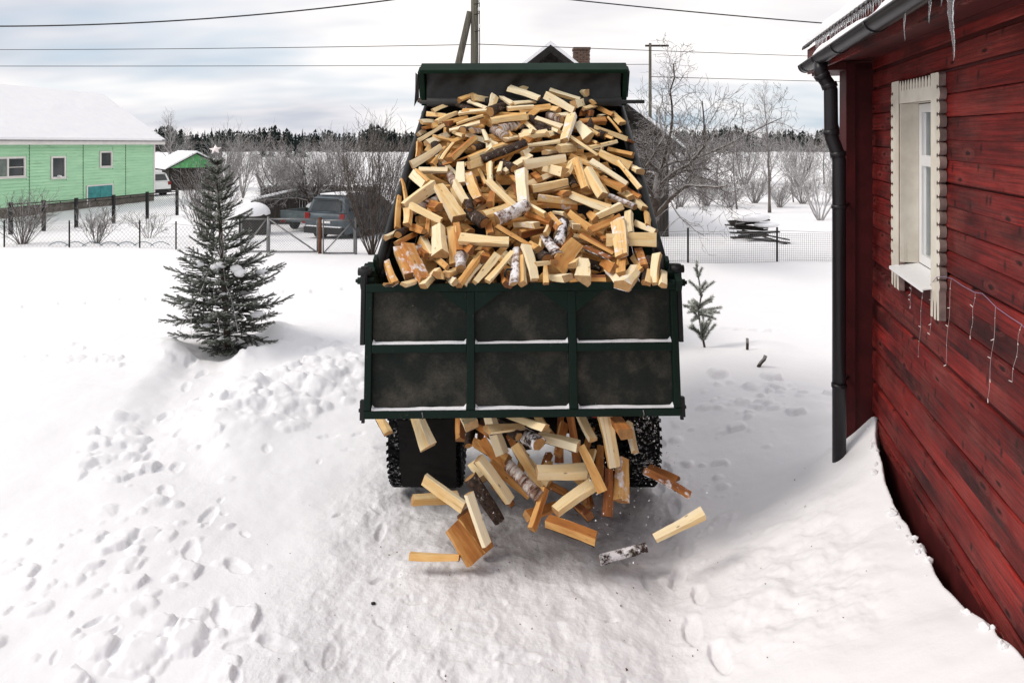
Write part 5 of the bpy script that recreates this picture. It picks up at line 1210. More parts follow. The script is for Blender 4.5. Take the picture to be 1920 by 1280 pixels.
(0.515,5.400,0.353,0.468,-0.884,-0.006,-0.699,-0.375,0.609,0.336,0.059,0.050,0.58,'o',0,0,"right of two orange logs tilted down rightward falling below the tailgate"),
(0.619,5.500,0.615,-0.261,-0.934,-0.244,-0.013,-0.249,0.968,0.331,0.060,0.033,0.78,'r',0,0,"right of two dark reddish logs standing upright just under the tailgate edge"),
(0.245,5.450,0.765,0.272,-0.956,-0.113,-0.672,-0.273,0.688,0.338,0.064,0.051,0.50,'o',0,0,"right of two orange logs tilted down rightward just under the tailgate edge"),
(0.021,5.500,0.566,0.253,-0.959,-0.128,-0.022,-0.138,0.990,0.334,0.060,0.041,0.74,'b',0,0,"greyish brown split log tilted down rightward just under the tailgate edge"),
(0.342,5.400,0.279,0.423,-0.880,0.215,-0.789,-0.242,0.565,0.370,0.063,0.039,0.80,'r',0,0,"third from left of the dark reddish logs tilted down rightward falling below the tailgate"),
(-0.073,5.350,0.262,0.439,-0.898,-0.027,-0.399,-0.222,0.890,0.343,0.063,0.038,0.78,'r',0,0,"leftmost of the dark reddish logs tilted down rightward falling below the tailgate"),
(0.579,5.450,0.200,-0.002,-0.997,-0.073,-0.202,-0.071,0.977,0.327,0.055,0.033,0.63,'b',0,0,"greyish brown split log standing upright falling below the tailgate"),
(0.671,5.400,0.374,-0.338,-0.936,-0.100,0.358,-0.226,0.906,0.342,0.059,0.049,0.85,'r',0,0,"right of two dark reddish logs tilted up rightward falling below the tailgate"),
(-0.351,5.550,0.648,0.036,-0.984,-0.172,-0.088,-0.175,0.981,0.331,0.056,0.045,0.40,'k',0,0,"dark bark-covered split log standing upright just under the tailgate edge"),
(-0.146,5.250,0.609,0.509,-0.804,-0.308,-0.356,-0.522,0.775,0.329,0.070,0.057,0.61,'o',0,0,"left of two orange logs tilted down rightward falling below the tailgate"),
(0.191,5.150,0.540,0.519,-0.837,-0.175,-0.579,-0.494,0.649,0.329,0.064,0.040,0.32,'y',0,0,"right of two pale yellow logs tilted down rightward falling below the tailgate"),
(0.377,5.250,0.730,-0.219,-0.918,-0.329,0.389,-0.392,0.834,0.322,0.066,0.046,0.61,'o',0,0,"right of two orange logs standing upright just under the tailgate edge"),
(0.589,5.200,0.562,-0.280,-0.922,-0.269,-0.045,-0.268,0.963,0.324,0.061,0.034,0.24,'y',0,0,"pale yellow split log standing upright falling below the tailgate"),
(-0.037,5.200,0.831,0.475,-0.878,0.054,-0.263,-0.083,0.961,0.364,0.061,0.042,0.36,'k',0,0,"dark bark-covered split log tilted down rightward just under the tailgate edge"),
(0.244,5.300,0.447,0.303,0.953,-0.024,-0.054,0.042,0.998,0.352,0.058,0.034,0.48,'o',0,0,"right of two orange logs tilted up rightward falling below the tailgate"),
(0.619,5.500,0.186,-0.002,-0.985,-0.175,-0.491,-0.152,0.858,0.316,0.052,0.033,0.84,'r',0,0,"left of two dark reddish logs standing upright falling below the tailgate"),
(-0.362,6.481,2.839,0.712,0.616,0.336,0.308,-0.705,0.639,0.370,0.054,0.034,0.10,'p',0,0,None),
(0.185,6.703,3.059,0.383,0.881,0.278,0.398,-0.429,0.811,0.352,0.085,0.069,0.70,'b',0,0,None),
(0.420,6.144,2.609,0.925,0.291,0.246,0.175,-0.898,0.404,0.404,0.080,0.051,0.54,'o',0,0,None),
(0.254,6.195,2.670,0.817,0.476,0.324,-0.213,-0.273,0.938,0.417,0.078,0.067,0.27,'y',0,0,None),
(0.813,7.139,3.261,0.105,0.825,0.556,0.206,-0.565,0.799,0.391,0.074,0.053,0.42,'k',0,0,None),
(-0.324,6.230,2.674,-0.965,0.223,-0.141,-0.236,-0.968,0.088,0.360,0.051,0.034,0.42,'k',0,0,None),
(-0.293,6.720,3.043,-0.784,0.561,0.266,-0.170,-0.605,0.777,0.401,0.056,0.047,0.10,'p',0,0,None),
(-0.640,5.514,2.178,0.790,0.574,0.213,0.454,-0.783,0.426,0.404,0.079,0.058,0.20,'B',0,0,None),
(-0.709,6.613,2.874,-0.315,0.677,0.665,-0.468,-0.720,0.512,0.392,0.078,0.064,0.42,'k',0,0,None),
(-0.404,5.415,2.082,0.174,0.848,0.501,0.070,-0.518,0.852,0.403,0.085,0.067,0.27,'y',0,0,None),
(-0.134,6.181,2.623,-0.309,0.900,0.308,-0.071,-0.345,0.936,0.415,0.061,0.046,0.27,'y',0,0,None),
(0.244,6.423,2.817,0.942,0.199,0.270,-0.162,-0.435,0.886,0.350,0.055,0.034,0.54,'o',0,0,None),
(-0.336,5.886,2.412,0.455,0.843,0.286,0.024,-0.333,0.943,0.386,0.083,0.058,0.27,'y',0,0,None),
(0.418,6.860,3.138,0.983,0.177,-0.055,0.172,-0.764,0.622,0.406,0.077,0.063,0.42,'k',0,0,None),
(0.206,5.449,2.107,0.986,0.031,-0.164,0.104,-0.882,0.459,0.370,0.057,0.034,0.70,'b',0,0,None),
(0.813,6.946,3.126,-0.707,0.657,0.262,-0.578,-0.750,0.323,0.353,0.076,0.067,0.42,'k',0,0,None),
(-0.739,5.970,2.471,0.683,0.665,0.300,0.467,-0.714,0.521,0.403,0.072,0.054,0.20,'B',0,0,None),
(-0.006,5.404,2.069,-0.389,0.895,0.219,-0.728,-0.444,0.522,0.413,0.066,0.052,0.10,'p',0,0,None),
(0.532,5.614,2.230,0.981,0.080,-0.176,0.103,-0.986,0.130,0.382,0.065,0.056,0.27,'y',0,0,None),
(0.513,7.138,3.292,-0.314,0.886,0.340,-0.649,-0.462,0.605,0.376,0.057,0.047,0.54,'o',0,0,None),
(0.730,6.716,2.965,-0.796,0.600,0.077,-0.441,-0.662,0.606,0.365,0.051,0.035,0.10,'p',0,0,None),
(0.215,5.670,2.277,0.781,0.621,0.069,0.526,-0.712,0.465,0.384,0.066,0.046,0.70,'b',0,0,None),
(0.545,5.395,2.069,-0.931,0.312,0.190,0.034,-0.443,0.896,0.347,0.076,0.058,0.42,'k',0,0,None),
(-0.608,6.459,2.782,-0.586,0.594,0.551,0.276,-0.493,0.825,0.392,0.051,0.034,0.10,'p',0,0,None),
]
BURIED=[
(-0.645,7.103,3.235,0.884,0.398,0.243,-0.065,-0.411,0.909,0.404,0.070,0.048,0.10,'p',0,0,None),
(0.781,5.509,2.152,-0.341,0.909,0.238,-0.501,-0.390,0.772,0.352,0.061,0.052,0.84,'r',0,0,None),
(-0.447,6.891,3.096,0.792,0.416,0.446,0.029,-0.756,0.654,0.394,0.056,0.038,0.54,'o',0,0,None),
(-0.057,7.083,3.311,-0.796,0.600,0.075,-0.292,-0.491,0.821,0.377,0.084,0.060,0.42,'k',0,0,None),
(-0.679,5.767,2.332,-0.131,0.815,0.564,0.162,-0.543,0.824,0.359,0.065,0.047,0.20,'B',0,0,None),
(-0.324,7.162,3.340,-0.991,0.132,0.038,-0.098,-0.872,0.479,0.407,0.074,0.052,0.20,'B',0,0,None),
(-0.049,6.641,2.981,0.282,0.931,0.231,0.477,-0.345,0.808,0.384,0.064,0.052,0.54,'o',0,0,None),
(0.520,5.965,2.493,-0.996,0.076,-0.056,-0.094,-0.840,0.534,0.357,0.052,0.045,0.42,'k',0,0,None),
(0.823,6.231,2.621,-0.223,0.803,0.553,-0.137,-0.587,0.798,0.393,0.053,0.042,0.54,'o',0,0,None),
(-0.080,6.855,3.142,-0.393,0.783,0.482,-0.345,-0.612,0.712,0.354,0.081,0.052,0.20,'B',0,0,None),
(0.834,5.868,2.403,0.064,0.835,0.547,-0.008,-0.548,0.837,0.417,0.061,0.045,0.10,'p',0,0,None),
(-0.625,6.883,3.045,-0.972,0.012,0.234,0.204,-0.446,0.872,0.358,0.064,0.041,0.84,'r',0,0,None),
(-0.640,6.192,2.592,0.985,0.165,0.044,0.138,-0.920,0.366,0.349,0.076,0.066,0.42,'k',0,0,None),
(-0.437,5.765,2.323,-0.544,0.772,0.328,0.122,-0.313,0.942,0.351,0.073,0.062,0.10,'p',0,0,None),
(0.544,6.717,2.993,0.888,0.224,0.403,-0.279,-0.433,0.857,0.376,0.070,0.058,0.10,'p',0,0,None),
(0.265,5.916,2.484,0.981,0.183,0.065,0.098,-0.757,0.646,0.360,0.083,0.070,0.20,'B',0,0,None),
(0.142,6.967,3.254,0.669,0.503,0.548,-0.259,-0.533,0.806,0.380,0.068,0.059,0.42,'k',0,0,None),
(0.715,6.446,2.816,-0.830,0.430,0.355,-0.242,-0.851,0.465,0.382,0.052,0.043,0.54,'o',0,0,None),
(-0.058,6.463,2.850,0.392,0.782,0.484,-0.261,-0.410,0.874,0.377,0.062,0.038,0.42,'k',0,0,None),
(-0.013,5.755,2.348,0.922,0.385,0.037,0.362,-0.893,0.267,0.411,0.056,0.045,0.54,'o',0,0,None),
(-0.121,6.002,2.518,-0.998,0.052,0.040,-0.014,-0.761,0.648,0.386,0.076,0.055,0.20,'B',0,0,None),
(0.755,5.704,2.303,0.441,0.768,0.463,0.240,-0.599,0.764,0.352,0.082,0.072,0.84,'r',0,0,None),
(0.557,6.373,2.759,-0.851,0.419,0.317,-0.334,-0.897,0.288,0.370,0.081,0.066,0.27,'y',0,0,None),
(0.239,7.134,3.359,0.960,0.223,0.168,0.094,-0.826,0.556,0.343,0.083,0.061,0.27,'y',0,0,None),
(0.754,6.582,2.734,0.962,0.091,0.258,0.058,-0.989,0.135,0.372,0.113,0.079,0.42,'k',0,0,None),
(-0.311,6.916,2.930,-0.746,0.649,0.147,-0.505,-0.696,0.511,0.389,0.120,0.103,0.27,'y',0,0,None),
(-0.729,6.931,2.946,0.727,0.489,0.482,0.416,-0.872,0.258,0.405,0.114,0.075,0.84,'r',0,0,None),
(-0.633,5.859,2.262,-0.982,0.126,0.138,-0.041,-0.868,0.495,0.398,0.071,0.057,0.84,'r',0,0,None),
(0.241,6.806,2.949,0.755,0.652,0.073,0.395,-0.540,0.743,0.380,0.089,0.061,0.84,'r',0,0,None),
(-0.668,5.986,2.327,0.880,0.462,-0.110,0.328,-0.425,0.843,0.345,0.079,0.058,0.42,'k',0,0,None),
(0.850,5.997,2.227,-0.056,0.801,0.596,0.298,-0.556,0.776,0.346,0.087,0.071,0.84,'r',0,0,None),
(-0.444,5.683,2.162,0.855,0.513,0.074,0.198,-0.454,0.869,0.414,0.094,0.075,0.42,'k',0,0,None),
(-0.264,6.911,3.047,-0.974,0.206,-0.095,-0.210,-0.977,0.036,0.355,0.077,0.059,0.70,'b',0,0,None),
(-0.664,5.644,2.122,0.387,0.609,0.692,-0.246,-0.655,0.714,0.361,0.085,0.053,0.42,'k',0,0,None),
(0.679,6.907,3.007,-0.812,0.487,0.323,-0.430,-0.872,0.234,0.374,0.101,0.087,0.54,'o',0,0,None),
(0.225,6.524,2.787,-0.525,0.721,0.452,-0.140,-0.597,0.790,0.387,0.083,0.074,0.27,'y',0,0,None),
(-0.592,6.146,2.439,0.799,0.412,0.438,0.301,-0.904,0.302,0.355,0.087,0.064,0.42,'k',0,0,None),
(0.322,7.133,3.210,0.998,0.016,-0.067,0.019,-0.998,0.053,0.410,0.076,0.060,0.70,'b',0,0,None),
(-0.136,5.795,2.261,-0.489,0.653,0.578,-0.219,-0.733,0.644,0.360,0.109,0.070,0.70,'b',0,0,None),
(0.488,5.684,2.022,0.943,0.216,0.251,-0.108,-0.515,0.850,0.415,0.115,0.078,0.42,'k',0,0,None),
(0.344,6.981,2.976,-0.839,0.526,0.143,-0.243,-0.596,0.766,0.355,0.093,0.067,0.84,'r',0,0,None),
(0.092,6.631,2.725,0.037,0.853,0.520,0.123,-0.521,0.845,0.371,0.104,0.083,0.27,'y',0,0,None),
(0.505,6.728,2.918,-0.993,0.106,0.058,-0.056,-0.831,0.554,0.404,0.084,0.058,0.42,'k',0,0,None),
(0.137,6.988,3.004,0.790,0.560,0.249,0.293,-0.702,0.649,0.364,0.116,0.084,0.42,'k',0,0,None),
(-0.678,7.162,3.083,-0.075,0.786,0.613,0.220,-0.587,0.779,0.419,0.083,0.068,0.42,'k',0,0,None),
(-0.724,5.510,1.915,-0.639,0.498,0.586,0.352,-0.488,0.799,0.356,0.106,0.072,0.84,'r',0,0,None),
(0.531,5.586,2.109,-0.926,0.274,0.260,-0.236,-0.957,0.168,0.402,0.100,0.066,0.27,'y',0,0,None),
(-0.214,6.852,3.020,0.943,0.332,-0.018,0.247,-0.665,0.705,0.390,0.112,0.091,0.42,'k',0,0,None),
(0.740,5.812,2.206,-0.978,0.097,0.183,-0.034,-0.946,0.321,0.378,0.084,0.072,0.70,'b',0,0,None),
(0.174,5.633,2.103,0.618,0.595,0.514,-0.306,-0.420,0.854,0.373,0.101,0.073,0.27,'y',0,0,None),
(-0.052,6.545,2.757,0.908,0.323,0.269,-0.132,-0.387,0.912,0.412,0.078,0.055,0.70,'b',0,0,None),
(-0.322,6.584,2.677,-0.333,0.698,0.634,0.319,-0.550,0.772,0.402,0.073,0.049,0.54,'o',0,0,None),
(-0.584,6.273,2.440,0.859,0.451,0.241,0.175,-0.702,0.690,0.419,0.101,0.081,0.42,'k',0,0,None),
(0.458,6.075,2.326,0.989,0.123,-0.085,0.140,-0.965,0.224,0.383,0.076,0.047,0.27,'y',0,0,None),
(0.012,6.959,3.071,-0.525,0.785,0.328,-0.429,-0.577,0.695,0.412,0.093,0.063,0.70,'b',0,0,None),
(-0.444,7.146,3.178,0.834,0.436,0.339,0.254,-0.847,0.467,0.377,0.114,0.084,0.70,'b',0,0,None),
(0.027,6.404,2.589,0.460,0.733,0.501,0.444,-0.679,0.585,0.384,0.088,0.064,0.70,'b',0,0,None),
(-0.394,6.429,2.701,0.834,0.380,0.401,-0.033,-0.691,0.722,0.419,0.115,0.078,0.42,'k',0,0,None),
(0.016,5.429,1.979,-0.944,0.133,0.301,0.046,-0.853,0.519,0.411,0.083,0.062,0.70,'b',0,0,None),
(0.016,6.382,2.664,0.927,0.370,-0.052,0.360,-0.845,0.397,0.404,0.104,0.069,0.27,'y',0,0,None),
(0.405,6.938,3.084,0.983,0.040,-0.177,0.166,-0.585,0.794,0.378,0.074,0.058,0.42,'k',0,0,None),
(0.402,5.463,1.888,-0.991,0.130,-0.021,-0.116,-0.792,0.599,0.411,0.101,0.082,0.70,'b',0,0,None),
(0.444,6.424,2.548,-0.984,0.091,0.152,0.079,-0.540,0.838,0.366,0.114,0.092,0.27,'y',0,0,None),
(0.072,5.860,2.271,0.596,0.566,0.569,-0.256,-0.537,0.804,0.350,0.105,0.089,0.27,'y',0,0,None),
(-0.659,6.701,2.806,0.445,0.685,0.578,0.067,-0.668,0.741,0.412,0.113,0.079,0.54,'o',0,0,None),
(0.046,5.582,2.064,0.881,0.455,0.133,0.398,-0.863,0.311,0.353,0.079,0.059,0.54,'o',0,0,None),
(0.041,7.092,3.186,0.986,0.131,0.106,-0.021,-0.529,0.849,0.388,0.085,0.072,0.42,'k',0,0,None),
(0.062,5.492,1.913,0.666,0.729,0.160,0.219,-0.395,0.892,0.344,0.100,0.073,0.84,'r',0,0,None),
(0.651,6.244,2.536,0.839,0.313,0.444,0.042,-0.852,0.522,0.348,0.115,0.072,0.54,'o',0,0,None),
(0.512,6.441,2.679,-0.463,0.864,0.196,-0.523,-0.445,0.727,0.368,0.083,0.065,0.70,'b',0,0,None),
(-0.635,6.583,2.631,-0.232,0.807,0.543,-0.162,-0.583,0.796,0.377,0.106,0.088,0.84,'r',0,0,None),
(0.743,6.753,2.876,-0.969,0.195,-0.151,-0.232,-0.504,0.832,0.370,0.097,0.068,0.42,'k',0,0,None),
(-0.694,6.607,2.767,-0.857,0.288,-0.426,-0.486,-0.727,0.485,0.367,0.105,0.073,0.70,'b',0,0,None),
(0.185,6.031,2.438,-0.239,0.797,0.554,-0.381,-0.602,0.702,0.400,0.099,0.077,0.70,'b',0,0,None),
(-0.317,6.384,2.532,0.284,0.861,0.422,0.052,-0.453,0.890,0.352,0.082,0.060,0.70,'b',0,0,None),
(-0.721,6.921,2.806,-0.252,0.675,0.693,-0.209,-0.737,0.642,0.351,0.110,0.085,0.70,'b',0,0,None),
(0.447,7.205,3.230,-0.956,0.279,-0.089,-0.289,-0.947,0.140,0.352,0.092,0.070,0.70,'b',0,0,None),
(0.287,6.939,3.092,0.330,0.812,0.481,0.411,-0.582,0.701,0.351,0.075,0.067,0.42,'k',0,0,None),
(-0.127,6.250,2.545,-0.850,0.497,0.175,-0.098,-0.475,0.874,0.353,0.114,0.084,0.70,'b',0,0,None),
(-0.687,6.470,2.625,-0.800,0.447,0.401,-0.371,-0.893,0.255,0.377,0.098,0.076,0.54,'o',0,0,None),
(0.050,6.211,2.525,0.926,0.368,0.084,0.020,-0.272,0.962,0.350,0.081,0.060,0.27,'y',0,0,None),
(-0.467,6.850,2.953,0.959,0.255,-0.124,0.262,-0.964,0.044,0.381,0.073,0.055,0.42,'k',0,0,None),
(-0.178,5.478,2.014,0.271,0.906,0.324,-0.181,-0.283,0.942,0.420,0.092,0.065,0.42,'k',0,0,None),
(-0.019,6.112,2.361,-0.486,0.689,0.538,-0.589,-0.713,0.382,0.344,0.095,0.071,0.70,'b',0,0,None),
(0.676,7.168,3.183,-0.924,0.379,-0.048,-0.315,-0.685,0.657,0.377,0.119,0.099,0.42,'k',0,0,None),
(0.501,5.823,2.274,0.570,0.636,0.520,0.100,-0.682,0.725,0.370,0.107,0.087,0.70,'b',0,0,None),
(0.209,6.364,2.644,-0.753,0.598,0.274,-0.404,-0.749,0.526,0.355,0.102,0.064,0.42,'k',0,0,None),
(-0.155,5.951,2.356,-0.856,0.328,0.400,-0.301,-0.945,0.129,0.370,0.096,0.080,0.27,'y',0,0,None),
(-0.659,5.684,2.042,0.682,0.304,0.665,0.163,-0.950,0.268,0.350,0.085,0.074,0.42,'k',0,0,None),
(0.036,6.734,2.943,0.989,0.037,0.140,-0.099,-0.528,0.843,0.383,0.119,0.073,0.70,'b',0,0,None),
(0.722,6.345,2.609,0.904,0.197,0.379,-0.247,-0.484,0.840,0.356,0.083,0.074,0.42,'k',0,0,None),
(-0.377,5.496,2.017,-0.676,0.727,0.123,-0.445,-0.535,0.718,0.386,0.113,0.087,0.42,'k',0,0,None),
(-0.328,5.465,1.891,-0.966,0.180,-0.184,-0.236,-0.902,0.360,0.405,0.088,0.067,0.27,'y',0,0,None),
(-0.602,6.105,2.301,0.926,0.253,0.282,-0.156,-0.423,0.892,0.385,0.120,0.091,0.42,'k',0,0,None),
(0.229,6.224,2.539,0.995,0.090,-0.048,0.102,-0.925,0.367,0.400,0.090,0.065,0.42,'k',0,0,None),
(0.528,6.028,2.379,-0.261,0.834,0.485,-0.594,-0.535,0.601,0.351,0.111,0.085,0.42,'k',0,0,None),
(0.819,6.900,2.812,0.127,0.921,0.368,0.203,-0.387,0.899,0.416,0.111,0.094,0.42,'k',0,0,None),
(0.191,5.833,2.241,-0.142,0.759,0.635,-0.597,-0.577,0.557,0.389,0.108,0.075,0.54,'o',0,0,None),
(-0.511,6.516,2.718,0.978,0.202,-0.061,0.176,-0.624,0.761,0.342,0.074,0.065,0.42,'k',0,0,None),
(0.742,6.351,2.493,0.849,0.528,0.034,0.445,-0.746,0.495,0.393,0.110,0.077,0.42,'k',0,0,None),
(0.282,5.382,1.961,0.560,0.715,0.417,-0.257,-0.329,0.909,0.406,0.111,0.083,0.70,'b',0,0,None),
(0.745,6.004,2.350,0.390,0.782,0.485,0.145,-0.573,0.807,0.349,0.098,0.083,0.42,'k',0,0,None),
(-0.214,6.543,2.784,0.990,0.025,-0.137,0.037,-0.996,0.086,0.347,0.102,0.071,0.42,'k',0,0,None),
(0.700,5.732,2.092,-0.786,0.613,0.079,-0.268,-0.452,0.851,0.417,0.116,0.094,0.70,'b',0,0,None),
(0.395,6.667,2.746,-0.223,0.948,0.228,-0.339,-0.295,0.893,0.371,0.081,0.050,0.42,'k',0,0,None),
(-0.228,6.015,2.307,-0.971,0.234,0.055,-0.179,-0.857,0.484,0.413,0.076,0.050,0.84,'r',0,0,None),
(0.781,5.702,2.134,0.604,0.783,0.151,0.479,-0.508,0.715,0.419,0.116,0.091,0.42,'k',0,0,None),
(-0.651,5.433,1.991,0.160,0.860,0.484,0.333,-0.509,0.794,0.406,0.087,0.062,0.70,'b',0,0,None),
(0.542,6.277,2.560,-0.713,0.662,0.233,-0.574,-0.741,0.348,0.388,0.092,0.081,0.70,'b',0,0,None),
(0.059,5.828,2.126,-0.030,0.750,0.661,-0.231,-0.648,0.725,0.384,0.083,0.058,0.70,'b',0,0,None),
(-0.357,6.922,3.045,-0.914,0.314,0.257,-0.095,-0.781,0.618,0.382,0.080,0.055,0.70,'b',0,0,None),
(-0.478,6.058,2.431,0.648,0.637,0.418,0.129,-0.632,0.764,0.411,0.076,0.057,0.42,'k',0,0,None),
(-0.238,7.227,3.249,-0.594,0.717,0.366,0.120,-0.370,0.921,0.342,0.117,0.105,0.42,'k',0,0,None),
(0.531,6.613,2.810,0.967,0.039,0.250,-0.218,-0.370,0.903,0.395,0.076,0.064,0.27,'y',0,0,None),
(-0.185,5.683,2.171,0.505,0.803,0.316,0.091,-0.414,0.906,0.351,0.094,0.069,0.42,'k',0,0,None),
(0.805,6.713,2.706,0.934,0.272,0.231,-0.116,-0.382,0.917,0.369,0.076,0.057,0.70,'b',0,0,None),
(0.775,5.500,1.905,-0.993,0.097,-0.073,-0.115,-0.946,0.303,0.408,0.085,0.066,0.70,'b',0,0,None),
(-0.303,5.690,2.043,0.732,0.610,0.302,0.268,-0.666,0.696,0.353,0.110,0.082,0.42,'k',0,0,None),
(-0.044,5.982,2.394,0.098,0.870,0.483,0.474,-0.468,0.746,0.371,0.072,0.047,0.70,'b',0,0,None),
(0.745,5.501,2.019,0.965,0.163,0.204,-0.108,-0.460,0.881,0.391,0.089,0.060,0.70,'b',0,0,None),
(-0.445,5.886,2.305,0.541,0.817,0.201,-0.095,-0.178,0.979,0.364,0.079,0.058,0.42,'k',0,0,None),
(-0.365,6.141,2.455,0.041,0.855,0.517,0.245,-0.511,0.824,0.351,0.092,0.065,0.27,'y',0,0,None),
(-0.212,6.471,2.747,0.342,0.690,0.638,-0.123,-0.640,0.758,0.401,0.089,0.066,0.42,'k',0,0,None),
(0.523,5.443,1.977,-0.158,0.925,0.347,-0.455,-0.380,0.805,0.402,0.105,0.065,0.84,'r',0,0,None),
]

# ---------------------------------------------------------------- dump truck
TH = R(28.7)
BO = Vector((0.075, 5.60, 1.33)); YAW = R(-1.5)
truck = thing('dump_truck', 'green dump truck tipping its raised bed full of split firewood', 'truck', (0.1, 6.1, 0))
bpy.context.view_layer.update()
BM4 = Matrix.Translation(BO) @ Matrix.Rotation(YAW, 4, 'Z') @ Matrix.Rotation(TH, 4, 'X')
def tb(mb, name, mats, parent=None, M=None):
    o = mb.build(name, mats)
    if M is not None: o.matrix_world = M
    bpy.context.view_layer.update()
    p = parent or truck
    o.parent = p; o.matrix_parent_inverse = p.matrix_world.inverted()
    return o
BL, BH, HW, FH = 2.86, 0.85, 1.11, 1.30
def bb(mb, x0, x1, u0, u1, n0, n1, m=0):
    mb.box(((x0 + x1) / 2, (u0 + u1) / 2, (n0 + n1) / 2), (x1 - x0, u1 - u0, n1 - n0), None, m)
mb = MB(); bb(mb, -HW + .03, HW - .03, 0, BL, -.04, 0)
for u in np.arange(.2, BL, .42): bb(mb, -HW + .05, HW - .05, u, u + .07, -.13, -.042)
for x in (-.42, .42): bb(mb, x - .05, x + .05, .0, BL, -.26, -.132)
tb(mb, 'bed_floor', M_GRIME, M=BM4)
for sg in (-1, 1):
    mb = MB(); x = sg * (HW - .015)
    mb.box((x, BL / 2, BH / 2 - .02), (.028, BL, BH - .05), None, 0)
    for u in np.arange(.05, BL, .55): mb.box((x + sg * .036, u, BH / 2 - .03), (.04, .07, BH - .08))
    w = tb(mb, 'side_wall', M_PAINT, M=BM4)
    r = MB(); r.tube([(x, -.02, BH - .03), (x, .7, BH - .025), (x + .008 * sg, 1.5, BH - .034), (x, BL, BH - .03)], .034, 10); r.tube([(x - sg * .028, -.02, BH - .08), (x - sg * .028, BL, BH - .08)], .02, 8)
    tb(r, 'top_rail', M_BLACK, w, BM4)
    # hinge post carrying the tailgate
    p = MB(); xo = sg * (HW + .055)
    p.box((sg * (HW + .02), -.05, BH * .52), (.07, .11, BH * 1.02)); p.box((xo, -.10, BH - .03), (.05, .20, .10), None, 0, .008)
    p.box((sg * (HW - .015), -.02, BH + .02), (.03, .07, .14), None, 0, .006)
    p.tube([(sg * (HW - .02), -.15, BH - .03), (xo + sg * .05, -.15, BH - .03)], .026, 10); p.tube([(xo + sg * .02, -.15, BH - .03), (xo + sg * .065, -.15, BH - .03)], .014, 6)
    tb(p, 'hinge_post', M_PAINT, M=BM4)
# front board, green rim, tarp and its roller
mb = MB(); mb.box((0, BL + .02, FH / 2), (2 * HW, .03, FH)); tb(mb, 'headboard', M_GRIME, M=BM4)
mb = MB(); mb.box((0, BL - .05, FH + .014), (2 * HW + .03, .20, .028), None, 0, .009); mb.box((0, BL - .145, FH + .004), (2 * HW + .025, .022, .036), None, 0, .008)
for sg in (-1, 1):
    mb.box((sg * (HW - .005), BL - .10, FH - .20), (.055, .10, .40), None, 0, .010)
    mb.box((sg * (HW + .035), BL - .02, FH - .17), (.012, .16, .30))
tb(mb, 'headboard_rim', M_RIM, M=BM4)
mb = MB(); vs = []; fs = []; nx, ny = 60, 14      # tarp sagging from the rim to the roller
for j in range(ny + 1):
    for i in range(nx + 1):
        x = -HW + .05 + (2 * HW - .1) * i / nx; f = j / ny
        wv = .022 * math.sin(x * 9 + f * 2) * math.sin(math.pi * f) + .012 * math.sin(x * 23 + f * 5) + .02 * nz(x * 3, f * 3 + 9)
        vs.append((x, BL - .10 - .09 * f + .06 * math.sin(math.pi * f) + wv, FH - .03 - .26 * f))
for j in range(ny):
    for i in range(nx):
        a = j * (nx + 1) + i; fs.append((a, a + 1, a + nx + 2, a + nx + 1))
mb.add(vs, fs, 0, True); tb(mb, 'tarp', M_TARP, M=BM4)
mb = MB(); mb.tube([(-HW - .02, BL - .24, FH - .31), (HW + .20, BL - .24, FH - .31)], .021, 10)
mb.tube([(-HW + .06, BL - .24, FH - .31), (-.3, BL - .24, FH - .315), (.5, BL - .24, FH - .31), (HW - .05, BL - .24, FH - .31)], [.045, .052, .046, .05], 12)
tb(mb, 'tarp_roller', M_TARP, M=BM4)
mb = MB()       # loose tarp corner on the left of the rim
mb.add([(-HW - .03, BL - .16, FH - .02), (-HW - .065, BL - .10, FH - .02), (-HW - .075, BL - .16, FH - .22), (-HW - .10, BL - .17, FH - .40), (-HW - .04, BL - .14, FH - .30), (-HW - .03, BL - .15, FH - .15)], [(0, 1, 2, 5), (5, 2, 4), (2, 3, 4)])
tb(mb, 'tarp_flap', M_TARP, M=BM4)
# ---- tailgate hanging open: local x across, local y up, local z toward the camera side
G1 = Vector((.062, 5.05, 1.974)); G0 = Vector((.078, 4.93, 1.036))
gu = (G1 - G0); GHt = gu.length; gu.normalize(); gx = Vector((1, 0, 0)); gn = gx.cross(gu)
GM = Matrix.Identity(4)
for r_ in range(3): GM[r_][0], GM[r_][1], GM[r_][2] = gx[r_], gu[r_], gn[r_]
GM.translation = G0
GW = 1.143
gate = thing('tailgate', None, None); gate.parent = truck
bpy.context.view_layer.update()
def gb(mb, name, m): return tb(mb, name, m, gate, GM)
mb = MB()
B_ = lambda x0, x1, y0, y1, z0, z1, bev=.006: mb.box(((x0 + x1) / 2, (y0 + y1) / 2, (z0 + z1) / 2), (x1 - x0, y1 - y0, z1 - z0), None, 0, bev)
B_(-GW, GW, GHt - .058, GHt, -.03, .035); B_(-GW, GW, 0, .052, -.03, .042)
B_(-GW, -GW + .050, .053, GHt - .059, -.03, .034); B_(GW - .050, GW, .053, GHt - .059, -.03, .034)
xs = (-.375, .368)
for x in xs: B_(x - .029, x + .029, .053, GHt - .059, -.03, .036)
ym = .455
for a, b in ((-GW + .051, xs[0] - .030), (xs[0] + .030, xs[1] - .030), (xs[1] + .030, GW - .051)):
    B_(a, b, ym, ym + .058, -.03, .034)
gb(mb, 'gate_frame', M_PAINT)
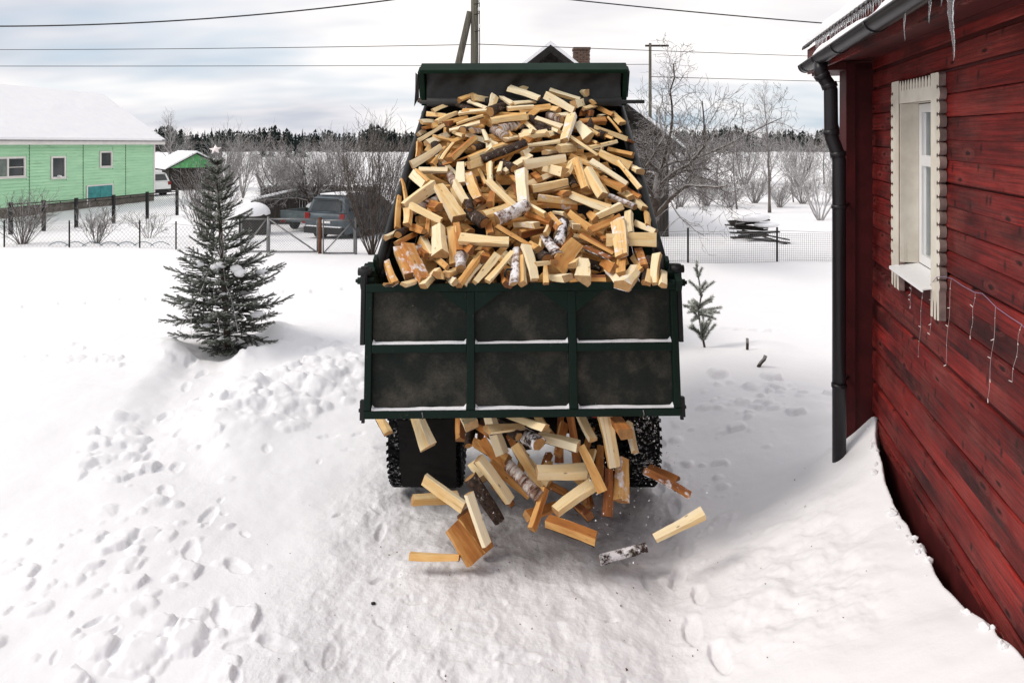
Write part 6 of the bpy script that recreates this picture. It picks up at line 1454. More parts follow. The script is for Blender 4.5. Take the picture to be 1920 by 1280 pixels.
for j, (ya, yb) in enumerate(((.053, ym - .001), (ym + .059, GHt - .060))):
    for a, b in ((-GW + .051, xs[0] - .030), (xs[0] + .030, xs[1] - .030), (xs[1] + .030, GW - .051)):
        p = MB(); nx, ny = 16, 8; vs = []; fs = []
        for v in range(ny + 1):
            for u in range(nx + 1):
                fu, fv = u / nx, v / ny
                e = min(fu, 1 - fu) * min(fv, 1 - fv) * 4
                vs.append((a + (b - a) * fu, ya + (yb - ya) * fv, -.016 + .030 * e * nz(fu * 3 + a * 9, fv * 2 + j * 5)))
        for v in range(ny):
            for u in range(nx): q = v * (nx + 1) + u; fs.append((q, q + 1, q + nx + 2, q + nx + 1))
        p.add(vs, fs, 0, True); gb(p, 'panel', M_PANEL)
        s_ = MB(); vs = []; fs = []; n_ = 40
        for k in range(n_ + 1):
            x = a + .004 + (b - a - .008) * k / n_; h = .007 + .012 * max(0, nz(x * 7 + j * 3, 2) + .25) + (.014 if k in (0, n_) else 0)
            vs += [(x, ya + .001, -.012), (x, ya + .001, .030 + .006 * nz(x * 9, 4)), (x, ya + h * .8, .022), (x, ya + h * 1.4, -.010)]
        for k in range(n_):
            for q in range(3): fs.append((k * 4 + q, k * 4 + q + 1, k * 4 + 5 + q, k * 4 + 4 + q))
        s_.add(vs, fs, 0, True); gb(s_, 'snow_ledge', M_CAP)
for x in xs:
    for sg in (-1, 1):
        if (x < 0 and sg < 0) or (x > 0 and sg > 0) or True:
            p = MB(); y1 = GHt - .060; x0 = x + sg * .030
            P = [(x0, y1), (x0 + sg * .205, y1), (x0, y1 - .150)]
            if sg < 0: P = P[::-1]
            p.prism(P, .045, Matrix.Translation((0, 0, -.014))); gb(p, 'gusset', M_PAINT)
for x in (-GW + .051, GW - .051):
    sg = 1 if x < 0 else -1
    if sg == -1 or True:
        p = MB(); y1 = GHt - .060; P = [(x, y1), (x + sg * .012, y1), (x, y1 - .02)]
# handle loop, latches, side straps
p = MB(); p.tube([(-.12, GHt - .01, .0), (-.12, GHt + .075, .0), (-.108, GHt + .098, .0), (-.02, GHt + .098, .0), (-.006, GHt + .075, .0), (-.006, GHt - .01, .0)], .009, 8); gb(p, 'handle', M_BLACK)
for sg in (-1, 1):
    p = MB(); x = sg * (GW + .022)
    p.box((x, GHt * .80, -.005), (.034, GHt * .52, .05), None, 0, .006); p.box((x, GHt + .06, -.03), (.05, .14, .07), None, 0, .01)
    p.tube([(x - sg * .05, GHt + .09, -.02), (x + sg * .045, GHt + .09, -.02)], .03, 10)
    gb(p, 'gate_arm', M_BLACK)
    p = MB(); p.box((sg * (GW + .014), .055, -.005), (.034, .14, .05), None, 0, .006); p.box((sg * (GW + .01), -.012, -.01), (.022, .05, .022)); p.tube([(sg * (GW - .02), .05, -.01), (sg * (GW + .042), .05, -.01)], .014, 8)
    gb(p, 'latch', M_BLACK)
for x in (-.72, .865):
    p = MB(); p.tube([(x, -.006, .03), (x + .004, .018, .047), (x - .002, .045, .046)], .004, 5); gb(p, 'weld_mark', M_MESHM)
# ---- chassis, axle and wheels
CM = Matrix.Translation((.10, 0, 0))
mb = MB()
for x in (-.40, .40): mb.box((.1 + x, 8.0, .86), (.09, 4.6, .20), None, 0, .01)
for y in (5.75, 6.9, 8.1, 9.6): mb.box((.1, y, .86), (.72, .09, .16))
mb.box((.1, 5.68, .80), (1.5, .08, .10)); mb.tube([(.1, 7.3, .95), (.1, 6.95, 1.75)], .07, 12)
tb(mb, 'chassis_frame', M_GRIME)
mb = MB(); mb.tube([(.1 - .95, 6.1, .5), (.1 - .3, 6.1, .5), (.1 - .16, 6.1, .5), (.1, 6.1, .5), (.1 + .16, 6.1, .5), (.1 + .3, 6.1, .5), (.1 + .95, 6.1, .5)], [.07, .08, .19, .22, .19, .08, .07], 14)
for x in (-.44, .44):
    for k in range(4): mb.box((.1 + x, 6.1, .62 + .022 * k), (.075, 1.2 - .2 * k, .018))
tb(mb, 'rear_axle', M_GRIME)
def wheel(x, y, dual, Rr=.5, w=.285):
    W = thing('wheel', None, None, (x, y, Rr)); W.parent = truck; W.matrix_parent_inverse = truck.matrix_world.inverted()
    bpy.context.view_layer.update()
    sgn = 1 if x > .1 else -1
    offs = (-.155, .155) if dual else (0,)
    for of in offs:
        mb = MB(); M = Matrix.Translation((x + of, y, Rr)) @ Matrix.Rotation(R(90), 4, 'Y')
        hw_ = w / 2
        prof = [(.26, -hw_ * .8), (.33, -hw_), (.41, -hw_ * 1.05), (.455, -hw_ * .98), (.482, -hw_ * .80), (.492, -hw_ * .5), (.494, 0), (.492, hw_ * .5), (.482, hw_ * .80), (.455, hw_ * .98), (.41, hw_ * 1.05), (.33, hw_), (.26, hw_ * .8)]
        mb.lathe(prof, M, 48)
        nl = 46      # tread lugs
        for k in range(nl):
            a = 2 * math.pi * k / nl
            for side in (-1, 1):
                Ml = M @ Matrix.Rotation(a + (.5 * math.pi / nl if side > 0 else 0), 4, 'Z') @ Matrix.Translation((.494, 0, side * hw_ * .50)) @ Matrix.Rotation(side * .35, 4, 'X')
                bm = bmesh.new(); bmesh.ops.create_cube(bm, size=1, matrix=Matrix.Diagonal((.020, .040, hw_ * .92, 1)))
                mb.bm(bm, Ml)
                Ml = M @ Matrix.Rotation(a + (.5 * math.pi / nl if side > 0 else 0), 4, 'Z') @ Matrix.Translation((.472, 0, side * hw_ * .97)) @ Matrix.Rotation(side * -.45, 4, 'Y')
                bm = bmesh.new(); bmesh.ops.create_cube(bm, size=1, matrix=Matrix.Diagonal((.040, .030, .008, 1)))
                mb.bm(bm, Ml)
        o = mb.build('tyre', M_TYRE); bpy.context.view_layer.update(); o.parent = W; o.matrix_parent_inverse = W.matrix_world.inverted()
        mb = MB(); mb.lathe([(.05, sgn * .02), (.10, sgn * .03), (.16, -sgn * .02), (.22, sgn * .05), (.262, sgn * .10), (.27, sgn * .125), (.255, sgn * .11)], M, 28)
        o = mb.build('rim', M_GRIME); o.parent = W; o.matrix_parent_inverse = W.matrix_world.inverted()
for x in (.1 - .83, .1 + .83): wheel(x, 6.1, True)
for x in (.1 - .90, .1 + .90): wheel(x, 9.6, False)
for sg in (-1, 1):
    mb = MB(); xx = .1 + sg * .83; vs = []; fs = []
    for k in range(11):
        a = R(52 + 11 * k) ; y = 6.1 - .62 * math.cos(a); z = .5 + .62 * math.sin(a)
        for x in (-.31, .31): vs += [(xx + x, y, z)]
    for k in range(10): fs.append((2 * k, 2 * k + 2, 2 * k + 3, 2 * k + 1))
    vs2 = [(x, 6.1 + (y - 6.1) * 1.03, .5 + (z - .5) * 1.03) for x, y, z in vs]; n_ = len(vs)
    mb.add(vs + vs2, fs + [tuple(q + n_ for q in reversed(f)) for f in fs] + [(2 * k, 2 * k + 2, n_ + 2 * k + 2, n_ + 2 * k) for k in range(10)] + [(2 * k + 1, n_ + 2 * k + 1, n_ + 2 * k + 3, 2 * k + 3) for k in range(10)], 0, True)
    tb(mb, 'mudguard', M_BLACK)
    mb = MB(); mb.box((.1 + sg * .60, 5.63, .80), (.10, .06, .10), None, 0, .01); o = tb(mb, 'tail_light', M_GRIME)
    l = MB(); l.box((.1 + sg * .60, 5.594, .80), (.085, .012, .085), None, 0, .004); tb(l, 'lens', M_LAMP, o)
for sg in (-1, 1):
    mb = MB(); vs = []; fs = []
    for k in range(9):
        for x in (-.215 + .035 * (k / 8) ** 3, .25): vs.append((.1 + sg * .80 + x, 5.50 + .022 * math.sin(k * .8 + x * 5), .78 - (.52 + .03 * (x > 0)) * k / 8 + .012 * math.sin(k * 2.1)))
    for k in range(8): fs.append((2 * k, 2 * k + 1, 2 * k + 3, 2 * k + 2))
    n_ = len(vs); mb.add(vs + [(a, b + .012, c) for a, b, c in vs], fs + [tuple(q + n_ for q in reversed(f)) for f in fs] + [(2 * k, 2 * k + 2, n_ + 2 * k + 2, n_ + 2 * k) for k in range(8)] + [(2 * k + 1, n_ + 2 * k + 1, n_ + 2 * k + 3, 2 * k + 3) for k in range(8)] + [(16, 17, n_ + 17, n_ + 16)], 0)
    if sg < 0: tb(mb, 'wheel_shade_sheet', M_WHEEL_SHADE)  # added black sheet, left side only, in place of shade over the tyre
# cab, hidden behind the raised bed from the photograph's place
mb = MB()
mb.box((.1, 9.75, 1.45), (2.05, 1.35, 1.10), None, 0, .07); mb.box((.1, 10.75, 1.15), (1.9, .95, .75), None, 0, .10)
cabo = tb(mb, 'cab', M_PAINT)
mb = MB(); mb.box((.1, 9.75, 2.06), (1.9, 1.25, .12), None, 0, .05); tb(mb, 'roof', M_PAINT, cabo)
mb = MB(); mb.box((.1, 9.066, 1.62), (1.3, .02, .38), None, 0, .006); tb(mb, 'rear_window', M_DGLASS, cabo)
for sg in (-1, 1):
    mb = MB(); mb.box((.1 + sg * 1.026, 9.75, 1.62), (.02, .85, .42), None, 0, .006); tb(mb, 'side_window', M_DGLASS, cabo)

# ---------------------------------------------------------------- firewood
def cross_section(ty, w, t, rg):
    """closed outline in (y, z) and, per edge, whether it is bark"""
    hw, ht = w / 2, t / 2
    if ty in 'kBK':
        pts = []; bark = []
        n = 7
        for k in range(n):
            a = math.pi * (k + .0) / (n - 1)
            pts.append((hw * math.cos(a) * (1 + rg.uniform(-.06, .06)), -ht * .35 + ht * 1.35 * math.sin(a) * (1 + rg.uniform(-.07, .07)))); bark.append(k < n - 1)
        pts.append((-hw * rg.uniform(.2, .6), -ht)); bark.append(False)
        pts.append((hw * rg.uniform(.0, .5), -ht * rg.uniform(.8, 1.1))); bark.append(False)
        return pts, bark
    q = rg.random()
    if q < .30:      # squarish billet
        base = [(hw, ht * rg.uniform(.5, 1)), (-hw * rg.uniform(.8, 1), ht), (-hw * rg.uniform(.75, 1), -ht * rg.uniform(.7, 1)), (hw * rg.uniform(.7, 1), -ht)]
        bk = 2 if rg.random() < .55 else -1
    elif q < .82:    # wedge with its sharp edge up
        a = rg.uniform(-.7, .7)
        base = [(hw, ht * rg.uniform(-.35, .3)), (hw * a, ht), (-hw, ht * rg.uniform(-.45, .2)), (-hw * rg.uniform(.3, .9), -ht * rg.uniform(.5, 1)), (hw * rg.uniform(.3, .9), -ht)]
        bk = 3 if rg.random() < .75 else -1
    else:            # slab
        base = [(hw, ht * .55), (hw * .1, ht * rg.uniform(.75, 1)), (-hw, ht * rg.uniform(.3, .7)), (-hw * .92, -ht * .5), (hw * .9, -ht * .6)]
        bk = 3 if rg.random() < .5 else -1
    pts = []; bark = []
    m = len(base)
    for k in range(m):   # chamfer corners
        p, a, b = base[k], base[k - 1], base[(k + 1) % m]
        c = .05
        pts.append((p[0] + (a[0] - p[0]) * c, p[1] + (a[1] - p[1]) * c)); bark.append(k == bk and False)
        pts.append((p[0] + (b[0] - p[0]) * c, p[1] + (b[1] - p[1]) * c)); bark.append(k == bk)
    return pts, bark
def log_shape(ty, L, w, t, seed, under, lean=False):
    rg = random.Random(seed)
    pts, bark = cross_section(ty, w, t, rg)
    if under and not any(bark):
        lows = sorted(range(len(pts)), key=lambda k: pts[k][1] + pts[(k + 1) % len(pts)][1])
        bark[lows[0]] = True
    n = 4 if lean else 7; k = len(pts)
    tw = rg.uniform(-.14, .14); bendy = rg.uniform(-.006, .006); bendz = rg.uniform(-.004, .006)
    ph = [rg.uniform(0, 6.3) for _ in range(k)]; am = rg.uniform(.015, .055); tap = rg.choice((-1, 1)) * rg.uniform(.02, .38)
    e0, e1 = (rg.uniform(-.12, .12), rg.uniform(-.12, .12)), (rg.uniform(-.12, .12), rg.uniform(-.12, .12))
    dent = rg.uniform(.2, .8); dd = rg.choice((0, .03, .06, .12))
    V = []
    for i in range(n + 1):
        f = i / n; x = (f - .5) * L; a = tw * (f - .5)
        for j, (y, z) in enumerate(pts):
            s = 1 + am * math.sin(ph[j] + f * 5.5) + am * .6 * math.sin(ph[j] * 2 + f * 13) + tap * (f - .5) - dd * math.exp(-((f - dent) / .12) ** 2)
            yy, zz_ = y * s, z * s
            y2 = yy * math.cos(a) - zz_ * math.sin(a) + bendy * (1 - (2 * f - 1) ** 2); z2 = yy * math.sin(a) + zz_ * math.cos(a) + bendz * (1 - (2 * f - 1) ** 2)
            ex = 0
            if i == 0: ex = e0[0] * yy + e0[1] * zz_
            if i == n: ex = e1[0] * yy + e1[1] * zz_
            V.append((x + ex, y2, z2))
    return V, n, k, bark
def make_log(row, idx):
    cx, cy, cz, dx, dy, dz, ux, uy, uz, L, w, t, tone, ty, sn, un, lab = row
    V, n, k, bark = log_shape(ty, L, w, t, idx * 7 + 3, un)
    mb = MB()
    mb.add(V, [(i * k + j, i * k + (j + 1) % k, (i + 1) * k + (j + 1) % k, (i + 1) * k + j) for i in range(n) for j in range(k)][::1], 0)
    mb.add(V, [tuple(range(k - 1, -1, -1)), tuple(n * k + j for j in range(k))], 1)
    M = Matrix.Identity(4); x = Vector((dx, dy, dz)); zv = Vector((ux, uy, uz)); y = zv.cross(x)
    for r_ in range(3): M[r_][0], M[r_][1], M[r_][2] = x[r_], y[r_], zv[r_]
    M.translation = (cx, cy, cz)
    o = mb.build('firewood_log', [M_WOOD, M_END]); o.matrix_world = M
    rgt = random.Random(idx + 77); lv = []; cur = 0.0
    for j in range(k):                       # each split face shows its own share of heartwood
        ln = math.hypot(V[j][1] - V[(j + 1) % k][1], V[j][2] - V[(j + 1) % k][2])
        if ln > .018: cur = rgt.choice((-.14, -.10, -.04, .02, .12, .22))
        lv.append(cur)
    fa = o.data.attributes.new('facetone', 'FLOAT', 'FACE'); fa.data.foreach_set('value', lv * n + [0.0, 0.0])
    o['tone'] = float(tone); o['snow'] = float(sn)
    if lab: tag(o, lab, 'log', 'split firewood logs of the truck load')
    else: tag(o, 'split firewood piece mostly buried under the top logs of heap', 'log', 'split firewood logs of the truck load')
    if any(bark):
        b = MB(); th = .007 if ty in 'kBK' else .006
        cen = [Vector((V[i * k][0], sum(V[i * k + j][1] for j in range(k)) / k, sum(V[i * k + j][2] for j in range(k)) / k)) for i in range(n + 1)]
        rg = random.Random(idx)
        cols = sorted({j for j in range(k) if bark[j]} | {(j + 1) % k for j in range(k) if bark[j]}, key=lambda j: (j - next(q for q in range(k) if bark[q] and not bark[q - 1])) % k)
        vs = []; fs = []; c = len(cols)
        for i in range(n + 1):
            for j in cols:
                p = Vector(V[i * k + j]); d = p - cen[i]; d.x = 0; d.normalize()
                vs.append(p + d * (th + rg.uniform(-.002, .003)))
        for i in range(n + 1):
            for j in cols: vs.append(Vector(V[i * k + j]) + (cen[i] - Vector(V[i * k + j])) * .02)
        h = (n + 1) * c
        for i in range(n):
            for q in range(c - 1):
                a = i * c + q; fs.append((a, a + 1, a + c + 1, a + c)); fs.append((h + a, h + a + c, h + a + c + 1, h + a + 1))
            a = i * c; fs.append((a, a + c, h + a + c, h + a)); a = i * c + c - 1; fs.append((a, h + a, h + a + c, a + c))
        for q in range(c - 1):
            fs.append((q, h + q, h + q + 1, q + 1)); a = n * c + q; fs.append((a, a + 1, h + a + 1, h + a))
        b.add(vs, fs, 0, True)
        ob = b.build('bark', M_BARK); ob.parent = o
        ob['birch'] = 1.0 if ty == 'B' else (.25 if ty in 'ypw' else 0.0); ob['snow'] = float(sn)
for i_, row in enumerate(LOGS): make_log(row, i_)
mb = MB()
for i_, row in enumerate(BURIED):
    cx, cy, cz, dx, dy, dz, ux, uy, uz, L, w, t = row[:12]
    V, n, k, bark = log_shape('y', L, w, t, 9000 + i_, 0, True)
    x = Vector((dx, dy, dz)); zv = Vector((ux, uy, uz)); y = zv.cross(x); c = Vector((cx, cy, cz))
    W_ = [c + x * a + y * b_ + zv * e for a, b_, e in V]
    mb.add(W_, [(i * k + j, i * k + (j + 1) % k, (i + 1) * k + (j + 1) % k, (i + 1) * k + j) for i in range(n) for j in range(k)], 0)
    mb.add(W_, [tuple(range(k - 1, -1, -1)), tuple(n * k + j for j in range(k))], 1)
o = mb.build('buried_firewood', [M_WOOD, M_END]); o['tone'] = .5; o['snow'] = .0
tag(o, 'deeper firewood hidden inside the heap', 'firewood', kind='stuff')

# snow chunks clinging to the edge of the drift along the red wall
def bits(name, m, pts, lab, cat):
    mb = MB()
    for p, r in pts:
        a, b_, c = [Vector((random.gauss(0, 1), random.gauss(0, 1), random.gauss(0, 1))) for _ in range(3)]
        P = [Vector(p) + v.normalized() * r * random.uniform(.6, 1.2) for v in (a, b_, c, -(a + b_ + c))]
        mb.add(P, [(0, 1, 2), (0, 2, 3), (0, 3, 1), (1, 3, 2)])
    o = mb.build(name, m); tag(o, lab, cat, kind='stuff')
rg = random.Random(4)
L_ = []
for _ in range(190):
    f = rg.random(); L_.append(((1.0 + .18 * f + rg.gauss(0, .05 + .10 * f), 5.2 - .1 * f + rg.gauss(0, .1), 1.05 - .55 * f + rg.gauss(0, .05)), rg.choice([.002, .003, .003, .004, .006, .010])))
for _ in range(170):
    L_.append(((.7 + rg.gauss(0, .28), 5.0 + rg.gauss(0, .25), rg.uniform(.08, .8)), rg.choice([.003, .004, .005, .008])))
bits('falling_snow_crumbs', M_CAP, L_, 'snow crumbs and powder shaken off the falling logs', 'snow')
mb = MB(); rgc = random.Random(12)
for _ in range(34):
    t = rgc.uniform(3.3, 5.9); q = float(np.interp(t, [0, 3.0, 3.6, 4.2, 5.2, 5.9], [.02, .025, .07, .12, .14, .03])) + rgc.uniform(-.035, .05); r_ = rgc.choice((.008, .012, .018, .028))
    c = wall_pt(t, q, 0); zz1 = gz(c.x, c.y)
    for hh in (.5,):
        bm = bmesh.new(); bmesh.ops.create_icosphere(bm, subdivisions=1, radius=r_)
        for v in bm.verts: v.co *= rgc.uniform(.6, 1.3)
        mb.bm(bm, Matrix.Translation((c.x, c.y, zz1 + r_ * .3)), 0, False)
tag(mb.build('snow_chunks', M_CAP), 'broken snow chunks along the edge of the wall drift', 'snow', kind='stuff')
L_ = []
for _ in range(150):
    x, y = rg.gauss(.1, .9), rg.uniform(3.6, 6.0); L_.append(((x, y, gz(x, y) + .003), rg.choice([.004, .005, .006, .010])))
bits('bark_crumbs', M_RUST, L_, 'dark bark crumbs and chips scattered on the packed snow', 'chips')

# ---------------------------------------------------------------- trees
class TP: pass
def grow(mb, p, d, L, r, lvl, P, rg):
    n = P.seg[lvl]; pts = [p.copy()]; ds = []
    for i in range(n):
        d = (d + Vector((rg.gauss(0, 1), rg.gauss(0, 1), rg.gauss(0, 1))) * P.wob[lvl] + Vector((0, 0, P.up[lvl]))).normalized()
        p = p + d * (L / n); pts.append(p.copy()); ds.append(d.copy())
    e = r * P.taper[lvl]
    mb.tube(pts, [r + (e - r) * i / n for i in range(n + 1)], 6 if (lvl == 0 and r > .03) else (4 if lvl <= 1 else 3), 0, False)
    if lvl + 1 < len(P.kids) + 1 and lvl < len(P.kids):
        k = P.kids[lvl]
        for c in range(k):
            f = P.start[lvl] + (1 - P.start[lvl]) * ((c + rg.random()) / k)
            a = min(n - 1, int(f * n)); q = pts[a].lerp(pts[a + 1], f * n - a)
            dd = ds[a]; ax = dd.orthogonal().normalized(); ax.rotate(Matrix.Rotation(c * 2.4 + rg.uniform(-.6, .6), 3, dd))
            nd = dd.copy(); nd.rotate(Matrix.Rotation(R(P.ang[lvl]) * rg.uniform(.7, 1.3), 3, ax))
            rr = (r + (e - r) * f)
            grow(mb, q, nd, L * P.ratio[lvl] * rg.uniform(.65, 1.15) * (1.15 - P.fall[lvl] * f), max(P.rmin, rr * P.rrat[lvl]), lvl + 1, P, rg)
def params(**k):
    P = TP(); P.rmin = .005
    for a, v in k.items(): setattr(P, a, v)
    return P
BUSH = params(seg=[6, 4, 3], wob=[.10, .16, .2], up=[.03, .05, .03], taper=[.4, .45, .5], kids=[7, 4], start=[.25, .2], ang=[32, 38], ratio=[.45, .5], fall=[.6, .4], rrat=[.6, .6])
BROOM = params(seg=[8, 5, 3], wob=[.07, .11, .15], up=[.05, .09, .06], taper=[.35, .4, .5], kids=[9, 5], start=[.22, .15], ang=[24, 28], ratio=[.42, .5], fall=[.5, .4], rrat=[.55, .6])
APPLE = params(seg=[4, 9, 6, 4, 3], wob=[.10, .20, .24, .26, .3], up=[.0, .015, .05, .05, .03], taper=[.8, .25, .35, .5, .6], kids=[12, 15, 8, 3], start=[.45, .15, .12, .2], ang=[48, 50, 48, 45], ratio=[1.25, .42, .45, .5], fall=[.1, .5, .4, .3], rrat=[.55, .40, .5, .7])
BIRCH = params(seg=[12, 6, 5, 3], wob=[.035, .10, .14, .2], up=[.02, .10, .02, -.02], taper=[.15, .3, .4, .5], kids=[34, 8, 5], start=[.18, .2, .2], ang=[42, 36, 36], ratio=[.34, .42, .5], fall=[.75, .4, .3], rrat=[.36, .5, .6])
SAPL = params(seg=[8, 4, 3], wob=[.05, .14, .2], up=[.02, .08, .04], taper=[.2, .4, .5], kids=[22, 8], start=[.15, .2], ang=[48, 40], ratio=[.36, .45], fall=[.7, .3], rrat=[.4, .6])
def X_at(px, D): return (px - 960) / 1280 * D
def plant(name, label, cat, group, x, y, stems, L, r, P, spread, rime, seed, z=None, trunk=False, hoar=0.0):
    rg = random.Random(seed); zb = (gz(x, y) if z is None else z) - .05
    root = thing(name, label, cat, (x, y, zb), group)
    if trunk:
        mb = MB(); sub = params(**{k: getattr(P, k) for k in vars(P)})
        tr = MB()
        # trunk on its own, limbs and twigs as the crown
        n = P.seg[0]; p = Vector((0, 0, 0)); d = Vector((rg.uniform(-.08, .08), rg.uniform(-.08, .08), 1)).normalized(); pts = [p.copy()]; ds = []
        for i in range(n):
            d = (d + Vector((rg.gauss(0, 1), rg.gauss(0, 1), rg.gauss(0, .3))) * P.wob[0] + Vector((0, 0, P.up[0]))).normalized(); p = p + d * L / n; pts.append(p.copy()); ds.append(d.copy())
        e = r * P.taper[0]
        tr.tube(pts, [(r + (e - r) * i / n) * (1.25 if i == 0 else 1) for i in range(n + 1)], 8)
        o = tr.build('trunk', M_BRANCH, root); o['rime'] = rime * .6; o['hoar'] = hoar * .4
        k = P.kids[0]
        for c in range(k):
            f = P.start[0] + (1 - P.start[0]) * ((c + rg.random()) / k)
            a = min(n - 1, int(f * n)); q = pts[a].lerp(pts[a + 1], f * n - a); dd = ds[a]
            ax = dd.orthogonal().normalized(); ax.rotate(Matrix.Rotation(c * 2.4 + rg.uniform(-.6, .6), 3, dd))
            nd = dd.copy(); nd.rotate(Matrix.Rotation(R(P.ang[0]) * rg.uniform(.7, 1.3), 3, ax))
            grow(mb, q, nd, L * P.ratio[0] * rg.uniform(.7, 1.15) * (1.15 - P.fall[0] * f), max(P.rmin, (r + (e - r) * f) * P.rrat[0]), 1, P, rg)
        o = mb.build('crown', M_BRANCH, root); o['rime'] = rime; o['hoar'] = hoar
    else:
        mb = MB()
        for s in range(stems):
            a = rg.uniform(0, 6.283); t = spread * math.sqrt(rg.random())
            d = Vector((math.cos(a) * t, math.sin(a) * t, 1)).normalized()
            grow(mb, Vector((math.cos(a) * .12 * t, math.sin(a) * .12 * t, 0)), d, L * rg.uniform(.6, 1.05), r * rg.uniform(.7, 1.2), 0, P, rg)
        o = mb.build('branches', M_BRANCH, root); o['rime'] = rime; o['hoar'] = hoar
    return root
def copy_plant(src, x, y, s, rot, label, zs=1.0):
    c = src.copy(); COL.objects.link(c); c.location = (x, y, gz(x, y) - .05); c.rotation_euler = (0, 0, rot); c.scale = (s, s, s * zs)
    for ch in src.children:
        d = ch.copy(); COL.objects.link(d); d.parent = c; d.matrix_parent_inverse = Matrix.Identity(4)
    c['label'] = label
    return c
GB = 'bare garden shrubs by the fences'
def A(px, D): return X_at(px, D), D
plant('bare_shrub', 'large bare shrub at left edge before the green house', 'shrub', GB, *A(42, 21.5), 26, 1.75, .011, BUSH, .75, .5, 1)
plant('bare_shrub', 'small frosted shrub behind the wire fence left of spruce', 'shrub', GB, *A(180, 21.6), 22, 1.25, .009, BUSH, .7, .6, 2)
plant('bare_shrub', 'sparse low shrub below the corner of the green house', 'shrub', GB, *A(280, 24), 12, 1.1, .009, BUSH, .8, .6, 3)
plant('bare_shrub', 'dense bare shrub right behind the spruce', 'shrub', GB, *A(385, 22.5), 30, 2.5, .012, BROOM, .55, .6, 4)
plant('bare_shrub', 'tall dense broom-like shrub beside the left side of the truck bed', 'shrub', GB, *A(697, 19.0), 34, 3.3, .016, BROOM, .50, .25, 5)
GT = 'bare trees in the gardens behind'
ap = plant('apple_tree', 'spreading bare apple tree above the parked blue-grey car', 'tree', GT, *A(585, 28), 1, 1.55, .10, APPLE, 0, .55, 6, trunk=True)
plant('apple_tree', 'crooked bare apple tree left of the grey trailer', 'tree', GT, *A(520, 31), 1, 1.6, .09, APPLE, 0, .6, 7, trunk=True, hoar=0.15)
plant('bare_tree', 'slim bare tree rising behind the star-topped spruce', 'tree', GT, *A(455, 42), 10, 4.4, .03, BROOM, .35, .5, 8, hoar=0.3)
plant('bare_tree', 'big frosted bare tree behind the green house roof corner', 'tree', GT, *A(318, 70), 1, 6.4, .12, BIRCH, 0, .75, 9, trunk=True, hoar=0.4)
plant('bare_tree', 'low frosted bare tree between green house and conifers', 'tree', GT, *A(352, 72), 1, 4.6, .09, BIRCH, 0, .8, 10, trunk=True, hoar=0.4)
plant('apple_tree', 'large snowy apple tree reaching right from behind the truck bed', 'tree', GT, *A(1222, 17.5), 1, 2.45, .13, APPLE, 0, .42, 23, trunk=True)
bi = plant('birch_tree', 'tall slender birch standing above the snowy lumber pile', 'tree', GT, *A(1443, 33), 1, 5.9, .075, BIRCH, 0, .7, 12, trunk=True, hoar=0.3)
plant('bare_tree', 'frosted many-stemmed tree next to the black downpipe', 'tree', GT, *A(1538, 30), 7, 3.2, .035, BROOM, .62, .8, 13, hoar=0.5)
sap = plant('young_tree', 'young frosted tree left of the tall birch', 'tree', GT, *A(1382, 35), 1, 3.9, .045, SAPL, 0, .7, 14, trunk=True, hoar=0.4)
for px, D, s, lab in ((1268, 35, .95, 'young bare tree close to the dark plank house wall'), (1312, 38, .8, 'thin young tree between the plank house and the birch'), (1488, 39, .8, 'young frosted tree right of the tall birch')):
    copy_plant(sap, X_at(px, D), D, s, px * .7, lab)
hb = plant('frosted_bush', 'frosted bush in the hedge left of the lumber pile, against the plank house', 'bush', 'frosted bushes edging the field', *A(1275, 36), 40, 1.9, .013, BUSH, .8, .8, 15, hoar=0.22)
for i_, (px, D, s, lab) in enumerate(((1325, 37, 1.05, 'frosted bush second from the plank house'), (1368, 36, .85, 'frosted bush straight behind the lumber pile'), (1415, 38, 1.0, 'frosted bush at the foot of the tall birch'), (1462, 36, .8, 'low frosted bush right of the birch trunk'), (1505, 38, 1.1, 'frosted bush between birch and the downpipe'), (1575, 38, 1.1, 'frosted bush partly behind the downpipe'))):
    copy_plant(hb, X_at(px, D), D, s, 1.3 * i_ + 1, lab, .95)
for i_, (px, D, s, lab) in enumerate(((630, 45, 1.7, 'tall frosted bush on the field edge beside the truck bed'), (540, 48, 1.5, 'frosted bush on the field edge above the apple trees'), (425, 50, 1.7, 'frosted bush on the field edge left of the spruce star'))):
    copy_plant(hb, X_at(px, D), D, s, 2.1 * i_ + .4, lab, 1.2)

for i_, (px, D, s, lab) in enumerate(((1250, 52, 2.0, 'small frosted tree on the far field edge touching the plank house'), (1300, 58, 2.1, 'far frosted bush second along the field edge from the plank house'), (1345, 50, 1.8, 'far frosted small tree above the left end of the lumber pile'), (1395, 56, 2.1, 'far frosted bush left of the birch crown'), (1445, 60, 2.0, 'far frosted small tree behind the birch trunk'), (1495, 52, 1.9, 'far frosted bush right of the birch trunk'), (1545, 56, 2.2, 'far frosted small tree beside the downpipe elbow'), (1590, 50, 1.8, 'far frosted bush seen between downpipe and corner boards'))):
    copy_plant(hb if i_ % 2 else bi, X_at(px, D), D, s * (1 if i_ % 2 else .42), 1.9 * i_ + .2, lab, 1.1 if i_ % 2 else .8)
bt = [o for o in COL.objects if o.get('label') == 'slim bare tree rising behind the star-topped spruce'][0]
for i_, (px, D, s, zs, lab) in enumerate(((425, 48, .95, .85, 'bare tree between the garden shed and the spruce star'), (490, 52, 1.0, .9, 'bare tree under the narrow conifer pair'), (540, 46, .95, .75, 'bare tree above the lean-to roof'), (600, 50, 1.05, .85, 'bare tree over the capped barrel'), (650, 44, .95, .85, 'bare tree above the parked car roof'), (735, 40, .9, .85, 'bare tree nearest the left rail of the truck bed'))):
    copy_plant(bt, X_at(px, D), D, s, 1.1 * i_ + .5, lab, zs)
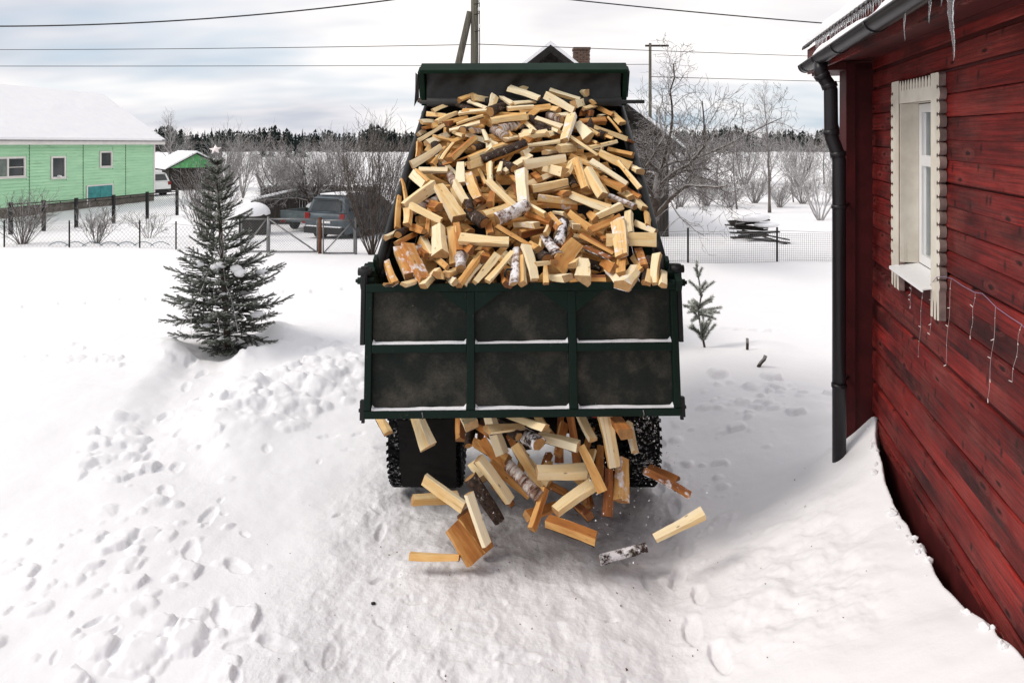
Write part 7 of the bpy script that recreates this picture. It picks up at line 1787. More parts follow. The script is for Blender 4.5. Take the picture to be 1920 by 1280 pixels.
# ---- conifers
def conifer_arrays(rg, h, w, layers, per):
    V = []; Fc = []
    for l in range(layers):
        f = l / layers; z = h * (.08 + .9 * f); rad = w * (1 - f) ** .85 * rg.uniform(.75, 1.1)
        for k in range(per):
            a = 6.283 * (k + rg.random()) / per + l; rr = rad * rg.uniform(.55, 1.1); wd = rr * .42
            c, s = math.cos(a), math.sin(a); b = len(V)
            V += [(0, 0, z + h * .10), (c * rr - s * wd, s * rr + c * wd, z - h * .03 * rg.uniform(.2, 1.8)), (c * rr * 1.15, s * rr * 1.15, z - h * .05), (c * rr + s * wd, s * rr - c * wd, z - h * .03 * rg.uniform(.2, 1.8))]
            Fc += [(b, b + 1, b + 2), (b, b + 2, b + 3)]
    return V, Fc
rg = random.Random(21)
def forest(name, us, D0, D1, hs, ws, frost, lab, n):
    VV = []; FF = []; FR = []; b = 0
    for i in range(n):
        u = rg.uniform(*us); D = rg.uniform(D0, D1); h = rg.uniform(*hs) * (1 + .22 * math.sin(u * 23) * math.sin(u * 61 + 1)); w = rg.uniform(*ws) * h
        V, Fc = conifer_arrays(rg, h, w, 6, 5)
        zb = float(np.interp(D, [60, 350, 4000], [-.3, -.55, -2.0])) - .3
        fr = min(1, max(0, frost + rg.gauss(0, .13)))
        VV += [(x + u * D, y + D, z + zb) for x, y, z in V]; FF += [tuple(q + b for q in f) for f in Fc]; FR += [min(1, max(0, fr + rg.gauss(0, .08)))] * len(V); b += len(V)
    me = bpy.data.meshes.new(name); me.from_pydata(VV, [], FF); me.materials.append(M_FOREST)
    a = me.attributes.new('frost', 'FLOAT', 'POINT'); a.data.foreach_set('value', FR)
    o = bpy.data.objects.new(name, me); COL.objects.link(o); tag(o, lab, 'forest', kind='stuff')
forest('distant_forest', (-1.25, 1.25), 335, 430, (8.0, 13.0), (.26, .42), .10, 'dark conifer forest along the horizon', 3600)
forest('frosted_thicket', (-1.0, 1.0), 285, 333, (3.5, 8.5), (.25, .42), .62, 'pale frosted thicket in front of the forest', 900)
def conifer(px, D, h, lab):
    x, y = A(px, D); root = thing('conifer_tree', lab, 'tree', (x, y, gz(x, y) - .1), 'dark conifers standing before the forest')
    mb = MB(); mb.tube([(0, 0, 0), (0, 0, h * .9)], [h * .018, .02], 6); o = mb.build('trunk', M_BRANCH, root); o['rime'] = .1
    V, Fc = conifer_arrays(rg, h, h * .17, 13, 9)
    me = bpy.data.meshes.new('crown'); me.from_pydata(V, [], Fc); me.materials.append(M_FOREST)
    a = me.attributes.new('frost', 'FLOAT', 'POINT'); a.data.foreach_set('value', [min(1, max(0, .08 + rg.gauss(0, .10))) for _ in V])
    o = bpy.data.objects.new('crown', me); COL.objects.link(o); o.parent = root
for px, D, h, lab in ((371, 150, 6.4, 'dark conifer nearest the green house'), (384, 158, 6.8, 'dark conifer second from the green house'), (397, 150, 7.2, 'tallest dark conifer just left of the spruce star'), (412, 152, 7.0, 'dark conifer just right of the spruce star'),
                      (494, 170, 6.2, 'narrow pointed conifer left of a pair in mid horizon'), (508, 172, 5.8, 'narrow pointed conifer right of a pair in mid horizon'), (541, 165, 7.0, 'dark conifer first of a triple above the apple trees'), (555, 168, 6.4, 'dark conifer second of a triple above the apple trees'), (567, 165, 7.2, 'dark conifer third of a triple above the apple trees')):
    conifer(px, D, h, lab)

# ---- spruce with a star
NW = [.0046, .25]
def needles(mb, p0, p1, n, ln, frost, rg, V, Fc, FR, rad=.3):
    d = (p1 - p0); L = d.length
    if L < 1e-5: return
    d.normalize(); a = d.orthogonal().normalized(); b2 = d.cross(a)
    for i in range(n):
        f = i / n + rg.random() / n; an = rg.uniform(0, 6.283)
        o = (a * math.cos(an) + b2 * math.sin(an)); q = p0 + d * (L * f)
        tip = q + (o * .80 + d * .62 + Vector((0, 0, .12))).normalized() * ln * rg.uniform(.7, 1.15)
        s = d.cross(o) * NW[0]; bI = len(V)
        V += [q - s, q + s, tip]; Fc.append((bI, bI + 1, bI + 2))
        fr = frost * rg.uniform(.2, 1.3) * (1.0 if o.z > -.1 else NW[1])
        FR += [fr * .8, fr * .8, min(1, fr * 1.3)]
def needle_mesh(name, V, Fc, FR, parent):
    me = bpy.data.meshes.new(name); me.from_pydata([tuple(v) for v in V], [], Fc); me.materials.append(M_NEEDLE)
    a = me.attributes.new('frost', 'FLOAT', 'POINT'); a.data.foreach_set('value', [float(min(1, max(0, f))) for f in FR])
    o = bpy.data.objects.new(name, me); COL.objects.link(o); o.parent = parent
    return o
rg = random.Random(77)
SX, SY = -4.05, 9.75; SZ = gz(SX, SY) - .05; SH = 2.92 - SZ
spruce = thing('spruce_tree', 'frosted young spruce with a star on its tip, standing in the snowy yard', 'tree', (SX, SY, SZ))
LEAN = -.062
tm = MB(); tm.tube([(LEAN * z_, 0, z_) for z_ in (0, .5, 1.2, 2.0, SH - .05)], [.050, .045, .036, .025, .010], 8)
bmz = MB(); V, Fc, FR = [], [], []
nw = 19
snowpts = []
for w in range(nw):
    f = (w + .15) / nw; z = .10 + (SH - .22) * f ** .92
    reach = float(np.interp(f, [0, .06, .2, .35, .5, .7, .85, 1], [.42, .70, .90, .80, .56, .42, .28, .09]))
    nb = 10 if f < .42 else (6 if f < .6 else 5)
    for k in range(nb):
        an = 6.283 * (k + rg.uniform(-.25, .25)) / nb + w * .77
        L = reach * rg.uniform(.72, 1.16); el = R(-6 + 52 * f + rg.uniform(-8, 8))
        d = Vector((math.cos(an) * math.cos(el), math.sin(an) * math.cos(el), math.sin(el)))
        p = Vector((LEAN * z, 0, z)); pts = [p]; n = 5
        for i in range(n):
            d = (d + Vector((rg.gauss(0, .05), rg.gauss(0, .05), .045 * i * (1 if f < .6 else .8) - .03))).normalized(); p = p + d * L / n; pts.append(p)
        bmz.tube(pts, [.010 * (1 - .8 * i / n) * (1.1 - f * .5) for i in range(n + 1)], 4, 0, False)
        for i in range(1, n):
            needles(None, pts[i], pts[i + 1], int(80 * L / .7) + 16, .028, .30 * i / n + .03, rg, V, Fc, FR)
        ns = max(3, int(L / .055))
        for t in range(ns):      # side shoots in a flat spray
            u = .18 + .80 * t / ns; a = min(n - 1, int(u * n)); q = pts[a].lerp(pts[a + 1], u * n - a); dd = (pts[a + 1] - pts[a]).normalized()
            side = dd.cross(Vector((0, 0, 1))).normalized() * (1 if t % 2 else -1)
            sd_ = (dd * .75 + side * .75 + Vector((0, 0, rg.uniform(-.30, .18)))).normalized(); sl = L * .36 * (1.08 - u) * rg.uniform(.7, 1.25) + .05
            e = q + sd_ * sl * .55; e2 = e + (sd_ + dd * .25 + Vector((0, 0, .1))).normalized() * sl * .45
            bmz.tube([q, e, e2], [.004, .003, .0015], 3, 0, False)
            nn = int(sl / .0019); fr = .04 + .80 * u ** 3
            needles(None, q, e, nn // 2, .023, fr, rg, V, Fc, FR); needles(None, e, e2, nn // 2, .021, min(1, fr + .22), rg, V, Fc, FR)
            if sl > .16:
                for g in (.35, .7):
                    qq = q.lerp(e, g) if g < .5 else e
                    sd2 = (sd_ * .7 + dd * .5 * (1 if g < .5 else -.2) + Vector((0, 0, rg.uniform(-.25, .1)))).normalized(); e3 = qq + sd2 * sl * .35
                    needles(None, qq, e3, int(sl * .35 / .0020), .021, fr + .1, rg, V, Fc, FR)
        if f < .45 and rg.random() < .18: snowpts.append(pts[3])
needles(None, Vector((LEAN * (SH - .6), 0, SH - .6)), Vector((LEAN * SH, 0, SH - .06)), 150, .022, .3, rg, V, Fc, FR)
o = tm.build('trunk', M_BRANCH, spruce); o['rime'] = .25
o = bmz.build('boughs', M_BRANCH, spruce); o['rime'] = .5
needle_mesh('needles', V, Fc, FR, spruce)
def blob(mb, c, r, sq=(1, 1, .6), seed=0, sub=2):
    bm = bmesh.new(); bmesh.ops.create_icosphere(bm, subdivisions=sub, radius=1)
    for v in bm.verts:
        k = 1 + .35 * nz(v.co.x * 1.7 + seed * 3.1, v.co.y * 1.7 + v.co.z * 1.3 + seed)
        v.co = Vector((v.co.x * r * sq[0] * k, v.co.y * r * sq[1] * k, v.co.z * r * sq[2] * k))
    mb.bm(bm, Matrix.Translation(c), 0, True)
mb = MB()
for i_, p in enumerate(snowpts[:16]): blob(mb, p + Vector((0, 0, .02)), rg.uniform(.04, .085), (1.2, 1, .55), i_)
for i_, (x, z) in enumerate(((-.06, 1.32), (.02, 1.36), (.22, 1.30), (.28, 1.24))): blob(mb, Vector((x, -.28, z)), .075, (1.1, 1, .8), i_ + 40)
mb.build('snow_clumps', M_CAP, spruce)
mb = MB(); P = []
for k in range(10):
    r_ = .092 if k % 2 == 0 else .040; a = R(90 + 36 * k + 8); P.append((r_ * math.cos(a), r_ * math.sin(a)))
vs = [(x, 0, z) for x, z in P] + [(0, -.022, 0), (0, .022, 0)]
mb.add(vs, [(k, 10, (k + 1) % 10) for k in range(10)] + [((k + 1) % 10, 11, k) for k in range(10)])
star = mb.build('tree_star', m_plain((.80, .72, .70), .4), loc=(SX + LEAN * SH, SY - .01, SZ + SH + .0)); star.rotation_euler = (R(-38), 0, R(10)); tag(star, 'pale pink five-pointed star fixed on the tip of the spruce', 'star')
mb = MB(); mb.tube([(0, 0, -.11), (0, 0, -.03)], .008, 5); 
o = mb.build('star_stem', M_STEEL, star)
gar = thing('fairy_light_garland', 'loose wire garland of small bulbs drooping down the spruce', 'garland', (SX, SY, SZ + 1.2))
for k in range(7):
    a = -2.4 + k * .32 if k < 5 else -.5 + .2 * k; r0 = .18 + .05 * k; mb = MB(); pts = []
    for i in range(14):
        f = i / 13; rr = .10 + (.42 + .08 * (k % 3)) * f
        pts.append((rr * math.cos(a + .25 * math.sin(f * 4 + k)), rr * math.sin(a) - .08, .55 - 1.25 * f + .04 * math.sin(f * 15 + k)))
    mb.tube(pts, .0028, 4, 0, False); mb.build('wire_strand', m_plain((.55, .52, .50), .5), gar)

NW[0] = .0062; NW[1] = .85
# ---- sapling pine in the yard
rg = random.Random(9)
PX_, PY_ = X_at(1322, 9.3), 9.3; pz = gz(PX_, PY_) - .03
pine = thing('pine_sapling', 'small frosted pine sapling in open snow between truck and red house', 'tree', (PX_, PY_, pz))
mb = MB(); V, Fc, FR = [], [], []
stem = [Vector(p) for p in ((0, 0, 0), (-.05, 0, .25), (-.09, 0, .5), (-.05, 0, .75), (-.09, 0, .98), (-.12, 0, 1.14))]
mb.tube(stem, [.016, .013, .011, .009, .006, .004], 6)
def shoot(q, d, L, ln, fr, n=None):
    e = q + d.normalized() * L; m = q.lerp(e, .5) + Vector((0, 0, .012)); mb.tube([q, m, e], [.006, .005, .003], 4, 0, False)
    n = n or int(L / .0010)
    needles(None, q, m, n // 2, ln, fr, rg, V, Fc, FR); needles(None, m, e, n // 2, ln * .9, fr + .12, rg, V, Fc, FR)
for i in range(5): needles(None, stem[i], stem[i + 1], 90, .035, .35, rg, V, Fc, FR)
for q, d, L in (((-.02, 0, .10), (-.55, -.2, .8), .30), ((-.02, 0, .12), (.5, -.3, .9), .28), ((-.04, 0, .2), (-.8, -.3, .5), .24), ((-.04, 0, .2), (.1, -.6, .8), .26),
                ((-.08, 0, .5), (.9, -.1, .25), .30), ((-.08, 0, .5), (.8, -.4, .1), .26), ((-.09, 0, .52), (-.9, -.1, .35), .22), ((-.08, 0, .55), (.6, .3, .4), .28), ((-.09, 0, .5), (.2, -.8, .25), .22), ((-.08, 0, .56), (-.5, -.5, .5), .2),
                ((-.05, 0, .76), (-.8, -.1, .8), .24), ((-.05, 0, .77), (.9, 0, .8), .22), ((-.06, 0, .8), (.2, -.6, .7), .18), ((-.09, 0, .97), (.35, 0, 1), .14), ((-.09, 0, .97), (-.35, 0, 1), .14)):
    shoot(Vector(q), Vector(d), L, .055, 1.0)
for q, d, L in (((-.03, 0, .15), (-.2, -.5, .9), .3), ((-.05, 0, .25), (.45, -.2, .8), .26), ((-.07, 0, .4), (-.6, -.2, .7), .22), ((-.08, 0, .5), (1, .2, .05), .24), ((-.08, 0, .52), (-.8, -.5, .05), .2), ((-.07, 0, .6), (.5, -.6, .5), .22), ((-.05, 0, .7), (-.3, -.5, .8), .2), ((-.11, 0, 1.1), (.0, 0, 1), .10), ((-.03, 0, .12), (.1, .3, .9), .34), ((-.03, 0, .15), (.25, -.35, .9), .30), ((-.08, 0, .5), (.5, -.7, .1), .22), ((-.08, 0, .54), (-.3, .7, .2), .22), ((-.08, 0, .56), (-.9, .2, .1), .2), ((-.08, 0, .47), (.75, -.5, -.1), .22), ((-.08, 0, .45), (-.6, -.6, -.15), .2), ((-.08, 0, .58), (.9, .3, .3), .2), ((-.08, 0, .6), (-.6, -.4, .5), .15)):
    shoot(Vector(q), Vector(d), L, .05, 1.15)
o = mb.build('stem', M_BRANCH, pine); o['rime'] = .5
needle_mesh('needles', V, Fc, FR, pine)
# twigs poking out of the drift on the right
def stick(px, D, pts, r, lab):
    x, y = A(px, D); o_ = MB(); o_.tube(pts, r, 6); o = o_.build('dead_stick', M_BRANCH, loc=(x, y, gz(x, y))); o['rime'] = .3; tag(o, lab, 'stick')
stick(1401, 9.0, [(0, 0, -.05), (.003, 0, .07), (0, 0, .15)], .018, 'short upright stub poking out of the drift right of truck')
stick(1428, 8.5, [(-.05, 0, -.02), (-.01, 0, .05), (.03, 0, .09), (.05, 0, .14)], .022, 'dark bent twig with snow lying in the drift right of truck')
x, y = X_at(700, 4.47), 4.47
mb = MB(); blob(mb, Vector((0, 0, .006)), .016, (1.2, .8, .6), 3, 1)
tag(mb.build('bark_scrap', M_BLACK, loc=(x, y, gz(x, y))), 'single black bark scrap lying on the packed snow in the foreground', 'bark')

# ---------------------------------------------------------------- green house on the left
HA = math.atan(.196); hal = Vector((math.sin(HA), math.cos(HA), 0)); hout = Vector((math.cos(HA), -math.sin(HA), 0)); HC = Vector((-21.0, 40.0, 0))
def hp(t, s, z): return HC + hal * t + hout * s + Vector((0, 0, z))
gh = thing('green_house', 'mint green clapboard house with snow-covered roof and white windows', 'house', hp(-6, -4, -.4))
bpy.context.view_layer.update()
def gbuild(mb, name, m, parent=None):
    o = mb.build(name, m); p = parent or gh; bpy.context.view_layer.update(); o.parent = p; o.matrix_parent_inverse = p.matrix_world.inverted(); return o
def hbox(mb, t0, t1, s0, s1, z0, z1, m=0):
    P = [hp(t, s, z) for t in (t0, t1) for s in (s0, s1) for z in (z0, z1)]
    mb.add(P, [(0, 1, 3, 2), (4, 6, 7, 5), (0, 4, 5, 1), (2, 3, 7, 6), (0, 2, 6, 4), (1, 5, 7, 3)], m)
HT0, EZ, RZ, DEP = -26, 3.02, 5.56, 7.6
def tY(Y): return (Y - 40) / .98
WINS = [(tY(29.6), tY(31.75), 1.45, 2.42), (tY(33.1), tY(33.95), 1.30, 2.40), (tY(36.05), tY(36.9), 1.74, 2.62)]
DOOR = (tY(35.2), tY(36.95), -.12, .86)
mb = MB(); hbox(mb, HT0, 0, -DEP, -.03, -.5, EZ); hbox(mb, HT0 + .01, -.01, -DEP + .01, -.04, EZ, EZ + .2)
for t in (HT0, -.02):
    P = [hp(t + d, s, z) for d in (0, .02) for s, z in ((-.03, EZ), (-DEP, EZ), (-DEP / 2, RZ - .1))]
    mb.add(P, [(0, 1, 2), (5, 4, 3)])
gbuild(mb, 'wall', M_GREEN)
mb = MB(); zz0 = .13; bp = .15; n = int((EZ - zz0) / bp)
holes = WINS + [DOOR]
for k in range(n + 1):      # lapped siding boards, too fine to pick apart from here
    za, zb_ = zz0 + k * bp, min(EZ, zz0 + (k + 1) * bp - .014)
    cuts = sorted([(h[0] - .06, h[1] + .06) for h in holes if zb_ > h[2] - .06 and za < h[3] + .06]); t = HT0
    for a, b in cuts + [(0, 0)]:
        if a > t:
            P = [hp(tt, s, z) for tt in (t, a) for s, z in ((-.028, za), (.012, za), (-.018, zb_), (-.028, zb_))]
            mb.add(P, [(0, 1, 2, 3), (7, 6, 5, 4), (0, 4, 5, 1), (1, 5, 6, 2), (2, 6, 7, 3)])
        t = max(t, b)
tag(gbuild(mb, 'siding', M_GREEN), kind='stuff')
for t in (tY(31.95), tY(35.0), tY(37.85)):
    mb = MB(); hbox(mb, t - .014, t + .014, -.02, .016, .13, EZ); gbuild(mb, 'joint_strip', m_plain((.12, .22, .13), .6))
mb = MB(); hbox(mb, -.02, .10, -.16, .03, .0, EZ); gbuild(mb, 'corner_trim', M_WHITE)
mb = MB(); hbox(mb, HT0, .0, -.029, .03, -.7, .128); gbuild(mb, 'foundation', M_FOUND)
mb = MB(); hbox(mb, HT0, .45, .40, .43, EZ - .06, EZ + .16); hbox(mb, HT0, .45, .0, .398, EZ - .02, EZ + .01); gbuild(mb, 'eave_board', M_WHITE)
for i_, (t0, t1, z0, z1) in enumerate(WINS):
    f = MB(); c = .09
    hbox(f, t0, t1, -.02, .035, z0, z0 + c); hbox(f, t0, t1, -.02, .035, z1 - c, z1); hbox(f, t0, t0 + c, -.02, .034, z0 + c, z1 - c); hbox(f, t1 - c, t1, -.02, .034, z0 + c, z1 - c)
    if i_ == 0: hbox(f, t0 + 1.25, t0 + 1.33, -.02, .03, z0 + c, z1 - c); hbox(f, t0 + 1.33, t1 - c, -.02, .028, (z0 + z1) / 2 - .015, (z0 + z1) / 2 + .015)
    hbox(f, t0 - .03, t1 + .03, .036, .10, z0 - .02, z0 + .015)
    w = gbuild(f, 'window', M_WHITE)
    g = MB(); hbox(g, t0 + c, t1 - c, -.0295, -.020, z0 + c, z1 - c); gbuild(g, 'pane', M_DGLASS, w)
    if i_ == 0:
        g = MB(); hbox(g, t0 + c, t0 + 1.25, -.0195, -.012, z0 + c, z1 - c); gbuild(g, 'curtain', m_plain((.17, .20, .18), .9), w)
    if i_ == 1:
        g = MB(); blob(g, hp((t0 + t1) / 2, .03, z0 + .12), .16, (1.0, .35, .35), 2); gbuild(g, 'sill_snow', M_CAP, w)
f = MB(); hbox(f, DOOR[0] + .07, (DOOR[0] + DOOR[1]) / 2 - .008, -.03, .02, DOOR[2], DOOR[3] - .07); hbox(f, (DOOR[0] + DOOR[1]) / 2 + .008, DOOR[1] - .07, -.03, .02, DOOR[2], DOOR[3] - .07); hbox(f, DOOR[0] + .3, DOOR[1] - .3, .0205, .04, .38, .43)
dr = gbuild(f, 'door', M_TEAL)
f = MB(); hbox(f, DOOR[0], DOOR[1], -.02, .036, DOOR[3] - .069, DOOR[3]); hbox(f, DOOR[0], DOOR[0] + .069, -.02, .035, DOOR[2], DOOR[3] - .07); hbox(f, DOOR[1] - .069, DOOR[1], -.02, .035, DOOR[2], DOOR[3] - .07); gbuild(f, 'door_frame', M_WHITE, dr)
sl = (RZ - EZ - .1) / (DEP / 2)
def rfz(s): return EZ + .12 + (.5 - s) * sl if s > -DEP / 2 else EZ + .12 + (.5 + DEP / 2) * sl - (-DEP / 2 - s) * sl
def slab(s_list, t0, t1, th, off, name, m, wav=0.0, parent=None, nt_=40):
    mb = MB(); vs = []; fs = []; ts = np.linspace(t0, t1, nt_); k = len(s_list)
    for t in ts:
        for s in s_list: vs.append(hp(t, s, rfz(s) + off + th + wav * nz(t * .9, s * 1.3)))
        for s in reversed(s_list): vs.append(hp(t, s, rfz(s) + off))
    k2 = 2 * k
    for i in range(len(ts) - 1):
        for j in range(k2): fs.append((i * k2 + j, i * k2 + (j + 1) % k2, (i + 1) * k2 + (j + 1) % k2, (i + 1) * k2 + j))
    fs.append(tuple(range(k2 - 1, -1, -1))); fs.append(tuple((len(ts) - 1) * k2 + j for j in range(k2)))
    mb.add(vs, fs); return gbuild(mb, name, m, parent)
sr = [.5, .1, -.8, -1.8, -2.8, -DEP / 2, -5, -6.2, -DEP - .5]
rf = slab(sr, HT0, .5, .03, 0, 'roof', M_MESHM, nt_=2)
sr2 = [.47, .40, .1, -.4, -.8, -1.3, -1.8, -2.3, -2.8, -3.3, -DEP / 2, -4.5, -5.2, -6.2, -DEP - .4]
slab(sr2, HT0, .12, .11, .032, 'roof_snow', M_CAP, .06, rf)
mb = MB()       # metal tile steps peeping out along the wind-swept verge
for k in range(17):
    s = .4 - k * .245
    for j in range(5):
        a = .10 + j * .085
        P = [hp(a, s, rfz(s) + .035), hp(a + .06, s, rfz(s) + .035), hp(a + .06, s, rfz(s) + .075), hp(a, s, rfz(s) + .075), hp(a, s - .16, rfz(s - .16) + .04), hp(a + .06, s - .16, rfz(s - .16) + .04)]
        mb.add(P, [(0, 1, 2, 3), (3, 2, 5, 4)])
tag(gbuild(mb, 'tile_steps', M_STEEL, rf), kind='stuff')
slab(sr2[1:11], .122, .48, .045, .031, 'verge_snow', M_CAP, .03, rf, 8)

# ---------------------------------------------------------------- generic gabled shed helper
def gabled(root, M, w, l, hw, hr, wallm, gablem, ov=.25, snow=.16, planks=True):
    """local: y along the ridge (0..l going back), x across, z up"""
    def pb(mb, name, m, parent=None):
        o = mb.build(name, m); o.matrix_world = M; p = parent or root
        bpy.context.view_layer.update(); o.parent = p; o.matrix_parent_inverse = p.matrix_world.inverted(); return o
    mb = MB()
    if planks:
        rg2 = random.Random(int(w * 100))
        for side in range(4):
            L = w if side % 2 == 0 else l; n = int(L / .15)
            for k in range(n):
                a = (k + .5) * L / n; bw = L / n - .008; th = .025 + rg2.uniform(0, .008)
                if side == 0: c = (-w / 2 + a, 0, hw / 2 - .15); d = (bw, th, hw + .3)
                elif side == 2: c = (-w / 2 + a, l, hw / 2 - .15); d = (bw, th, hw + .3)
                elif side == 1: c = (w / 2, a, hw / 2 - .15); d = (th, bw, hw + .3)
                else: c = (-w / 2, a, hw / 2 - .15); d = (th, bw, hw + .3)
                mb.box(c, d)
        tag(pb(mb, 'plank_siding', wallm), kind='stuff')
    mb = MB(); mb.box((0, l / 2, hw / 2 - .15), (w - .06, l - .06, hw + .3)); pb(mb, 'wall', wallm)
    for y0, y1 in ((-.02, .05), (l - .05, l + .02)):
        g = MB()
        P = [(x, y, z) for y in (y0, y1) for x, z in ((-w / 2, hw), (w / 2, hw), (0, hr))]
        g.add(P, [(0, 1, 2), (5, 4, 3), (0, 3, 4, 1), (1, 4, 5, 2), (2, 5, 3, 0)])
        pb(g, 'gable', gablem)
    s = (hr - hw) / (w / 2); out = []
    r_ = MB()
    xe = w / 2 + ov
    P = [(x, y, z) for y in (-ov, l + ov) for x, z in ((-xe, hw - ov * s), (0, hr + .02), (xe, hw - ov * s), (xe, hw - ov * s + .07), (0, hr + .10), (-xe, hw - ov * s + .07))]
    r_.add(P, [(0, 1, 4, 5), (1, 2, 3, 4), (6, 11, 10, 7), (7, 10, 9, 8), (0, 6, 7, 1), (1, 7, 8, 2), (2, 8, 9, 3), (3, 9, 10, 4), (4, 10, 11, 5), (5, 11, 6, 0)])
    rf = pb(r_, 'roof', M_DPLANK)
    n = 16; vs = []; fs = []; xs_ = [-xe - .03 + (2 * xe + .06) * k / 20 for k in range(21)]
    sn = MB()
    for i in range(n + 1):
        y = -ov - .02 + (l + 2 * ov + .04) * i / n
        for x in xs_: vs.append((x, y, hr + .10 - abs(x) * s + snow * (1 - .5 * (abs(x) > xe)) + .05 * nz(x * 1.5 + w, y * 1.2)))
        for x in reversed(xs_): vs.append((x, y, hr + .102 - abs(x) * s))
    k2 = 42
    for i in range(n):
        for j in range(k2): fs.append((i * k2 + j, i * k2 + (j + 1) % k2, (i + 1) * k2 + (j + 1) % k2, (i + 1) * k2 + j))
    fs.append(tuple(range(k2 - 1, -1, -1))); fs.append(tuple(n * k2 + j for j in range(k2)))
    sn.add(vs, fs); pb(sn, 'roof_snow', M_CAP, rf)
    return pb, rf
# green-gabled shed
x, y = A(368, 50); sh = thing('garden_shed', 'dark plank shed with green gable and snowy roof beside the green house', 'shed', (x, y, -.4)); bpy.context.view_layer.update()
gabled(sh, Matrix.Translation((x, y, -.35)) @ Matrix.Rotation(R(38), 4, 'Z'), 3.6, 5.5, 1.62, 2.62, M_DPLANK, m_plain((.16, .50, .20), .6), .3, .12)
# dark house behind the truck
x, y = X_at(1031, 24.5), 24.5; zg_ = gz(x, y)
dh = thing('plank_house', 'dark weathered plank house with snowy roof rising behind the truck', 'house', (x, y, zg_)); bpy.context.view_layer.update()
pb, drf = gabled(dh, Matrix.Translation((x, y, zg_)), 8.5, 9.0, 3.45, 6.72, M_DPLANK, M_DPLANK, .48, .13)
mb = MB()
for sg in (-1, 1):
    for k, (o0, o1, yy) in enumerate(((.0, -.20, -.52), (-.34, -.46, -.10))):
        s_ = (6.72 - 3.45) / 4.25
        P = [(0, yy, 6.74 + o0), (sg * 4.7, yy, 6.74 + o0 - 4.7 * s_), (sg * 4.7, yy, 6.74 + o1 - 4.7 * s_), (0, yy, 6.74 + o1)]
        P2 = [(a, b + .04, c) for a, b, c in P]
        mb.add(P + P2, [(0, 1, 2, 3), (7, 6, 5, 4), (0, 4, 5, 1), (2, 6, 7, 3)])
pb(mb, 'bargeboard', M_GRIME)
mb = MB(); zc0 = 5.2; ck = 0
for row in range(25):
    z = zc0 + row * .075
    for j in range(2):
        for side in range(4):
            off = .125 if row % 2 else 0
            q = (-.125 + j * .25) + (off - .0625)
            c = {0: (q, -.26, z), 1: (.26, q, z), 2: (-q, .26, z), 3: (-.26, -q, z)}[side]
            d = (.238, .12, .064) if side % 2 == 0 else (.12, .238, .064)
            mb.box((1.42 + c[0], 2.9 + c[1], c[2]), d)
mb.box((1.42, 2.9, zc0 + .9), (.48, .48, 1.9)); mb.box((1.42, 2.9, zc0 + 1.92), (.68, .68, .10))
pb(mb, 'chimney', M_BRICK, drf)
# low dark shed and plank fence behind the car
x, y = A(600, 30.5); z0 = gz(x, y)
pf = thing('plank_fence', 'dark weathered plank fence behind the parked car and trailer', 'fence', (x, y, z0))
mb = MB(); rg2 = random.Random(3)
for k in range(42): mb.box((-2.6 + k * .125, rg2.uniform(-.015, .015), .68 + rg2.uniform(-.05, .05)), (.112, .025, 1.5))
tag(mb.build('planks', M_DPLANK, pf), kind='stuff')
mb = MB(); mb.box((0, .05, .9), (5.3, .06, .08)); mb.box((0, .05, .35), (5.3, .06, .08)); mb.build('rail', M_DPLANK, pf)
x, y = A(522, 29); z0 = gz(x, y); ls = thing('lean_to_shed', 'low black lean-to with a slanting snowy roof left of the plank fence', 'shed', (x, y, z0))
mb = MB()
for k in range(11): mb.box((-.65 + k * .13, -.6, .5), (.118, .03, 1.1))
mb.box((0, 0, .5), (1.36, 1.1, 1.05)); mb.build('wall', M_DPLANK, ls)
mb = MB(); mb.box((0, -.05, 1.16), (1.75, 1.6, .06), Matrix.Rotation(R(-13), 3, 'Y')); rf_ = mb.build('roof', M_DPLANK, ls)
mb = MB(); mb.box((0, -.05, 1.25), (1.72, 1.58, .11), Matrix.Rotation(R(-13), 3, 'Y'), 0, .04); o = mb.build('roof_snow', M_CAP); o.parent = rf_
def capped(px, D, w, hbox_, cap, lab, name, cat):
    x, y = A(px, D); z0 = gz(x, y); root = thing(name, lab, cat, (x, y, z0))
    mb = MB()
    for k in range(8): mb.box((-w * .36 + k * w * .103, 0, hbox_ / 2 - .1), (w * .095, w * .6, hbox_ + .2))
    mb.build('body', M_DPLANK, root)
    mb = MB(); bm = bmesh.new(); bmesh.ops.create_uvsphere(bm, u_segments=28, v_segments=14, radius=1)
    for v in bm.verts:
        z = v.co.z; k = 1 + .10 * nz(v.co.x * 1.3 + px, v.co.y * 1.3)
        v.co = Vector((v.co.x * w / 2 * k, v.co.y * w * .42 * k, (z if z > 0 else z * .25) * cap * k + hbox_))
    mb.bm(bm, None, 0, True); mb.build('snow_cap', M_CAP, root)
capped(478, 25.5, 1.15, .75, .42, 'low dark well cover under a thick rounded snow cap', 'well_cover', 'well')
capped(594, 27.5, .85, .80, .22, 'dark barrel with a snow cap behind the parked car', 'water_barrel', 'barrel')

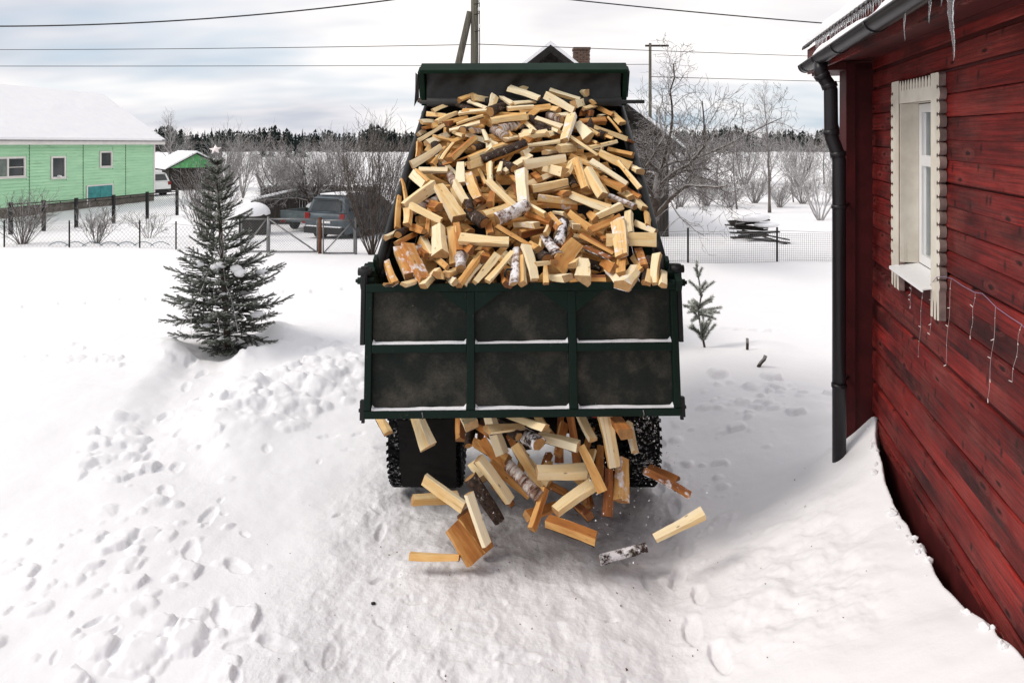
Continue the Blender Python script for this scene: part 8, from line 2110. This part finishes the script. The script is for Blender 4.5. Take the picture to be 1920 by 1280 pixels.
# ---------------------------------------------------------------- vehicles behind the gate
def car(x, y, z0, yaw, paint, label, snow):
    root = thing('parked_car', label, 'car', (x, y, z0), None, yaw); bpy.context.view_layer.update()
    L, W, H = 4.3, 1.80, 1.62
    def cb(mb, name, m, parent=None):
        o = mb.build(name, m); o.parent = parent or root; return o
    # local y forward, rear at y=0
    def hull(prof, w0, w1, z0_, z1_, name, m, bev):
        bm = bmesh.new(); n = len(prof)
        def wd(z): return w0 + (w1 - w0) * max(0, min(1, (z - z0_) / (z1_ - z0_)))
        a = [bm.verts.new((-wd(z) / 2, yy, z)) for yy, z in prof]; b = [bm.verts.new((wd(z) / 2, yy, z)) for yy, z in prof]
        bm.faces.new(a); bm.faces.new(list(reversed(b)))
        for k in range(n): bm.faces.new((a[k], b[k], b[(k + 1) % n], a[(k + 1) % n]))
        bmesh.ops.recalc_face_normals(bm, faces=bm.faces[:])
        bmesh.ops.bevel(bm, geom=bm.edges[:], offset=bev, segments=3, affect='EDGES', profile=.55)
        mb = MB(); mb.bm(bm, None, 0, True); return cb(mb, name, m)
    hull([(.0, .42), (.02, .30), (4.2, .28), (4.28, .55), (4.2, .80), (3.3, .98), (2.9, 1.02), (.08, 1.02), (.0, .9)], W, W - .08, .3, 1.0, 'body', paint, .07)
    cabn = hull([(.06, 1.0), (.26, 1.52), (.6, 1.60), (1.9, 1.60), (2.25, 1.53), (3.1, 1.0)], W - .10, W - .40, 1.0, 1.6, 'cabin', paint, .06)
    g = MB(); t_ = Vector((0, .26 - .06, .52)).normalized()
    P = [(-.66, .065, 1.09), (.66, .065, 1.09), (.58, .195, 1.45), (-.58, .195, 1.45)]
    g.add(P + [(a, b + .02, c) for a, b, c in P], [(0, 1, 2, 3), (0, 3, 7, 4), (1, 5, 6, 2), (2, 6, 7, 3), (0, 4, 5, 1)]); cb(g, 'rear_window', M_DGLASS)
    g = MB(); P = [(-.62, 3.01, 1.08), (.62, 3.01, 1.08), (.55, 2.38, 1.48), (-.55, 2.38, 1.48)]; g.add(P, [(3, 2, 1, 0)]); cb(g, 'windscreen', M_DGLASS)
    for sg in (-1, 1):
        for (a, b) in ((.40, 1.02), (1.10, 1.75), (1.83, 2.55)):
            g = MB(); P = [(sg * .838, a if a > .5 else a - .12, 1.07), (sg * .838, b + (.12 if b > 2 else 0), 1.07), (sg * .725, b - (.10 if b > 2 else 0), 1.45), (sg * .725, a, 1.45)]
            g.add(P, [(0, 1, 2, 3) if sg > 0 else (3, 2, 1, 0)]); cb(g, 'side_window', M_DGLASS)
        r_ = MB(); r_.tube([(sg * .60, .45, 1.585), (sg * .61, .5, 1.665), (sg * .61, 1.8, 1.665), (sg * .60, 1.95, 1.59)], .018, 8); cb(r_, 'roof_rail', M_BLACK)
        for yy in (.78, 3.38):
            w = MB(); Mw = Matrix.Translation((sg * .80, yy, .33)) @ Matrix.Rotation(R(90), 4, 'Y'); w.lathe([(.19, -.1), (.30, -.11), (.335, -.08), (.335, .08), (.30, .11), (.19, .1)], Mw, 28); ww = cb(w, 'wheel', M_TYRE)
            w = MB(); w.lathe([(.0, sg * .06), (.06, sg * .07), (.17, sg * .085), (.195, sg * .105)], Mw, 20); cb(w, 'rim', M_STEEL, ww)
        l = MB(); l.box((sg * .76, .005, .90), (.20, .05, .22), None, 0, .02); cb(l, 'tail_light', M_LAMP)
        m = MB(); m.box((sg * .96, 2.62, 1.10), (.16, .09, .13), None, 0, .03); cb(m, 'side_mirror', paint)
    b = MB(); b.box((0, -.02, .42), (1.72, .14, .24), None, 0, .04); cb(b, 'rear_bumper', M_BLACK)
    b = MB(); b.box((0, -.005, .72), (.52, .02, .115), None, 0, .004); cb(b, 'number_plate', M_PVC)
    b = MB(); b.box((0, .11, 1.49), (1.1, .02, .04)); b.box((0, .02, .85), (.9, .03, .035)); cb(b, 'trim', M_BLACK)
    for c_, d_ in (((0, 1.2, 1.625), (1.15, 1.5, snow)), ((0, -.03, .555), (1.5, .1, .03)), ((0, 3.55, 1.0), (1.5, .9, .12)))[:3 if snow > .08 else 2]:
        sn = MB(); sn.box(c_, d_, None, 0, d_[2] * .4); cb(sn, 'snow_layer', M_CAP)
    return root
x, y = A(608, 23.6)
car(x, y, gz(x, y) - .12, R(-25), M_CAR, 'dusty blue-grey estate car parked behind the wire gate', .045)
x, y = A(297, 43.5)
car(x, y, gz(x, y) - .1, R(60), M_PVC, 'snow-buried white car beside the green house corner', .22)
x, y = A(553, 25.8); z0 = gz(x, y)
tr = thing('utility_trailer', 'grey open box trailer parked left of the blue-grey car', 'trailer', (x, y, z0), None, R(-22)); bpy.context.view_layer.update()
def trb(mb, name, m, parent=None): o = mb.build(name, m); o.parent = parent or tr; return o
mb = MB(); mb.box((0, .9, .42), (1.25, 1.9, .04)); trb(mb, 'floor', M_TRAIL)
for c, d in (((0, -.05, .62), (1.25, .03, .36)), ((0, 1.85, .62), (1.25, .03, .36)), ((-.62, .9, .62), (.03, 1.86, .36)), ((.62, .9, .62), (.03, 1.86, .36))):
    mb = MB(); mb.box(c, d, None, 0, .006); mb.box((c[0], c[1], c[2] + .18), (d[0] + .03, d[1] + .03, .03), None, 0, .006); trb(mb, 'side_panel', M_TRAIL)
for sg in (-1, 1):
    mb = MB(); mb.lathe([(.14, -.07), (.25, -.08), (.28, -.05), (.28, .05), (.25, .08), (.14, .07), (.0, .06)], Matrix.Translation((sg * .75, .9, .28)) @ Matrix.Rotation(R(90), 4, 'Y'), 22); trb(mb, 'wheel', M_TYRE)
    mb = MB(); mb.box((sg * .5, -.075, .42), (.2, .03, .09), None, 0, .01); trb(mb, 'tail_light', M_LAMP)
mb = MB(); mb.tube([(-.4, 1.85, .36), (0, 2.9, .36)], .03, 6); mb.tube([(.4, 1.85, .36), (0, 2.9, .36)], .03, 6); trb(mb, 'drawbar', M_TRAIL)
mb = MB(); blob(mb, Vector((0, .9, .46)), .62, (.95, 1.4, .16), 5); trb(mb, 'snow_layer', M_CAP)

# ---------------------------------------------------------------- fences
def mesh_panel(mb, p0, p1, z0a, z0b, h, pitch, r, diag=True):
    p0, p1 = Vector(p0), Vector(p1); L = (p1 - p0).length; d = (p1 - p0) / L
    def P(u, v): return p0 + d * u + Vector((0, 0, (z0a + (z0b - z0a) * u / L) + v))
    if diag:
        n = int((L + h) / pitch)
        for k in range(n):
            a = k * pitch - h
            u0, v0, u1, v1 = a, 0, a + h, h
            if u0 < 0: v0 -= u0; u0 = 0
            if u1 > L: v1 -= u1 - L; u1 = L
            if v1 > v0: mb.tube([P(u0, v0), P(u1, v1)], r, 3, 0, False); mb.tube([P(L - u0, v0), P(L - u1, v1)], r, 3, 0, False)
    else:
        for k in range(int(L / pitch)): mb.tube([P(k * pitch, 0), P(k * pitch + .01, h)], r, 3, 0, False)
        for k in range(int(h / pitch) + 1): mb.tube([P(0, k * pitch), P(L / 2, k * pitch - .012), P(L, k * pitch)], r, 3, 0, False)
def fence(name, label, posts, h, pr, postm, meshm, pitch, r, rail=None, sunk=.3, diag=True, square=False):
    xs_ = [(X_at(px, D), D) for px, D in posts]; c = xs_[len(xs_) // 2]
    root = thing(name, label, 'fence', (c[0], c[1], gz(*c))); bpy.context.view_layer.update()
    inv = root.matrix_world.inverted()
    zs = [gz(*p) for p in xs_]
    for (x, y), z in zip(xs_, zs):
        mb = MB()
        if square: mb.box((x, y, z + (h + .08 - sunk) / 2), (pr * 2, pr * 2, h + .08 + sunk), None, 0, .01)
        else: mb.tube([(x, y, z - sunk), (x, y, z + h + .04)], pr, 8)
        o = mb.build('post', postm); o.parent = root; o.matrix_parent_inverse = inv
    for (a, za), (b, zb_) in zip(list(zip(xs_, zs))[:-1], list(zip(xs_, zs))[1:]):
        mb = MB(); mesh_panel(mb, (*a, 0), (*b, 0), za - .05, zb_ - .05, h * .93, pitch, r, diag)
        o = tag(mb.build('wire_mesh', meshm), kind='stuff'); o.parent = root; o.matrix_parent_inverse = inv
        mb = MB()
        if rail:
            for q in rail: mb.tube([(*a, za + h * q), (*b, zb_ + h * q)], .022, 6)
            mid = [(a[0] + b[0]) / 2, (a[1] + b[1]) / 2]; mb.tube([(*mid, (za + zb_) / 2 + h * rail[0]), (*mid, (za + zb_) / 2 + h * rail[1])], .02, 6)
            o = mb.build('top_rail', postm)
        else:
            m_ = ((a[0] + b[0]) / 2, (a[1] + b[1]) / 2, (za + zb_) / 2 + h * .90); mb.tube([(*a, za + h * .95), m_, (*b, zb_ + h * .95)], .006, 4); o = mb.build('top_wire', meshm)
        o.parent = root; o.matrix_parent_inverse = inv
fence('metal_fence', 'black metal fence with thick posts and mesh before the green house', [(20, 25.5), (82, 26.5), (143, 27.5), (213, 29), (276, 30.5), (332, 32)], 1.12, .055, M_BLACK, M_BLACK, .11, .004, (1.0, .90), square=True)
fence('wire_fence', 'low sagging wire fence on thin dark posts across left yard', [(8, 20.8), (130, 20.6), (262, 20.3), (330, 19.9), (400, 19.6), (452, 19.3)], .78, .022, M_GRIME, M_MESHM, .13, .003)
fence('net_fence', 'grey netting fence on thin posts right of the truck', [(1180, 17.2), (1290, 17.2), (1457, 17.4), (1640, 17.6)], .84, .026, M_BLACK, M_MESHM, .055, .0035, None, .3, False)
def gate_leaf(x0, x1, D, flip, lab):
    xa, xb = X_at(x0, D), X_at(x1, D); z = gz((xa + xb) / 2, D) + .03; W = xb - xa; H = .92
    root = thing('wire_gate', lab, 'gate', (xa, D, z), 'wire yard gate leaves')
    mb = MB(); r_ = .024
    for a, b in (((0, 0), (0, H)), ((W, 0), (W, H)), ((0, H), (W, H)), ((0, .01), (W, .01))): mb.tube([(a[0], 0, a[1]), (b[0], 0, b[1])], r_, 6)
    mb.build('frame', M_MESHM, root)
    mb = MB(); a, b = ((0, H), (W, 0)) if not flip else ((0, 0), (W, H)); mb.tube([(a[0], -.03, a[1]), (b[0], -.03, b[1])], .022, 6); mb.build('brace', M_MESHM, root)
    mb = MB(); mesh_panel(mb, (0, .02, 0), (W, .02, 0), 0, 0, H, .075, .0028); tag(mb.build('wire_mesh', M_MESHM, root), kind='stuff')
gate_leaf(453, 501, 19.2, True, 'narrow wire gate leaf partly behind the spruce')
gate_leaf(505, 595, 19.1, False, 'wide wire gate leaf with brace falling to the right')
gate_leaf(606, 664, 19.0, True, 'wire gate leaf with rising brace in front of the car')
for px, D, r_, m, lab in ((503, 19.15, .03, M_MESHM, 'grey steel gate post between the two left gate leaves'), (600, 19.05, .05, M_RUST, 'thick rusty gate post standing between two gate leaves'), (667, 19.0, .04, M_MESHM, 'grey gate post at the right end of the wire gate')):
    x, y = A(px, D); z = gz(x, y); mb = MB(); mb.tube([(0, 0, -.3), (0, 0, 1.0)], r_, 10); mb.tube([(0, 0, 1.0), (0, 0, 1.012)], r_ * 1.15, 10); tag(mb.build('gate_post', m, loc=(x, y, z)), lab, 'post', 'posts of the yard gate')
x, y = A(205, 20.9); ar = thing('garden_edging', 'row of low blue garden hoops along the wire fence', 'edging', (x, y, gz(x, y)))
for k in range(7):
    mb = MB(); cx = -1.55 + k * .52; mb.tube([(cx - .34 + .68 * q / 10, 0, -.02 + .15 * math.sin(math.pi * q / 10)) for q in range(11)], .011, 5); mb.build('hoop', m_plain((.06, .12, .15), .5), ar)
# lumber pile under snow
x, y = A(1412, 22); z0 = gz(x, y); lp = thing('lumber_pile', 'untidy pile of dark boards under thick snow behind the net fence', 'lumber', (x, y, z0))
rg = random.Random(6)
for k in range(16):
    mb = MB(); zb_ = .05 + .055 * k * .85; L = rg.uniform(.9, 1.35)
    mb.box((rg.uniform(-.12, .12) - (.12 if k > 9 else 0), rg.uniform(-.3, .3), zb_), (L, rg.uniform(.10, .2), .04), Matrix.Rotation(rg.uniform(-.22, .22), 3, 'Z') @ Matrix.Rotation(rg.uniform(-.10, .10), 3, 'Y')); mb.build('board', M_DPLANK, lp)
for k, (a, L) in enumerate(((-.20, 1.5), (-.28, 1.3), (-.12, 1.4))):
    mb = MB(); mb.box((.25, -.42 - .08 * k, .32 - .07 * k), (L, .12, .04), Matrix.Rotation(-a, 3, 'Y')); mb.build('board', M_DPLANK, lp)
mb = MB(); blob(mb, Vector((-.1, 0, .86)), .60, (1.0, .8, .26), 3, 3); blob(mb, Vector((.35, -.2, .62)), .35, (1.2, .8, .25), 8); blob(mb, Vector((-.1, -.3, .02)), .8, (1.2, .7, .22), 5, 3); mb.build('snow_cap', M_CAP, lp)

# ---------------------------------------------------------------- poles and wires
x, y = A(889, 20); z0 = gz(x, y)
po = thing('utility_pole', 'grey wooden utility pole with a slanting strut behind the truck', 'utility pole', (x, y, z0))
mb = MB(); mb.tube([(0, 0, -.3), (.02, 0, 8.6)], [.14, .105], 14); mb.build('pole', M_POLE, po)
mb = MB(); mb.tube([(-1.75, 0, -.3), (-.12, 0, 6.95)], [.125, .095], 12); mb.build('strut', M_POLE, po)
for zz_, sx in ((7.15, .15), (6.85, .15), (6.35, .16)):
    mb = MB(); mb.tube([(0, -.1, zz_), (sx, -.14, zz_ + .02), (sx, -.14, zz_ + .10)], .012, 6); br = mb.build('bracket', M_GRIME, po)
    mb = MB(); mb.lathe([(.02, 0), (.035, .02), (.025, .05), (.035, .08), (.015, .11), (0, .115)], Matrix.Translation((sx, -.14, zz_ + .10)), 10); mb.build('insulator', M_PVC, br)
mb = MB(); mb.tube([(.15, -.12, 4.6), (.17, -.13, 6.0), (.16, -.12, 7.2)], .014, 5); mb.build('riser_cable', M_WIRE, po)
x, y = A(1219, 45); z0 = gz(x, y)
p2 = thing('utility_pole', 'distant thin pole with one crossarm behind the snowy apple tree', 'utility pole', (x, y, z0))
mb = MB(); mb.tube([(0, 0, -.3), (0, 0, 9.95)], [.13, .09], 10); mb.build('pole', M_POLE, p2)
mb = MB(); mb.box((.45, 0, 9.78), (1.55, .12, .12)); mb.build('crossarm', M_DPLANK, p2)
def wire(p0, p1, sag, r, lab):
    p0, p1 = Vector(p0), Vector(p1); mb = MB(); n = 40
    mb.tube([p0.lerp(p1, i / n) - Vector((0, 0, sag * 4 * (i / n) * (1 - i / n))) for i in range(n + 1)], r, 5)
    o = mb.build('overhead_wire', M_WIRE); tag(o, lab, 'wire', 'overhead wires')
def pt(px, py, D): return (X_at(px, D), D, 3.0 - (py - 270) / 1280 * D)
wire(pt(888, -22, 20), pt(-220, 46, 20), .42, .022, 'thick sagging cable crossing the top left sky')
wire(pt(892, -20, 20), pt(1800, 62, 22), .10, .020, 'thick cable crossing the top right sky to the red roof')
wire(pt(886, 84, 20), pt(-220, 93, 26), .06, .011, 'upper thin wire crossing the left sky')
wire(pt(-220, 124, 40), pt(1219, 121, 45), .05, .019, 'lower thin wire crossing the left sky')
wire(pt(892, 83, 20), pt(1900, 118, 38), .02, .012, 'upper thin wire crossing the right sky')
wire(pt(1219, 144, 45), pt(1900, 160, 60), .05, .022, 'lower thin wire crossing the right sky')
